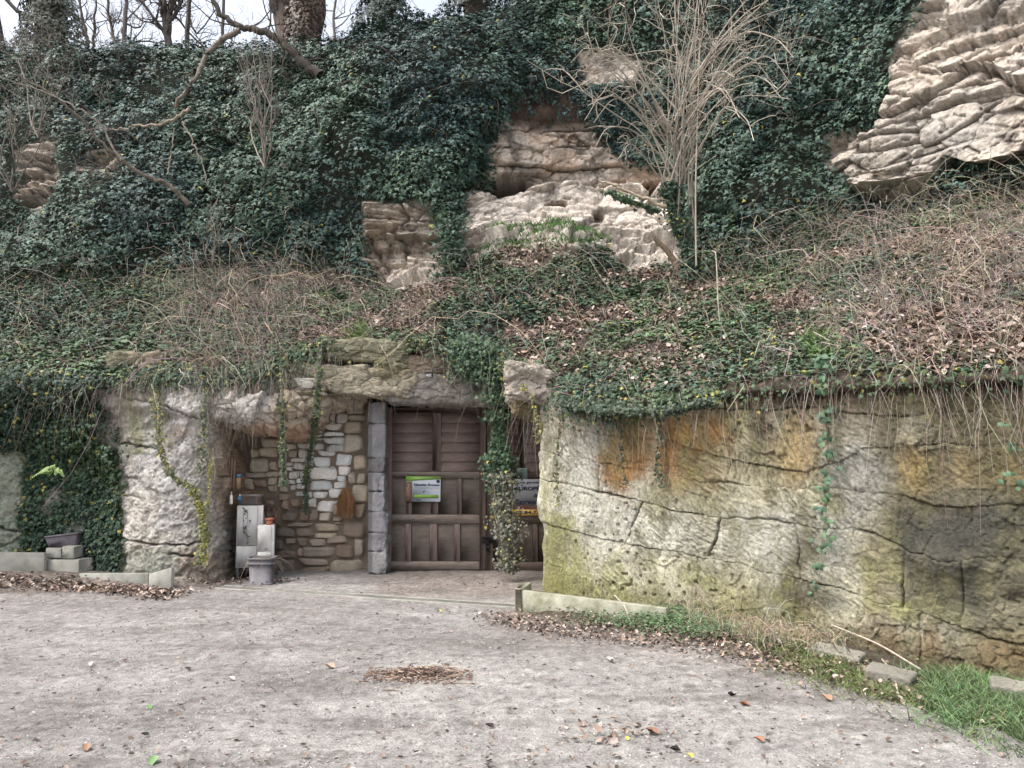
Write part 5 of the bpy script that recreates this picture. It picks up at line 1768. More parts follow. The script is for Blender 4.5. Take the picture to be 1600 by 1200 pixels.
tag(sb, 'small white scrub brush hung on the rock left of the blue bottle', 'brush')
box('brush_back', -0.018, 0.018, 0, 0.02, -0.06, 0.05, M_WHITE, sb, 0.008)
box('brush_handle', -0.006, 0.006, 0.004, 0.014, 0.05, 0.09, M_WHITE, sb, 0.003)
tl = empty('hand_tools', P(363, 745, 9.95))
tag(tl, 'old brown wooden tool handles leaning beside the blue banded tube', 'tools')
for k_ in range(3):
    t_ = Tubes()
    t_.add([(-.04 + .035 * k_, 0, .22), (-.055 + .035 * k_, .01, -.14)], (0.011, .009), 7, (0.20, 0.13, 0.10))
    t_.build('tool_handle', M_STEM, tl)
# dried broom bunch on the wall
br = empty('dried_bunch', P(541, 762, 10.56))
tag(br, 'orange brown dried heather bunch hanging on the stone wall', 'dried bunch')
r = np.random.default_rng(77)
n = 420
t = np.linspace(0, 1, 6)
an = r.uniform(-1, 1, n)
dpt = r.uniform(-0.06, 0.02, n)
Ls = r.uniform(0.18, 0.40, n)
spx = 0.012 * an[:, None] + (an * 0.10)[:, None] * np.sin(t * pi * 0.62)[None] + 0.01 * r.normal(size=(n, 6))
path = np.stack([spx, dpt[:, None] * t[None] + 0.006 * r.normal(size=(n, 6)), -Ls[:, None] * t[None]], -1)
tb = Tubes(); tb.addb(path, np.full((n, 6), 0.0022), 3, stem_cols(n, 78, (0.36, 0.20, 0.10)))
o = tb.build('dried_stalks', M_STEM, br); o['kind'] = 'stuff'
tb = Tubes(); tb.add([(0, 0, .10), (0, 0, -.02)], 0.012, 6, (0.25, .15, .08)); tb.build('binding', M_STEM, br)

# ================================================================== KERBS AND PLANTERS
def slab(name, p0, p1, thick, h0, h1, mat, parent=None, zb=-0.08, bev=0.006):
    """upright slab between two plan points; heights at its two ends"""
    p0, p1 = np.array(p0, float), np.array(p1, float)
    d = (p1 - p0) / np.linalg.norm(p1 - p0)
    n = np.array([-d[1], d[0]])
    if n[1] < 0: n = -n
    V, F = box_geo(0, np.linalg.norm(p1 - p0), 0, thick, zb, 1, bev)
    L = np.linalg.norm(p1 - p0)
    t = V[:, 0] / L
    top = h0 * (1 - t) + h1 * t
    zz = np.where(V[:, 2] > 0.5, top - (1 - V[:, 2]), V[:, 2])
    W3 = np.stack([p0[0] + d[0] * V[:, 0] + n[0] * V[:, 1], p0[1] + d[1] * V[:, 0] + n[1] * V[:, 1], zz], -1)
    org_ = np.array([p0[0], p0[1], 0])
    o = mk(name, W3, F, mat, None, False, parent, None if parent is not None else org_)
    return o


g = lambda px, py: G(px, py)[:2]
lk = empty('left_concrete_planter', (0, 0, 0))
lk.name = 'concrete_planter'
tag(lk, 'low grey concrete planter edging at the foot of the left ivy', 'planter wall')
slab('side_slab', g(-260, 903), g(68, 904), 0.06, 0.33, 0.31, M_CONC, lk)
slab('corner_block', g(69, 902), g(122, 905), 0.24, 0.215, 0.235, M_CONC, lk)
a_, b_2 = g(69, 902), g(122, 905)
q0, q1 = np.array([*a_, 0]), np.array([*b_2, 0])
V, F = box_geo(0, 0.36, 0, 0.24, 0.222, 0.375, 0.006)
dd_ = (b_2 - a_) / np.linalg.norm(b_2 - a_)
for (f0, f1) in ((0.0, 0.24), (0.255, 0.435)):
    V, F = box_geo(f0, f1, 0.004, 0.236, 0.24, 0.355 if f0 == 0 else 0.385, 0.006)
    W3 = np.stack([a_[0] + dd_[0] * V[:, 0] - dd_[1] * V[:, 1] * 0 - 0.0, a_[1] + dd_[1] * V[:, 0] + V[:, 1], V[:, 2]], -1)
    mk('block', W3, F, M_CONC, None, False, lk)
slab('kerb_slab', g(123, 912), g(231, 917), 0.05, 0.12, 0.155, M_CONC, lk)
slab('end_slab', g(231.5, 919), g(267, 921), 0.06, 0.16, 0.245, M_CONC, lk)
# purple-grey trough on corner block
tr = empty('flower_trough', (a_[0] + 0.17, a_[1] + 0.13, 0.357))
tag(tr, 'weathered purple grey flower trough on the left concrete block', 'planter')
V, F = box_geo(-1, 1, -1, 1, 0, 1, 0.02)
V[:, 0] *= np.where(V[:, 2] > 0.5, 0.20, 0.165); V[:, 1] *= np.where(V[:, 2] > 0.5, 0.095, 0.075); V[:, 2] *= 0.14
V[:, 2] += 0.12 * V[:, 0] * (V[:, 2] > .07)
mk('trough_body', V, F, M_PURPLE, None, False, tr)
V, F = box_geo(-0.215, 0.215, -0.105, 0.105, 0.142, 0.165, 0.006)
V[:, 2] += 0.12 * V[:, 0]
mk('trough_rim', V, F, M_PURPLE, None, False, tr)

rk = empty('concrete_trough', (0, 0, 0))
tag(rk, 'mossy pale concrete trough edging at the foot of the right rock wall', 'planter wall')
kA, kB = G(816, 961)[:2], G(1042, 985)[:2]
slab('front_slab', kA, kA + (kB - kA), 0.07, 0.235, 0.19, M_CONC_MOSS, rk)
kC = kA + np.array([0.0, 0.95])
o = slab('end_slab', kA + np.array([0.0, 0.075]), kA + np.array([0.10, 0.46]), 0.07, 0.235, 0.235, M_CONC_MOSS, rk)
# fallen slabs further along
for q, (x_, y_, wd, rz, lab) in enumerate([(1308, 1022, 0.36, -38, 'flat grey concrete slab by the twigs at the wall foot'), (1392, 1054, 0.29, -40, 'grey concrete slab between the twigs and the tall grass'), (1598, 1080, 0.36, -30, 'pale concrete slab at the right edge above the grass')]):
    pt = G(x_, y_, 0.08)
    V, F = cube_grid(14)
    V = V / ((np.abs(V) ** 16).sum(1) ** (1 / 16))[:, None] * np.array([wd / 2, 0.10, 0.08])
    V = V + .010 * np.stack([fbm(V + q, 9, 3, 981), fbm(V + q, 9, 3, 982), fbm(V + q, 9, 3, 983)], -1) - np.array([0, 0, .045])
    o = mk('concrete_slab', V, F, M_STONE, np.array([.24, .225, .19])[None] * (1 + .4 * fbm(V + q, 7, 4, 984))[:, None])
    o.location = pt
    o.rotation_euler = (radians(4), radians(5), radians(rz))
    tag(o, lab, 'slab', 'slabs along the wall foot')

# drain channel across the threshold
d0, d1 = G(335, 921)[:2], G(812, 953)[:2]
dch = empty('drain_channel', (d0[0], d0[1], 0))
tag(dch, 'narrow grated drain channel crossing the ground before the doors', 'drain')
L = np.linalg.norm(d1 - d0)
dch.rotation_euler = (0, 0, math.atan2(*(d1 - d0)[::-1]))
ez = 0.022
for (v0, v1) in ((0.0, 0.045), (0.165, 0.21)):
    box('drain_edge', 0, L, v0, v1, -0.05, ez, M_CONC, dch, 0.004)
box('drain_floor', 0, L, 0.046, 0.164, -0.05, ez - 0.02, M_BLACK, dch, 0.002)
Vs, Fs4, Fs3, off = [], [], [], 0
for s_ in np.arange(0.02, L - 0.02, 0.035):
    V, F = box_geo(s_, s_ + 0.014, 0.048, 0.162, ez - 0.012, ez - 0.002, 0.002)
    Vs.append(V); Fs4.append(F[0] + off); Fs3.append(F[1] + off); off += len(V)
o = mk('grate_bars', np.concatenate(Vs), [np.concatenate(Fs4), np.concatenate(Fs3)], M_CONC, None, False, dch)
o['kind'] = 'stuff'

# ================================================================== HANGING IVY AND VINES
def strand(name, path, n, spread, size, label, seed, yellow=0.03, stemr=0.004, nst=3, base=(0.045, 0.08, 0.045), wfun=None, tmpl=IVY_NEAR, stemcol=(0.28, 0.24, 0.19), cat='ivy'):
    """hanging or climbing ivy: a few woody stems and leaves round them"""
    r = np.random.default_rng(seed)
    path = np.asarray(path)
    root = empty(name, tuple(path[0]))
    tag(root, label, cat)
    K = 60
    cp = curve3(path, K)
    tb_ = Tubes()
    for q in range(nst):
        off = r.normal(size=3) * spread * np.array([.5, .25, 0])
        e = int(K * r.uniform(0.7, 1.0)) if q else K
        wob = np.cumsum(r.normal(size=(K, 3)) * np.array([.006, .004, 0]), 0)
        tb_.add((cp + off + wob)[:max(e, 6)] - path[0], (stemr, stemr * .5), 4, np.array(stemcol) * r.uniform(.6, 1.2))
    tb_.build('stem', M_STEM, root)
    tt = r.random(n)
    wv = np.ones(n) if wfun is None else wfun(tt)
    keep = r.random(n) < np.clip(wv, 0, 1)
    tt = tt[keep]; n = len(tt)
    wv = wv[keep]
    idx = tt * (K - 1)
    i = idx.astype(int).clip(0, K - 2); f = (idx - i)[:, None]
    pc = cp[i] * (1 - f) + cp[i + 1] * f
    # leaves gather in tufts
    tuft = 0.55 + 0.45 * noise(np.stack([tt * 22, np.zeros(n), np.zeros(n)], -1), seed)
    pos_ = pc + r.normal(size=(n, 3)) * np.array([1, .55, .4]) * spread * (tuft * np.maximum(wv, .3))[:, None]
    ln_ = np.array([0, -0.8, 0.5]) + rdir(n, r) * 0.7
    lt_ = np.array([0, 0, -1.0]) + rdir(n, r) * 0.7
    o = leaf_obj('leaves', pos_ - path[0], ln_, lt_, r.uniform(size[0], size[1], n), ivy_cols(n, seed, yellow, base), tmpl, M_LEAF, root)
    o['kind'] = 'stuff'
    return root


# big curtain in front of the doors
strand('hanging_ivy', [P(768, 540, 9.75), P(776, 600, 9.72), P(779, 660, 9.75), P(781, 720, 9.78), P(784, 780, 9.8), P(788, 830, 9.82)], 6500, 0.115, (0.028, 0.058),
       'thick green ivy curtain hanging in front of the door meeting line', 701, 0.01, 0.005, 9, wfun=lambda t: 1.0 - 0.55 * sstep(0.65, 1.0, t))
strand('hanging_ivy', [P(784, 740, 9.72), P(790, 790, 9.72), P(794, 840, 9.74), P(796, 893, 9.78)], 2300, 0.115, (0.022, 0.045),
       'greyish withered lower end of the ivy curtain before the doors', 702, 0.05, 0.004, 10, base=(0.13, 0.135, 0.105))
strand('hanging_ivy', [P(735, 530, 9.85), P(742, 560, 9.8), P(752, 590, 9.8)], 3000, 0.17, (0.03, 0.055), 'bushy ivy spilling over the lintel left of the ivy curtain', 703, 0.01)
strand('hanging_ivy', [P(440, 575, 9.72), P(441, 640, 9.62), P(442, 700, 9.66), P(443, 760, 9.7)], 900, 0.032, (0.02, 0.042), 'left of two thin ivy strands hanging over the stone wall', 704, 0.12, base=(0.06, 0.085, 0.05))
strand('hanging_ivy', [P(501, 530, 9.82), P(499, 590, 9.72), P(494, 650, 9.9), P(486, 700, 10.2), P(478, 745, 10.4), P(478, 800, 10.5)], 1150, 0.034, (0.02, 0.042), 'right of two thin ivy strands hanging over the stone wall', 705, 0.1, base=(0.055, 0.08, 0.05))
strand('hanging_ivy', [P(815, 600, 8.65), P(832, 625, 8.6), P(840, 660, 8.6), P(842, 690, 8.62)], 220, 0.03, (0.02, 0.04), 'dry thin vine drooping from the projecting rock by the doors', 706, 0.3, base=(0.12, 0.12, 0.07))
strand('climbing_ivy', [P(240, 600, 9.72), P(246, 650, 9.5), P(250, 700, 9.48), P(268, 740, 9.48), P(300, 762, 9.46)], 620, 0.045, (0.02, 0.042), 'green yellow ivy winding across the middle of the pale pillar', 707, 0.22, base=(0.08, 0.10, 0.05))
strand('climbing_ivy', [P(300, 762, 9.45), P(312, 790, 9.44), P(318, 830, 9.42), P(316, 880, 9.4)], 560, 0.045, (0.02, 0.042), 'yellowing ivy growing down the lower right of the pale pillar', 708, 0.38, base=(0.10, 0.125, 0.05))
strand('climbing_ivy', [P(330, 700, 9.55), P(328, 740, 9.52), P(325, 785, 9.5), P(322, 850, 9.48)], 160, 0.02, (0.018, 0.034), 'thin line of yellow ivy leaves along the right edge of the pillar', 709, 0.7, base=(0.12, 0.13, 0.06))
strand('climbing_ivy', [P(322, 610, 9.65), P(318, 650, 9.55), P(318, 690, 9.5), P(312, 740, 9.47)], 300, 0.03, (0.02, 0.04), 'dark ivy running down the pillar below the dry stems', 710, 0.1, base=(0.07, 0.085, 0.055))
strand('climbing_ivy', [P(878, 640, 8.35), P(872, 690, 8.35), P(868, 740, 8.4), P(873, 790, 8.38)], 180, 0.035, (0.018, 0.035), 'sparse ivy on the left corner of the quarried wall', 711, 0.1, base=(0.09, 0.10, 0.06))
strand('climbing_ivy', [P(966, 630, 7.85), P(968, 670, 7.83), P(972, 710, 7.83), P(978, 760, 7.83)], 110, 0.02, (0.02, 0.035), 'thin ivy strand beside the orange stain on the wall', 712, 0.05, base=(0.06, 0.07, 0.045))
strand('climbing_ivy', [P(1028, 640, 7.45), P(1030, 680, 7.43), P(1026, 730, 7.43), P(1034, 760, 7.43)], 170, 0.03, (0.02, 0.038), 'thin ivy strand right of the orange stain on the wall', 713, 0.05, base=(0.06, 0.075, 0.045))
strand('creeping_ivy', [P(880, 628, 8.2), P(930, 640, 7.95), P(990, 642, 7.6), P(1050, 640, 7.3), P(1110, 625, 7.05)], 2300, 0.07, (0.022, 0.045), 'fringe of ivy along the top edge of the quarried wall', 714, 0.03, base=(0.045, 0.065, 0.042), stemcol=(0.2, .16, .13))
strand('bush_ivy', [P(1092, 440, 10.9), P(1080, 400, 10.85), P(1062, 350, 10.8), P(1048, 310, 10.8), P(1052, 285, 10.8)], 2200, 0.14, (0.035, 0.07), 'ivy wrapped round the base of the bare shrub', 715, 0.02, base=(0.04, 0.07, 0.045), cat='ivy')
strand('bush_ivy', [P(1030, 330, 10.7), P(1000, 318, 10.65), P(975, 310, 10.6), P(955, 298, 10.6)], 420, 0.08, (0.035, 0.065), 'ivy branch sticking out left from the bare shrub', 716, 0.04, base=(0.045, 0.08, 0.045))
strand('hanging_ivy', [P(700, 330, 12.15), P(702, 370, 12.1), P(705, 410, 12.1), P(700, 440, 12.05)], 1500, 0.17, (0.045, 0.085), 'ivy lobe hanging between the two bare patches of the cliff', 717, 0.01, base=(0.03, 0.06, 0.038), tmpl=IVY_FAR)

# ivy mass falling down the left lower rock
ivL = sstep(8, -12, poly_dist(wlx, wly, [(150, 560), (165, 640), (196, 700), (203, 770), (192, 830), (193, 915), (1200, 1200), (1200, 400)])) * 1.0
ivL = sstep(198, 182, wlx + 22 * (ly < 690)) * (ly < 915)
ivL *= 1 - sstep(45, 25, wlx) * sstep(690, 715, wly)
thinm = sstep(60, 75, lx) * sstep(150, 130, lx) * sstep(740, 770, ly)
ivL *= 1 - 0.85 * thinm * sstep(-.3, .2, fbm(LB, 2, 3, 730))
ivL *= sstep(-420, -300, lx)
r4 = np.random.default_rng(104)
n = 24000
pos, nn, ii, jj = scatter(LV, LNF, ivL, n, 21)
tk = (0.12 + 0.35 * sstep(760, 600, ly[ii, jj])) * (0.5 + 0.8 * (fbm(pos, 2.2, 2, 731) + .3))
pos = pos + nn * (np.clip(tk, 0.02, .6) * r4.random(n) ** .6)[:, None]
ln = nn * .8 + up * .5 + rdir(n, r4) * .6
lt = -up + rdir(n, r4) * .6
o = leaf_obj('ivy_on_left_rock', pos, ln, lt, r4.uniform(.03, .062, n), ivy_cols(n, 8, 0.035, (0.042, 0.075, 0.042), pos), IVY_NEAR, M_LEAF)
tag(o, 'thick ivy falling down the left rock to the planter', 'ivy', kind='stuff')
# ivy over ledge lip generally, drooping
lipd = ((RI > 0.80) * (RI < 1.3)) * inview * np.where((hpx > 500) & (hpx < 700), 0.15, 1.0) * np.where(hpx > 1120, 0.25, 1)
n = 12000
pos, nn, ii, jj = scatter(HV, HNF, lipd, n, 22)
hx_ = hpx[ii, jj]
dr = r4.random(n) ** 2 * (0.10 + 0.22 * sstep(-.1, .5, fbm(pos * np.array([1, 1, 0]), 1.6, 2, 740)))
pos[:, 2] -= dr
pos[:, 1] -= 0.07 + 0.05 * r4.random(n)
ln = np.array([0, -.8, .6]) + rdir(n, r4) * .6
o = leaf_obj('ivy_on_ledge', pos, ln, -up + rdir(n, r4) * .6, r4.uniform(.025, .052, n), ivy_cols(n, 9, 0.05, (0.05, 0.08, 0.045), pos), IVY_NEAR, M_LEAF)
tag(o, 'ivy fringe drooping over the rock ledge', 'ivy', kind='stuff')

# bramble vine with large leaves on the right wall: each leaf a part
bv = empty('bramble_vine', P(1300, 560, 6.0))
tag(bv, 'long bramble vine with large green leaves hanging down the right wall', 'bramble')
b0 = np.array(bv.location)
r = np.random.default_rng(88)
vp = [(1300, 560), (1302, 600), (1296, 640), (1300, 690), (1304, 740), (1298, 790), (1292, 840), (1290, 880), (1278, 940)]


def wall_pt(px, py, off=0.06):
    s_, z_ = face_sz(px, py)
    q = C0 + DV * s_ + NV * off
    return np.array([q[0], q[1], z_])


vpath = curve3([wall_pt(a, b, 0.09) for a, b in vp], 40)
tb = Tubes(); tb.add(vpath - b0, (0.004, 0.002), 5, (0.14, 0.13, 0.07)); tb.build('stem', M_STEM, bv)
Tm, Fm = OVAL
lmesh = []
for k_ in range(4):
    cc = np.tile(np.array([(0.07, 0.13, 0.07), (0.055, 0.105, 0.06), (0.085, 0.15, 0.075), (0.05, 0.095, 0.06)][k_]), (len(Tm), 1))
    me_ = mesh_data('leaf', Tm * np.array([1.05, 1, 1.6]), Fm, cc, True)
    me_.materials.append(M_LEAF)
    lmesh.append(me_)


def place_leaf(parent, p, nrm, tip, size, k_, name='leaf'):
    n_ = mathutils.Vector(nrm).normalized()
    t_ = mathutils.Vector(tip); t_ = (t_ - n_ * t_.dot(n_)).normalized()
    s_ = t_.cross(n_)
    M = mathutils.Matrix((s_, t_, n_)).transposed().to_4x4()
    o = bpy.data.objects.new(name, lmesh[k_])
    o.matrix_world = mathutils.Matrix.Translation(mathutils.Vector(p)) @ M @ mathutils.Matrix.Scale(size, 4)
    COL.objects.link(o)
    if parent: o.parent = parent
    return o


nw = np.array([NV[0], NV[1], 0.35])
for k_ in range(58):
    i_ = int(39 * (k_ / 58) ** 1.25)
    p_ = vpath[i_] - b0 + np.array([r.uniform(-.085, .085) * 0.75, r.uniform(-.03, .03), r.uniform(-.05, .05)]) + np.array([NV[0], NV[1], 0]) * r.uniform(0, .04)
    place_leaf(bv, p_, nw + r.normal(size=3) * .3, np.array([DV[0], DV[1], 0]) * r.choice([-1, 1]) + np.array([0, 0, -.6]) + r.normal(size=3) * .3, r.uniform(.06, .09) * (1 - .3 * k_ / 58), r.integers(0, 4))
    place_leaf(bv, p_, nw + r.normal(size=3) * .4, np.array([0, 0, -1]) + r.normal(size=3) * .4, r.uniform(.05, .08) * (1 - .3 * k_ / 58), r.integers(0, 4))
bv2 = empty('bramble_vine', wall_pt(1580, 640, .1))
tag(bv2, 'few bramble leaves hanging at the right edge of the wall', 'bramble')
b2 = np.array(bv2.location)
vq = curve3([wall_pt(a, b, .1) for a, b in ((1565, 520), (1578, 580), (1585, 640), (1583, 700), (1598, 760))], 24)
tb = Tubes(); tb.add(vq - b2, (0.003, 0.002), 5, (0.16, 0.14, 0.08)); tb.build('stem', M_STEM, bv2)
for k_ in range(16):
    p_ = vq[int(r.integers(2, 24))] - b2 + r.normal(size=3) * .03
    place_leaf(bv2, p_, nw + r.normal(size=3) * .3, np.array([.5, -.5, -.5]) * r.choice([-1, 1]) + r.normal(size=3) * .3, r.uniform(.04, .06), r.integers(0, 4))

# bright green tufts (grass on mound, ferns)
def feather(gp, seed, a=.16, b=.10):
    r = np.random.default_rng(seed)
    gp = gp + np.c_[r.normal(size=(len(gp), 2)) * np.array([a, b]) * (r.random((len(gp), 1)) < .5), np.zeros(len(gp))]
    gp[:, 2] = ground_z(gp[:, 0], gp[:, 1])
    return gp[fbm(gp, 3.0, 3, seed) > -.28]


def grass(name, P0, n, h0, h1, wd, seed, base, label=None, cat=None, lean=0.5, kind='stuff', nrm=None, droop=0.35):
    r = np.random.default_rng(seed)
    L = r.uniform(h0, h1, n)[:, None]
    d = rdir(n, r) * lean + up
    d /= np.linalg.norm(d, axis=1, keepdims=True)
    side = np.cross(d, rdir(n, r)); side /= np.linalg.norm(side, axis=1, keepdims=True) + 1e-9
    hb = d.copy(); hb[:, 2] = 0; hb /= np.linalg.norm(hb, axis=1, keepdims=True) + 1e-9
    ts = [0, .4, .75, 1.0]
    ws = [1, .85, .55, 0.05]
    rowsV = []
    for t_, w_ in zip(ts, ws):
        c_ = P0 + d * L * t_ + hb * L * droop * t_ ** 2 - up * (L * droop * 0.5 * t_ ** 2)
        rowsV += [c_ - side * wd * w_ / 2, c_ + side * wd * w_ / 2]
    V = np.stack(rowsV, 1)
    f = np.array([(0, 1, 3, 2), (2, 3, 5, 4), (4, 5, 7, 6)])
    F = (f[None] + (np.arange(n) * 8)[:, None, None]).reshape(-1, 4)
    cc = np.array(base)[None] * r.uniform(.55, 1.45, (n, 1)) * (1 + .12 * r.normal(size=(n, 3)))
    o = mk(name, V, F, M_GRASS, np.repeat(cc, 8, 0), False)
    tag(o, label, cat, kind=kind)
    return o


def pick(V, Nn, X_, Y_, poly, n, seed, rng_rows=None):
    m = (poly_dist(X_, Y_, poly) > 0).astype(float)
    if rng_rows is not None: m = m * rng_rows
    p, q, _, _ = scatter(V, Nn, m, n, seed)
    return p, q


p_, _ = pick(HV, HNF, hpx, hpy, [(735, 398), (800, 374), (860, 368), (920, 374), (950, 388), (900, 400), (800, 402)], 2600, 41, (RI > 1.5) * (RI < 3.6))
grass('grass_on_mound', p_, len(p_), .06, .14, .012, 42, (0.10, 0.19, 0.055), 'bright green grass along the top of the bank mound', 'grass')
p_, _ = pick(HV, HNF, hpx, hpy, [(540, 520), (560, 510), (575, 530), (550, 548)], 400, 43, (RI > .9) * (RI < 3))
grass('grass_tuft', p_, len(p_), .10, .22, .008, 44, (0.13, 0.22, 0.05), 'light green grass tuft on the ledge above the lintel', 'grass')
p_, _ = pick(HV, HNF, hpx, hpy, [(1255, 530), (1290, 530), (1300, 575), (1260, 575)], 500, 45, (RI > .9) * (RI < 3))
grass('grass_tuft', p_, len(p_), .08, .17, .008, 46, (0.12, 0.20, 0.06), 'green grass tuft on the bank above the bramble vine', 'grass')

# ================================================================== TREES AND SHRUBS
def grow(tb_, p0, p1, r0, r1_, depth, r, nchild, col, sides=5, bend=0.12, spread=0.7, ratio=0.45, K=9, upb=0.3):
    p0, p1 = np.array(p0, float), np.array(p1, float)
    L = np.linalg.norm(p1 - p0)
    t = np.linspace(0, 1, K)
    bv_ = r.normal(size=3) * bend * L
    bv2_ = r.normal(size=3) * bend * .6 * L
    path = p0 + (p1 - p0) * t[:, None] + bv_ * np.sin(t * pi)[:, None] + bv2_ * np.sin(2 * t * pi)[:, None]
    path[1:-1] += r.normal(size=(K - 2, 3)) * 0.012 * L
    tb_.add(path, (r0, r1_), sides, np.array(col) * r.uniform(.75, 1.2))
    if depth <= 0: return
    for q in range(nchild[0]):
        a = r.uniform(.25, .98)
        i = int(a * (K - 1))
        st = path[i]
        dr = (p1 - p0) / L
        d = dr * .6 + rdir(1, r)[0] * spread + up * upb
        d /= np.linalg.norm(d)
        l2 = L * ratio * r.uniform(.5, 1.2)
        rr = (r0 * (1 - a) + r1_ * a) * .6
        grow(tb_, st, st + d * l2, max(rr, .0022), max(rr * .3, .0014), depth - 1, r, nchild[1:], col, max(3, sides - 1), bend, spread, ratio, max(5, K - 2), upb)


def tree(name, label, cat, segs, seed, col, nchild, depth, sides=7, ratio=.45, spread=.7, mat=None, group=None, upb=.3, base=None):
    r = np.random.default_rng(seed)
    root = empty(name, tuple(segs[0][0] if base is None else base))
    tag(root, label, cat, group)
    rt = np.array(root.location)
    tt, bt = Tubes(), Tubes()
    for (a, b, r0, r1_) in segs:
        a, b = np.array(a) - rt, np.array(b) - rt
        K = 12
        t = np.linspace(0, 1, K)
        L = np.linalg.norm(b - a)
        path = a + (b - a) * t[:, None] + (r.normal(size=3) * .04 * L) * np.sin(t * pi)[:, None]
        path[1:-1] += r.normal(size=(K - 2, 3)) * 0.008 * L
        tt.add(path, (r0, r1_), sides, col)
        for q in range(nchild[0]):
            i = int(r.uniform(.2, 1) * (K - 1))
            d = (b - a) / L * .5 + rdir(1, r)[0] * spread + up * upb
            d /= np.linalg.norm(d)
            l2 = L * ratio * r.uniform(.5, 1.2)
            rr = (r0 + (r1_ - r0) * i / K) * .5
            grow(bt, path[i], path[i] + d * l2, max(rr, .004), max(rr * .25, .002), depth - 1, r, nchild[1:], col, 4, .12, spread, ratio, 8, upb)
    tt.build('trunk', M_BARK, root)
    if bt.V: bt.build('branches', M_BARK, root)
    return root


# big bare shrub in front of the cliff
r = np.random.default_rng(301)
sh = empty('bare_shrub', P(1090, 445, 11.0))
tag(sh, 'large leafless pale shrub growing from the bank before the cliff', 'shrub')
s0 = np.array(sh.location)
tt, bt = Tubes(), Tubes()
pc = (0.34, 0.30, 0.25)
tt.add(curve3([P(1100, 452, 11), P(1085, 410, 10.95), P(1065, 370, 10.9), P(1050, 330, 10.9), P(1040, 285, 10.9)], 14) - s0, (.09, .045), 8, (0.12, 0.10, .08))
tt.add(curve3([P(1060, 420, 10.9), P(1045, 395, 10.85), P(1022, 372, 10.8)], 8) - s0, (.05, .03), 7, (0.22, 0.17, .12))
tt.build('trunk', M_BARK, sh)
mains = []
for k_ in range(17):
    bx_ = r.uniform(1034, 1096)
    by_ = r.uniform(270, 345) if k_ % 4 else r.uniform(330, 425)
    tx = r.normal(1070, 95)
    ty = r.uniform(-90, 120)
    if k_ < 10: tx = r.uniform(1010, 1115); ty = r.uniform(-120, 20)
    yb = r.uniform(10.75, 11.05); yt = yb + r.normal(0, .5) - .2
    a, m_, b = P(bx_, by_, yb), P(bx_ * .55 + (bx_ * .5 + tx * .5) * .45, by_ * .5 + ty * .5, (yb + yt) / 2), P(tx, ty, yt)
    pth = curve3([a, m_, b], 14)
    pth[1:-1] += r.normal(size=(12, 3)) * .015
    tt_ = r.uniform(.75, 1.25)
    bt.add(pth - s0, (r.uniform(.009, .019), .004), 5, np.array(pc) * tt_ * (.6 if k_ % 3 == 0 else 1))
    mains.append(pth)
    for q in range(4):
        i = r.integers(3, 13)
        sgn = r.choice([-1, 1])
        e = pth[i] + np.array([sgn * abs(r.normal(.45, .3)), r.normal(-.1, .35), r.normal(.2, .28)])
        grow(bt, pth[i] - s0, e - s0, .0075, .003, 1, r, [3], np.array(pc) * r.uniform(.8, 1.25), 4, .12, .8, .5, 7, .15)
arms = [[(1060, 250), (1010, 190), (960, 150), (918, 165)], [(1070, 230), (1120, 130), (1170, 90), (1215, 140)], [(1075, 260), (1140, 160), (1195, 150), (1235, 155)], [(1050, 260), (990, 205), (950, 200), (930, 230)],
        [(1065, 200), (1130, 70), (1180, 30), (1240, 10)], [(1055, 210), (1000, 120), (960, 90), (925, 75)], [(1080, 260), (1130, 170), (1165, 185), (1178, 220)], [(1062, 180), (1085, 60), (1120, -20)],
        [(1045, 300), (1010, 250), (985, 225), (965, 250)], [(1070, 215), (1150, 60), (1210, 60), (1240, 90)], [(1060, 215), (1100, 110), (1150, 50), (1190, 20)], [(1050, 230), (1015, 140), (985, 60), (975, 0)]]
r_ = np.random.default_rng(303)
for q in range(20):
    bx_, sg2 = r_.uniform(1045, 1085), r_.choice([-1, 1])
    rr_ = r_.uniform(70, 165)
    y0_ = r_.uniform(150, 290); hh = r_.uniform(60, 190)
    arms.append([(bx_, y0_), (bx_ + sg2 * rr_ * .35, y0_ - hh * .6), (bx_ + sg2 * rr_ * .75, y0_ - hh), (bx_ + sg2 * rr_, y0_ - hh + r_.uniform(-30, 50))])
for am in arms:
    yb = 10.8
    pth = curve3([P(a, b, yb - .25 * q + r.normal(0, .1)) for q, (a, b) in enumerate(am)], 16)
    bt.add(pth - s0, (.013, .0045), 5, np.array(pc) * r.uniform(.75, 1.4))
    for q in range(5):
        i = r.integers(4, 15)
        e = pth[i] + r.normal(size=3) * .26 + np.array([0, 0, .12])
        grow(bt, pth[i] - s0, e - s0, .0065, .0028, 1, r, [3], np.array(pc) * r.uniform(.8, 1.3), 4, .15, .8, .5, 7, .1)
bt.build('branches', M_STEM, sh)
# long straight single stems beside it
tb = Tubes()
a0 = P(1088, 415, 10.7)
tb.add(curve3([a0, P(1087, 300, 10.6), P(1090, 180, 10.6), P(1094, 60, 10.6)], 20) - a0, (.014, .006), 5, (.40, .34, .27))
o = tb.build('sapling', M_STEM); o.location = a0
tag(o, 'tall straight single sapling stem right beside the bare shrub', 'sapling')
tb = Tubes(); a0 = P(1126, 520, 9.0)
tb.add(curve3([a0, P(1122, 470, 8.95), P(1120, 420, 8.95), P(1118, 395, 8.95), P(1112, 392, 9)], 14) - a0, (.009, .005), 5, (.45, .39, .31))
o = tb.build('dry_stalk', M_STEM); o.location = a0
tag(o, 'pale dry stalk standing on the bank right of the shrub', 'stalk')

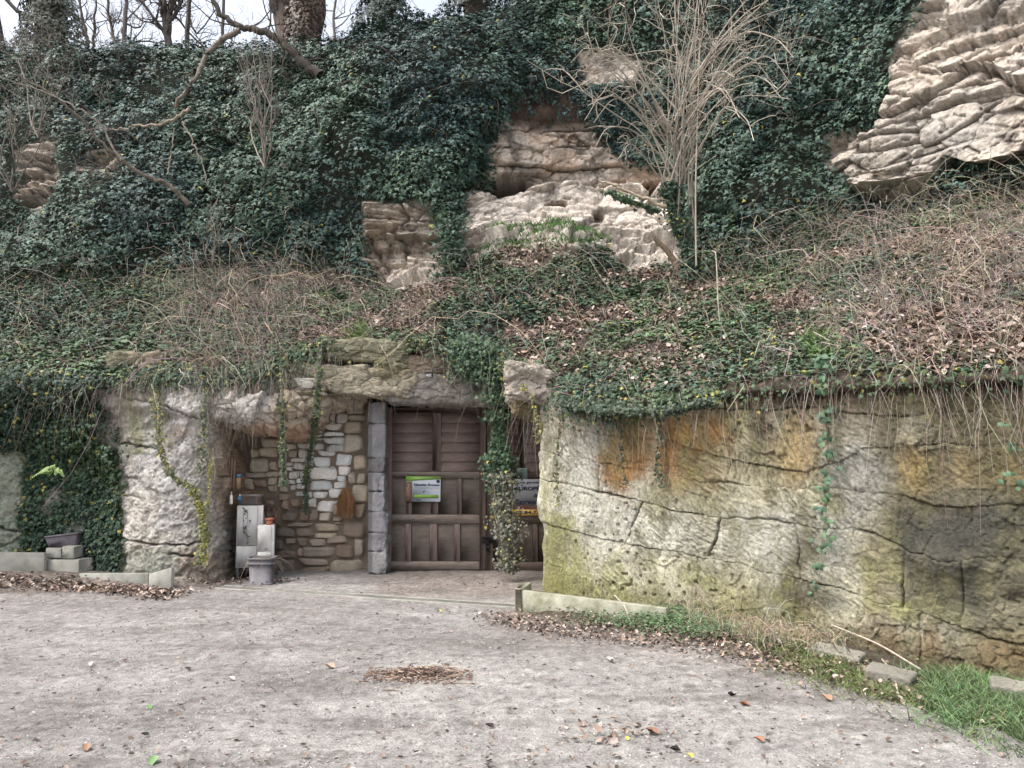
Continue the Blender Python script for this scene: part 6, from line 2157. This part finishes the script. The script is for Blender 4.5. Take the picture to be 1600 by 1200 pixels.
# left front: dead branches leaning over the ivy
def branch(label, pts, Ys, r0, r1_, seed, col, twigs=6, tl=.5, cat='branch', name='dead_branch', depth=1):
    r = np.random.default_rng(seed)
    W3 = [P(a, b, y) for (a, b), y in zip(pts, Ys)]
    o0 = W3[0]
    root = empty(name, tuple(o0)); tag(root, label, cat)
    K = 6 * len(pts)
    pth = curve3(W3, K)
    pth[1:-1] += r.normal(size=(K - 2, 3)) * .012
    tb_ = Tubes(); tb_.add(pth - o0, (r0, r1_), 7, col); tb_.build('main_limb', M_BARK, root)
    if 0 < twigs <= 3:
        for q in range(twigs):
            i = r.integers(K // 5, K)
            e = pth[i] + rdir(1, r)[0] * tl * r.uniform(.5, 1.2) + np.array([0, -.1, .1])
            tw = Tubes()
            tw.add(curve3([pth[i] - o0, (pth[i] + e) / 2 - o0 + r.normal(size=3) * .03, e - o0], 8), (max(r1_ * .5, .004), .002), 4, col)
            tw.build('twig', M_BARK, root)
    elif twigs:
        tb2 = Tubes()
        for q in range(twigs):
            i = r.integers(K // 5, K)
            e = pth[i] + rdir(1, r)[0] * tl * r.uniform(.5, 1.2) + np.array([0, -.1, .1])
            grow(tb2, pth[i] - o0, e - o0, max(r1_ * .5, .004), .002, depth, r, [3, 2], col, 4, .15, .7, .5, 7, .1)
        tb2.build('twigs', M_BARK, root)
    return root


branch('bent dead branch crossing down over the left cliff ivy', [(375, 48), (345, 62), (322, 90), (302, 128), (272, 168)], [12.6, 12.6, 12.5, 12.4, 12.4], .05, .03, 401, (0.19, 0.165, 0.14), 5, .6)
branch('pale broken branch lying level in the cliff ivy', [(296, 170), (265, 190), (235, 196), (200, 200), (160, 203)], [12.2] * 5, .03, .01, 402, (0.30, 0.25, 0.20), 5, .5)
branch('dark arching branch over the brow of the cliff', [(500, 118), (470, 95), (440, 65), (405, 48), (375, 42), (345, 20), (322, -20)], [13.0] * 7, .085, .035, 403, (0.075, 0.065, 0.055), 7, .9)
branch('long dark sapling limb leaning across the left ivy', [(295, 320), (262, 288), (225, 275), (190, 250), (150, 215), (110, 170), (60, 135), (-20, 100)], [12.0, 11.9, 11.8, 11.7, 11.6, 11.5, 11.4, 11.3], .04, .010, 404, (0.14, 0.12, 0.10), 12, .9, depth=2)
branch('pale arching stem at the far left of the cliff', [(190, 250), (150, 190), (115, 165), (60, 140), (-10, 118)], [11.6, 11.5, 11.4, 11.4, 11.3], .018, .006, 405, (0.26, 0.23, 0.195), 10, .8, depth=2)
branch('broken stick hanging in the ivy left of the saplings', [(285, 190), (300, 220), (315, 250), (324, 288)], [12.2] * 4, .014, .008, 406, (0.3, .26, .21), 2, .3)
branch('straight stick standing in the ivy under the bent branch', [(262, 272), (268, 235), (272, 200)], [12.2] * 3, .012, .008, 407, (0.3, .26, .21), 1, .3)
branch('bleached broken stub pointing left from the shrub', [(1040, 322), (1000, 308), (965, 292), (935, 283)], [10.7] * 4, .025, .016, 408, (0.42, .34, .25), 3, .25)
for q, (bx_, by_, tops) in enumerate([(414, 262, [(372, 90), (385, 85), (392, 60), (402, 40), (412, 55), (425, 80), (398, 75), (380, 120)]), (330, 420, [(322, 330), (345, 300), (352, 340)]), (20, 300, [(-10, 160), (12, 150), (30, 120), (60, 150), (70, 190)]), (60, 215, [(20, 90), (48, 60), (90, 50), (110, 95)])]):
    r = np.random.default_rng(430 + q)
    o0 = P(bx_, by_, 11.9)
    root = empty('bare_sapling', tuple(o0))
    tag(root, ['spray of bare upright saplings in the ivy below the twin trunk', 'bare twiggy sapling at the foot of the left cliff', 'grey bare sapling at the far left edge', 'hazy bare sapling above the left bare rock'][q], 'sapling')
    tb = Tubes()
    for (tx, ty) in tops:
        e = P(tx, ty, 11.8 + r.normal(0, .3))
        grow(tb, (0, 0, 0), e - o0, .014, .004, 2, r, [7, 3], (0.24, 0.21, 0.18), 5, .05, .5, .35, 9, .3)
    tb.build('stems', M_BARK, root)

# trees on the plateau behind the brow
def PB(px, py, Y): return P(px, py, Y)


tree('tree', 'dark tree trunk at the top left edge of the cliff', 'tree', [(PB(0, 130, 15.5), PB(2, -160, 15.5), .22, .17)], 441, (0.10, .085, .075), [5, 3, 2], 3)
tree('tree', 'left of the twin trunks standing on the cliff top', 'tree', [(PB(455, 95, 15.2), PB(450, -220, 15.3), .21, .18)], 442, (0.14, .115, .10), [6, 3, 2], 3)
tree('tree', 'right of the twin trunks standing on the cliff top', 'tree', [(PB(478, 100, 15.0), PB(480, -220, 15.1), .15, .13)], 443, (0.14, .115, .10), [5, 3, 2], 3)
tree('tree', 'pale ivy veiled tree near the top left corner', 'tree', [(PB(78, 105, 16.5), PB(80, -160, 16.5), .12, .07)], 444, (0.15, .14, .12), [14, 5, 3], 3, spread=.8)
tree('tree', 'gnarled many branched bare tree behind the left brow', 'tree', [(PB(268, 95, 17.5), PB(240, -60, 17.5), .09, .05), (PB(262, 60, 17.5), PB(300, -80, 17.5), .07, .04), (PB(270, 80, 17.5), PB(210, -10, 17.5), .05, .02)], 445, (0.12, .105, .095), [16, 7, 4], 3, spread=.85)
tree('tree', 'slender bare tree right of the gnarled one', 'tree', [(PB(290, 95, 17.0), PB(288, -120, 17), .055, .04)], 446, (0.13, .115, .105), [14, 6, 3], 3, spread=.8)
tree('tree', 'thin leaning bare tree between the left trees', 'tree', [(PB(195, 130, 15.0), PB(200, -60, 15), .05, .03), (PB(190, 100, 15), PB(170, -60, 15), .035, .02)], 447, (0.14, .12, .11), [14, 5, 3], 3, spread=.7)
tree('tree', 'short bare tree with upright shoots left of centre brow', 'tree', [(PB(142, 95, 17.5), PB(120, -20, 17.5), .045, .02), (PB(142, 95, 17.5), PB(150, 0, 17.5), .04, .02)], 448, (0.13, .115, .105), [8, 4, 2], 3, spread=.6)
tree('tree', 'slim trunk on the brow above the cliff centre', 'tree', [(PB(815, 40, 15.5), PB(813, -160, 15.5), .12, .09)], 449, (0.10, .09, .085), [6, 3, 2], 3)
tree('tree', 'thin trunk at the top edge left of the slim trunk', 'tree', [(PB(846, 30, 15.5), PB(848, -160, 15.5), .07, .05)], 450, (0.10, .09, .085), [6, 3, 2], 3)
tree('tree', 'thin bare tree between the twin trunks and the ivy column', 'tree', [(PB(345, 110, 16.0), PB(350, -60, 16), .04, .025)], 451, (0.13, .115, .105), [14, 5, 3], 3, spread=.7)
tree('tree', 'distant bare tree at the right of the twin trunks', 'tree', [(PB(520, 90, 19.0), PB(530, -80, 19), .04, .02)], 452, (0.16, .14, .13), [8, 4, 2], 3, spread=.8)


def ivy_column(name, label, px, py0, py1, Y, rad, n, seed, taper=.75, yel=.0, base=(.035, .06, .045), size=(.05, .09)):
    r = np.random.default_rng(seed)
    a, b = P(px, py0, Y), P(px, py1, Y)
    root = empty(name, tuple(a)); tag(root, label, 'tree')
    tb_ = Tubes(); tb_.add(np.array([a, (a + b) / 2, b]) - a, (rad * .5, rad * .4), 8, (.09, .075, .06)); tb_.build('trunk', M_BARK, root)
    t = r.random(n); th = r.uniform(0, 2 * pi, n)
    R = rad * (1 - (1 - taper) * t) * (1.15 - .35 * r.random(n)) * (1 + .35 * noise(np.stack([np.cos(th) * 1.5, np.sin(th) * 1.5, t * 7], -1), seed)) * (1 + .45 * np.exp(-t * 7))
    pos_ = np.stack([(b - a)[0] * t + R * np.cos(th), (b - a)[1] * t + R * np.sin(th), (b - a)[2] * t], -1)
    nn_2 = np.stack([np.cos(th), np.sin(th), np.full(n, .5)], -1) + rdir(n, r) * .5
    o = leaf_obj('ivy_leaves', pos_, nn_2, -up + rdir(n, r) * .6, r.uniform(size[0], size[1], n), ivy_cols(n, seed, yel, base), IVY_FAR, M_LEAF, root)
    o['kind'] = 'stuff'
    return root


ivy_column('ivy_clad_tree', 'ivy clad trunk standing on the brow left of centre', 598, 55, -120, 14.6, .44, 5000, 461, .7)
ivy_column('ivy_clad_tree', 'ivy clad trunk at the top edge above the cliff centre', 745, 30, -130, 14.6, .46, 4500, 462, .75)
ivy_column('ivy_clad_tree', 'brown dead leaves clinging to the ivy round the twin trunks', 474, 105, -40, 14.7, .36, 1500, 463, .8, .0, (.11, .08, .06), (.05, .1))
ivy_column('ivy_clad_tree', 'thin veil of grey foliage on the tree near the top left', 80, 110, -60, 16.2, .68, 5500, 464, .45, .0, (.11, .12, .09), (.05, .09))

# ================================================================== GROUND DETAILS
# pebbles and grit
def ground_pts(n, seed, poly=None, ymin=2.6, ymax=9.8, xmin=-7, xmax=5):
    r = np.random.default_rng(seed)
    out = []
    tot = 0
    while tot < n:
        y = ymin * (ymax / ymin) ** r.random(n * 2)
        x = (r.uniform(-.70, .70, n * 2)) * y
        if poly is not None:
            X3 = np.stack([x, y, ground_z(x, y)], -1)
            a, b = proj(X3)
            k = poly_dist(a, b, poly) > 0
            x, y = x[k], y[k]
        d, s = verge(x, y)
        if poly is None:
            k = ~((d > 0.0) & (s > 0))
            x, y = x[k], y[k]
        out.append(np.stack([x, y, ground_z(x, y)], -1)); tot += len(x)
        if len(out) > 60: break
    return np.concatenate(out)[:n]


OCT = (np.array([(1, 0, 0), (0, 1, 0), (-1, 0, 0), (0, -1, 0), (0, 0, .8), (0, 0, -.5)], float), np.array([(0, 1, 4), (1, 2, 4), (2, 3, 4), (3, 0, 4)]))
r5 = np.random.default_rng(105)
n = 34000
gp = ground_pts(n, 51); n = len(gp)
V, F = leaves(gp, np.tile(up, (n, 1)) + rdir(n, r5) * .3, rdir(n, r5), (0.0025 + 0.008 * r5.random(n) ** 4), OCT)
sc_ = np.repeat(r5.choice([.12, .20, .28, .36, .48], n, p=[.2, .3, .3, .15, .05])[:, None] * np.array([1.0, .95, .88]), len(OCT[0]), 0)
o = mk('gravel', V, F, M_PEB, sc_, False)
tag(o, 'fine pale gravel scattered over the dirt yard', 'gravel', kind='stuff')

# fallen leaf bits all over the yard
n = 7500
gp = ground_pts(n, 52); n = len(gp)
gp[:, 2] += 0.012
o = leaf_obj('leaf_bits_on_ground', gp, np.tile(up, (n, 1)) + rdir(n, r5) * .5, rdir(n, r5), .006 + .034 * r5.random(n) ** 4, dead_cols(n, 53) * .85, DEAD, M_DEAD)
tag(o, 'dark leaf fragments strewn over the yard', 'leaf litter', kind='stuff')


def litter(name, poly, n, s0_, s1_, seed, label, zoff=.03):
    r = np.random.default_rng(seed)
    gp_ = ground_pts(n, seed, poly); m = len(gp_)
    gp_[:, :2] += r.normal(size=(m, 2)) * np.array([.10, .09]) * (r.random((m, 1)) < .6)
    gp_[:, 2] = ground_z(gp_[:, 0], gp_[:, 1])
    gp_[:, 2] += r.uniform(.005, zoff, m)
    o = leaf_obj(name, gp_, np.tile(up, (m, 1)) + rdir(m, r) * .7, rdir(m, r), r.uniform(s0_, s1_, m), dead_cols(m, seed), DEAD, M_DEAD)
    tag(o, label, 'leaf litter', kind='stuff')


litter('leaf_litter', [(-60, 898), (120, 908), (240, 922), (300, 925), (260, 938), (180, 928), (80, 922), (-60, 915)], 1900, .025, .06, 54, 'brown leaves drifted along the left concrete planter')
litter('leaf_litter', [(280, 905), (360, 895), (520, 893), (605, 893), (640, 905), (560, 903), (420, 912), (300, 915)], 900, .018, .045, 55, 'dry leaves along the foot of the stone wall')
litter('leaf_litter', [(740, 958), (840, 962), (1000, 972), (1160, 1000), (1270, 1040), (1230, 1055), (1100, 1020), (960, 1005), (840, 990), (760, 972)], 2000, .015, .042, 56, 'brown leaf litter along the front of the right verge')
litter('leaf_litter', [(850, 950), (1040, 955), (1200, 985), (1340, 1035), (1480, 1080), (1600, 1130), (1600, 1150), (1440, 1110), (1300, 1075), (1150, 1020), (1000, 985)], 1500, .015, .045, 57, 'brown leaves among the grass of the right verge', .05)
litter('leaf_litter', [(900, 1130), (960, 1120), (1005, 1140), (1000, 1165), (950, 1165), (910, 1150)], 130, .025, .06, 58, 'small heap of brown leaves in the right foreground')
litter('leaf_litter', [(610, 893), (840, 893), (815, 925), (620, 905)], 120, .015, .035, 59, 'few dead leaves before the wooden doors')

# pile of twigs and bark in the middle of the yard
pile = empty('twig_pile', G(655, 1060))
tag(pile, 'small heap of brown bark chips and twigs in mid yard', 'twig pile')
pl = np.array(pile.location)
r = np.random.default_rng(61)
n = 1000
a = r.normal(size=(n, 2)) * np.array([.17, .09])
a[:, 0] = np.clip(a[:, 0], -.36, .36)
zz = .05 * np.exp(-(a[:, 0] / .2) ** 2 - (a[:, 1] / .1) ** 2) * r.random(n) + .006
ctrp = np.stack([a[:, 0], a[:, 1], zz + ground_z(a[:, 0] + pl[0], a[:, 1] + pl[1])], -1)
d = rdir(n, r); d[:, 2] *= .15
Ln = r.uniform(.008, .035, n)[:, None]
path = np.stack([ctrp - d * Ln, ctrp, ctrp + d * Ln], 1)
pal = np.array([(0.15, .105, .085), (0.23, .165, .13), (0.09, .065, .055), (.42, .34, .27), (.33, .24, .17)])
tb = Tubes(); tb.addb(path, np.full((n, 3), .0035) * r.uniform(.5, 1.4, (n, 1)), 4, pal[r.choice(5, n, p=[.3, .25, .25, .08, .12])])
o = tb.build('bark_chips', M_STEM, pile); o['kind'] = 'stuff'
for k_, (x0, y0, x1, y1, rr) in enumerate([(598, 1079, 628, 1081, .006), (690, 1068, 742, 1068, .004), (590, 1058, 618, 1050, .007), (668, 1040, 720, 1046, .004), (632, 1040, 655, 1036, .003), (525, 1060, 570, 1067, .004)]):
    A_, B_ = G(x0, y0, .015) - pl, G(x1, y1, .018) - pl
    tb = Tubes(); tb.add([A_, (A_ + B_) / 2 + np.array([0, .005, .006]), B_], rr, 5, (.34, .27, .2) if k_ % 2 else (.16, .12, .09)); tb.build('twig', M_STEM, pile)
# single leaves and sticks one can pick out
big = [(135, 1177, .062, (.26, .16, .11), 'orange brown curled leaf at the lower left corner', 30), (180, 1145, .05, (.55, .5, .45), 'pale dry leaf in the left foreground', 200), (226, 1157, .04, (.03, .03, .03), 'black rotten leaf in the left foreground', 95), (240, 1198, .07, (.16, .26, .12), 'green leaf at the bottom edge of the photo', 10),
       (515, 1049, .075, (.36, .27, .20), 'large tan leaf left of the twig pile', 80), (1019, 1149, .07, (.24, .13, .09), 'reddish brown leaf right of the small leaf heap', 70), (980, 1160, .03, (.5, .42, .08), 'yellow leaf on the small leaf heap', 20), (1078, 1186, .04, (.48, .38, .08), 'yellow leaf in the lower right foreground', 60),
       (1055, 1177, .06, (.03, .028, .025), 'black curled leaf in the lower right foreground', 100), (1163, 1107, .06, (.24, .11, .07), 'red brown leaf in the right yard', 90), (1143, 1093, .06, (.03, .028, .025), 'black leaf standing up in the right yard', 120), (952, 1037, .06, (.5, .46, .42), 'pale leaf in the middle of the right yard', 45),
       (765, 1139, .05, (.04, .035, .03), 'dark curled leaf below the twig pile', 80), (293, 1053, .05, (.04, .035, .03), 'dark leaf in the left mid yard', 60), (688, 957, .035, (.5, .42, .06), 'tiny yellow leaf near the drain', 10), (1292, 1097, .07, (.28, .17, .11), 'orange brown leaf beside the right verge', 35),
       (1186, 1162, .055, (.30, .15, .10), 'russet leaf in the right foreground', 65), (232, 1114, .04, (.12, .24, .07), 'tiny green sprig in the left yard', 65), (361, 1067, .05, (.5, .46, .42), 'pale curled leaf in the left yard', 85), (142, 1045, .05, (.5, .46, .42), 'whitish leaf piece far left in the yard', 15)]
for (x_, y_, sz_, cc_, lab, az) in big:
    p_ = G(x_, y_, 0.0); p_[2] = ground_z(np.array([p_[0]]), np.array([p_[1]]))[0] + .014
    Td = DEAD[0].copy(); Td[:, 2] *= 1.5; Td[:, 0] *= .9
    Td -= np.array([0, .5, 0])
    o = mk('fallen_leaf', Td * sz_ * 1.15, DEAD[1], M_DEAD, np.tile(cc_, (len(Td), 1)), False)
    o.location = p_; o.rotation_euler = (radians(12), radians(-8), radians(az))
    tag(o, lab, 'leaf', 'single fallen leaves in the yard')
for (x0, y0, x1, y1, lab) in [(1322, 968, 1440, 1047, 'long pale stick leaning down across the foot of the wall'), (960, 930, 985, 972, 'short pale stick leaning on the trough'), (1378, 1030, 1404, 1088, 'curved dry stem in the right verge'), (1290, 965, 1322, 1040, 'dark bare twig left of the leaning stick'), (1325, 985, 1336, 1040, 'upright dark twig by the concrete slab'),
                              (1200, 1000, 1250, 960, 'thin dry stalk rising from the verge grass'), (1170, 1010, 1290, 1000, 'dry stalk lying along the verge')]:
    A_, B_ = wall_pt(x0, y0, .28) if y0 < 1000 and x0 > 1250 else G(x0, y0, .22 if y0 < 975 else .05), G(x1, y1, .10 if y1 < 1000 else .05)
    tb = Tubes()
    mid_ = (A_ + B_) / 2 + np.array([.02, -.01, .02])
    tb.add(curve3([A_, mid_, B_], 10) - B_, (.0055, .0075), 6, (.42, .36, .29) if 'dark' not in lab else (.09, .07, .055))
    o = tb.build('stick', M_STEM); o.location = B_
    tag(o, lab, 'stick', 'sticks at the wall foot')

# verge plants
up_ = up
def gpoly(n, seed, poly): return ground_pts(n, seed, poly)


gp = gpoly(7500, 62, [(1440, 1080), (1470, 1058), (1540, 1062), (1580, 1072), (1600, 1095), (1640, 1095), (1640, 1190), (1560, 1150), (1500, 1130), (1450, 1112)])
gp = feather(gp, 621)
grass('verge_grass', gp, len(gp), .05, .17, .006, 63, (0.11, 0.165, 0.07), 'long bright green grass at the lower right corner', 'grass', lean=.8)
gp = gpoly(5500, 64, [(1180, 985), (1260, 1000), (1330, 1045), (1440, 1075), (1460, 1110), (1350, 1085), (1250, 1050), (1190, 1020)])
gp = feather(gp, 622)
grass('verge_grass', gp, len(gp), .03, .10, .005, 65, (0.14, 0.17, 0.065), 'short mixed grass along the middle of the right verge', 'grass', lean=.9)
gp = gpoly(3200, 66, [(1040, 960), (1150, 965), (1290, 1000), (1250, 1010), (1120, 990)])
grass('dry_grass', gp, len(gp), .06, .20, .004, 67, (0.33, 0.28, 0.17), 'dry yellow grass against the foot of the right wall', 'grass', lean=1.1)
r = np.random.default_rng(68)
for poly, n, sd_, lab in [([(900, 968), (1000, 970), (1060, 945), (1100, 950), (1145, 985), (1130, 1002), (1060, 998), (960, 985)], 6500, 69, 'bright green low clover like weeds on the right verge'),
                          ([(840, 968), (900, 968), (960, 975), (950, 985), (860, 980)], 700, 70, 'small green weeds before the concrete trough'),
                          ([(0, 892), (40, 890), (55, 902), (10, 904)], 350, 71, 'green weeds at the far left planter'),
                          ([(80, 905), (125, 900), (130, 912), (95, 914)], 260, 72, 'small green plant at the left concrete block'),
                          ([(1255, 985), (1285, 980), (1290, 1020), (1262, 1020)], 420, 73, 'leafy green weed beside the grey slab'),
                          ([(1380, 1030), (1405, 1025), (1410, 1050), (1385, 1052)], 200, 74, 'round leaved green weed between the slabs')]:
    gp = gpoly(n, sd_, poly); m = len(gp)
    gp[:, :2] += r.normal(size=(m, 2)) * np.array([.09, .05])
    gp[:, 2] += r.random(m) ** .8 * (.085 if n > 1000 else .07)
    c_ = np.array([0.09, 0.15, 0.07])[None] * r.uniform(.55, 1.4, (m, 1))
    o = leaf_obj('green_weeds', gp, np.tile(up, (m, 1)) + rdir(m, r) * .55, rdir(m, r), r.uniform(.012, .028, m), c_, OVAL, M_LEAF)
    tag(o, lab, 'weeds', kind='stuff')
# dry stalks tangle at the verge by the wall
gp = gpoly(260, 75, [(1060, 955), (1290, 995), (1340, 1035), (1200, 1020), (1080, 985)])
pt, R = stems(gp, np.tile(up, (len(gp), 1)), .15, .5, .0028, 76, down=-.4, out=.3, wander=.9)
tb = Tubes(); tb.addb(pt, R, 3, stem_cols(len(gp), 77, (.36, .31, .24)))
o = tb.build('dry_stalk_tangle', M_STEM); tag(o, 'tangle of dry stalks on the right verge', 'dry stems', kind='stuff')
# fern on the left ivy, dock leaf plant on the right bank
fe = empty('fern', P(85, 740, 9.6)); tag(fe, 'yellow green fern fronds in the left ivy', 'fern')
r = np.random.default_rng(91)
for k_ in range(6):
    an = radians(-70 + 25 * k_)
    e = np.array([sin(an) * .22, -.12, .10 - .16 * abs(sin(an))])
    pth = curve3([(0, 0, 0), e * .5 + np.array([0, 0, .05]), e], 14)
    ps, ns, ts_, ss = [], [], [], []
    for i in range(2, 14):
        dirv = pth[min(i + 1, 13)] - pth[i - 1]; dirv /= np.linalg.norm(dirv)
        sd_ = np.cross(dirv, np.array([0, -.7, .7]))
        for sg1 in (-1, 1):
            ps.append(pth[i]); ns.append((0, -.7, .7)); ts_.append(sd_ * sg1 + dirv * .4); ss.append(.055 * (1 - i / 16))
    o = leaf_obj('frond', np.array(ps), np.array(ns, float), np.array(ts_), np.array(ss), np.tile([.16, .24, .06], (len(ps), 1)), OVAL, M_LEAF, fe)
for nm, loc, nn_3, sz_, lab, cc_ in [('leafy_plant', P(1558, 500, 7.0), 90, .09, 'dark green leafy plant on the bank at the right edge', (.05, .13, .05)), ('leafy_plant', P(1495, 490, 7.3), 26, .06, 'yellow green seedling on the right bank', (.17, .24, .05))]:
    q = r.normal(size=(nn_3, 3)) * np.array([.07, .07, .05])
    o = leaf_obj(nm, q + loc + np.array([0, -.1, .03]), q * 4 + up + np.array([0, -.5, 0]), q + rdir(nn_3, r) * .1, r.uniform(.4, .9, nn_3) * sz_, np.array(cc_)[None] * r.uniform(.6, 1.3, (nn_3, 1)), OVAL, M_LEAF)
    tag(o, lab, 'plant')
# hanging roots under the cliff brow
m = (EARTH > .3).astype(float) * (hpy < 175)
pos, nn, _, _ = scatter(HV, HNF, m, 260, 95)
pt, R = stems(pos, nn, .15, .55, .004, 96, down=1.6, out=.3, lift=.1, wander=.3)
tb = Tubes(); tb.addb(pt, R, 3, stem_cols(len(pos), 97, (.16, .11, .09)))
o = tb.build('hanging_roots', M_STEM); tag(o, 'brown roots hanging under the ivy brow', 'roots', kind='stuff')
print('tris', sum(len(o.data.polygons) for o in bpy.data.objects if o.type == 'MESH'))
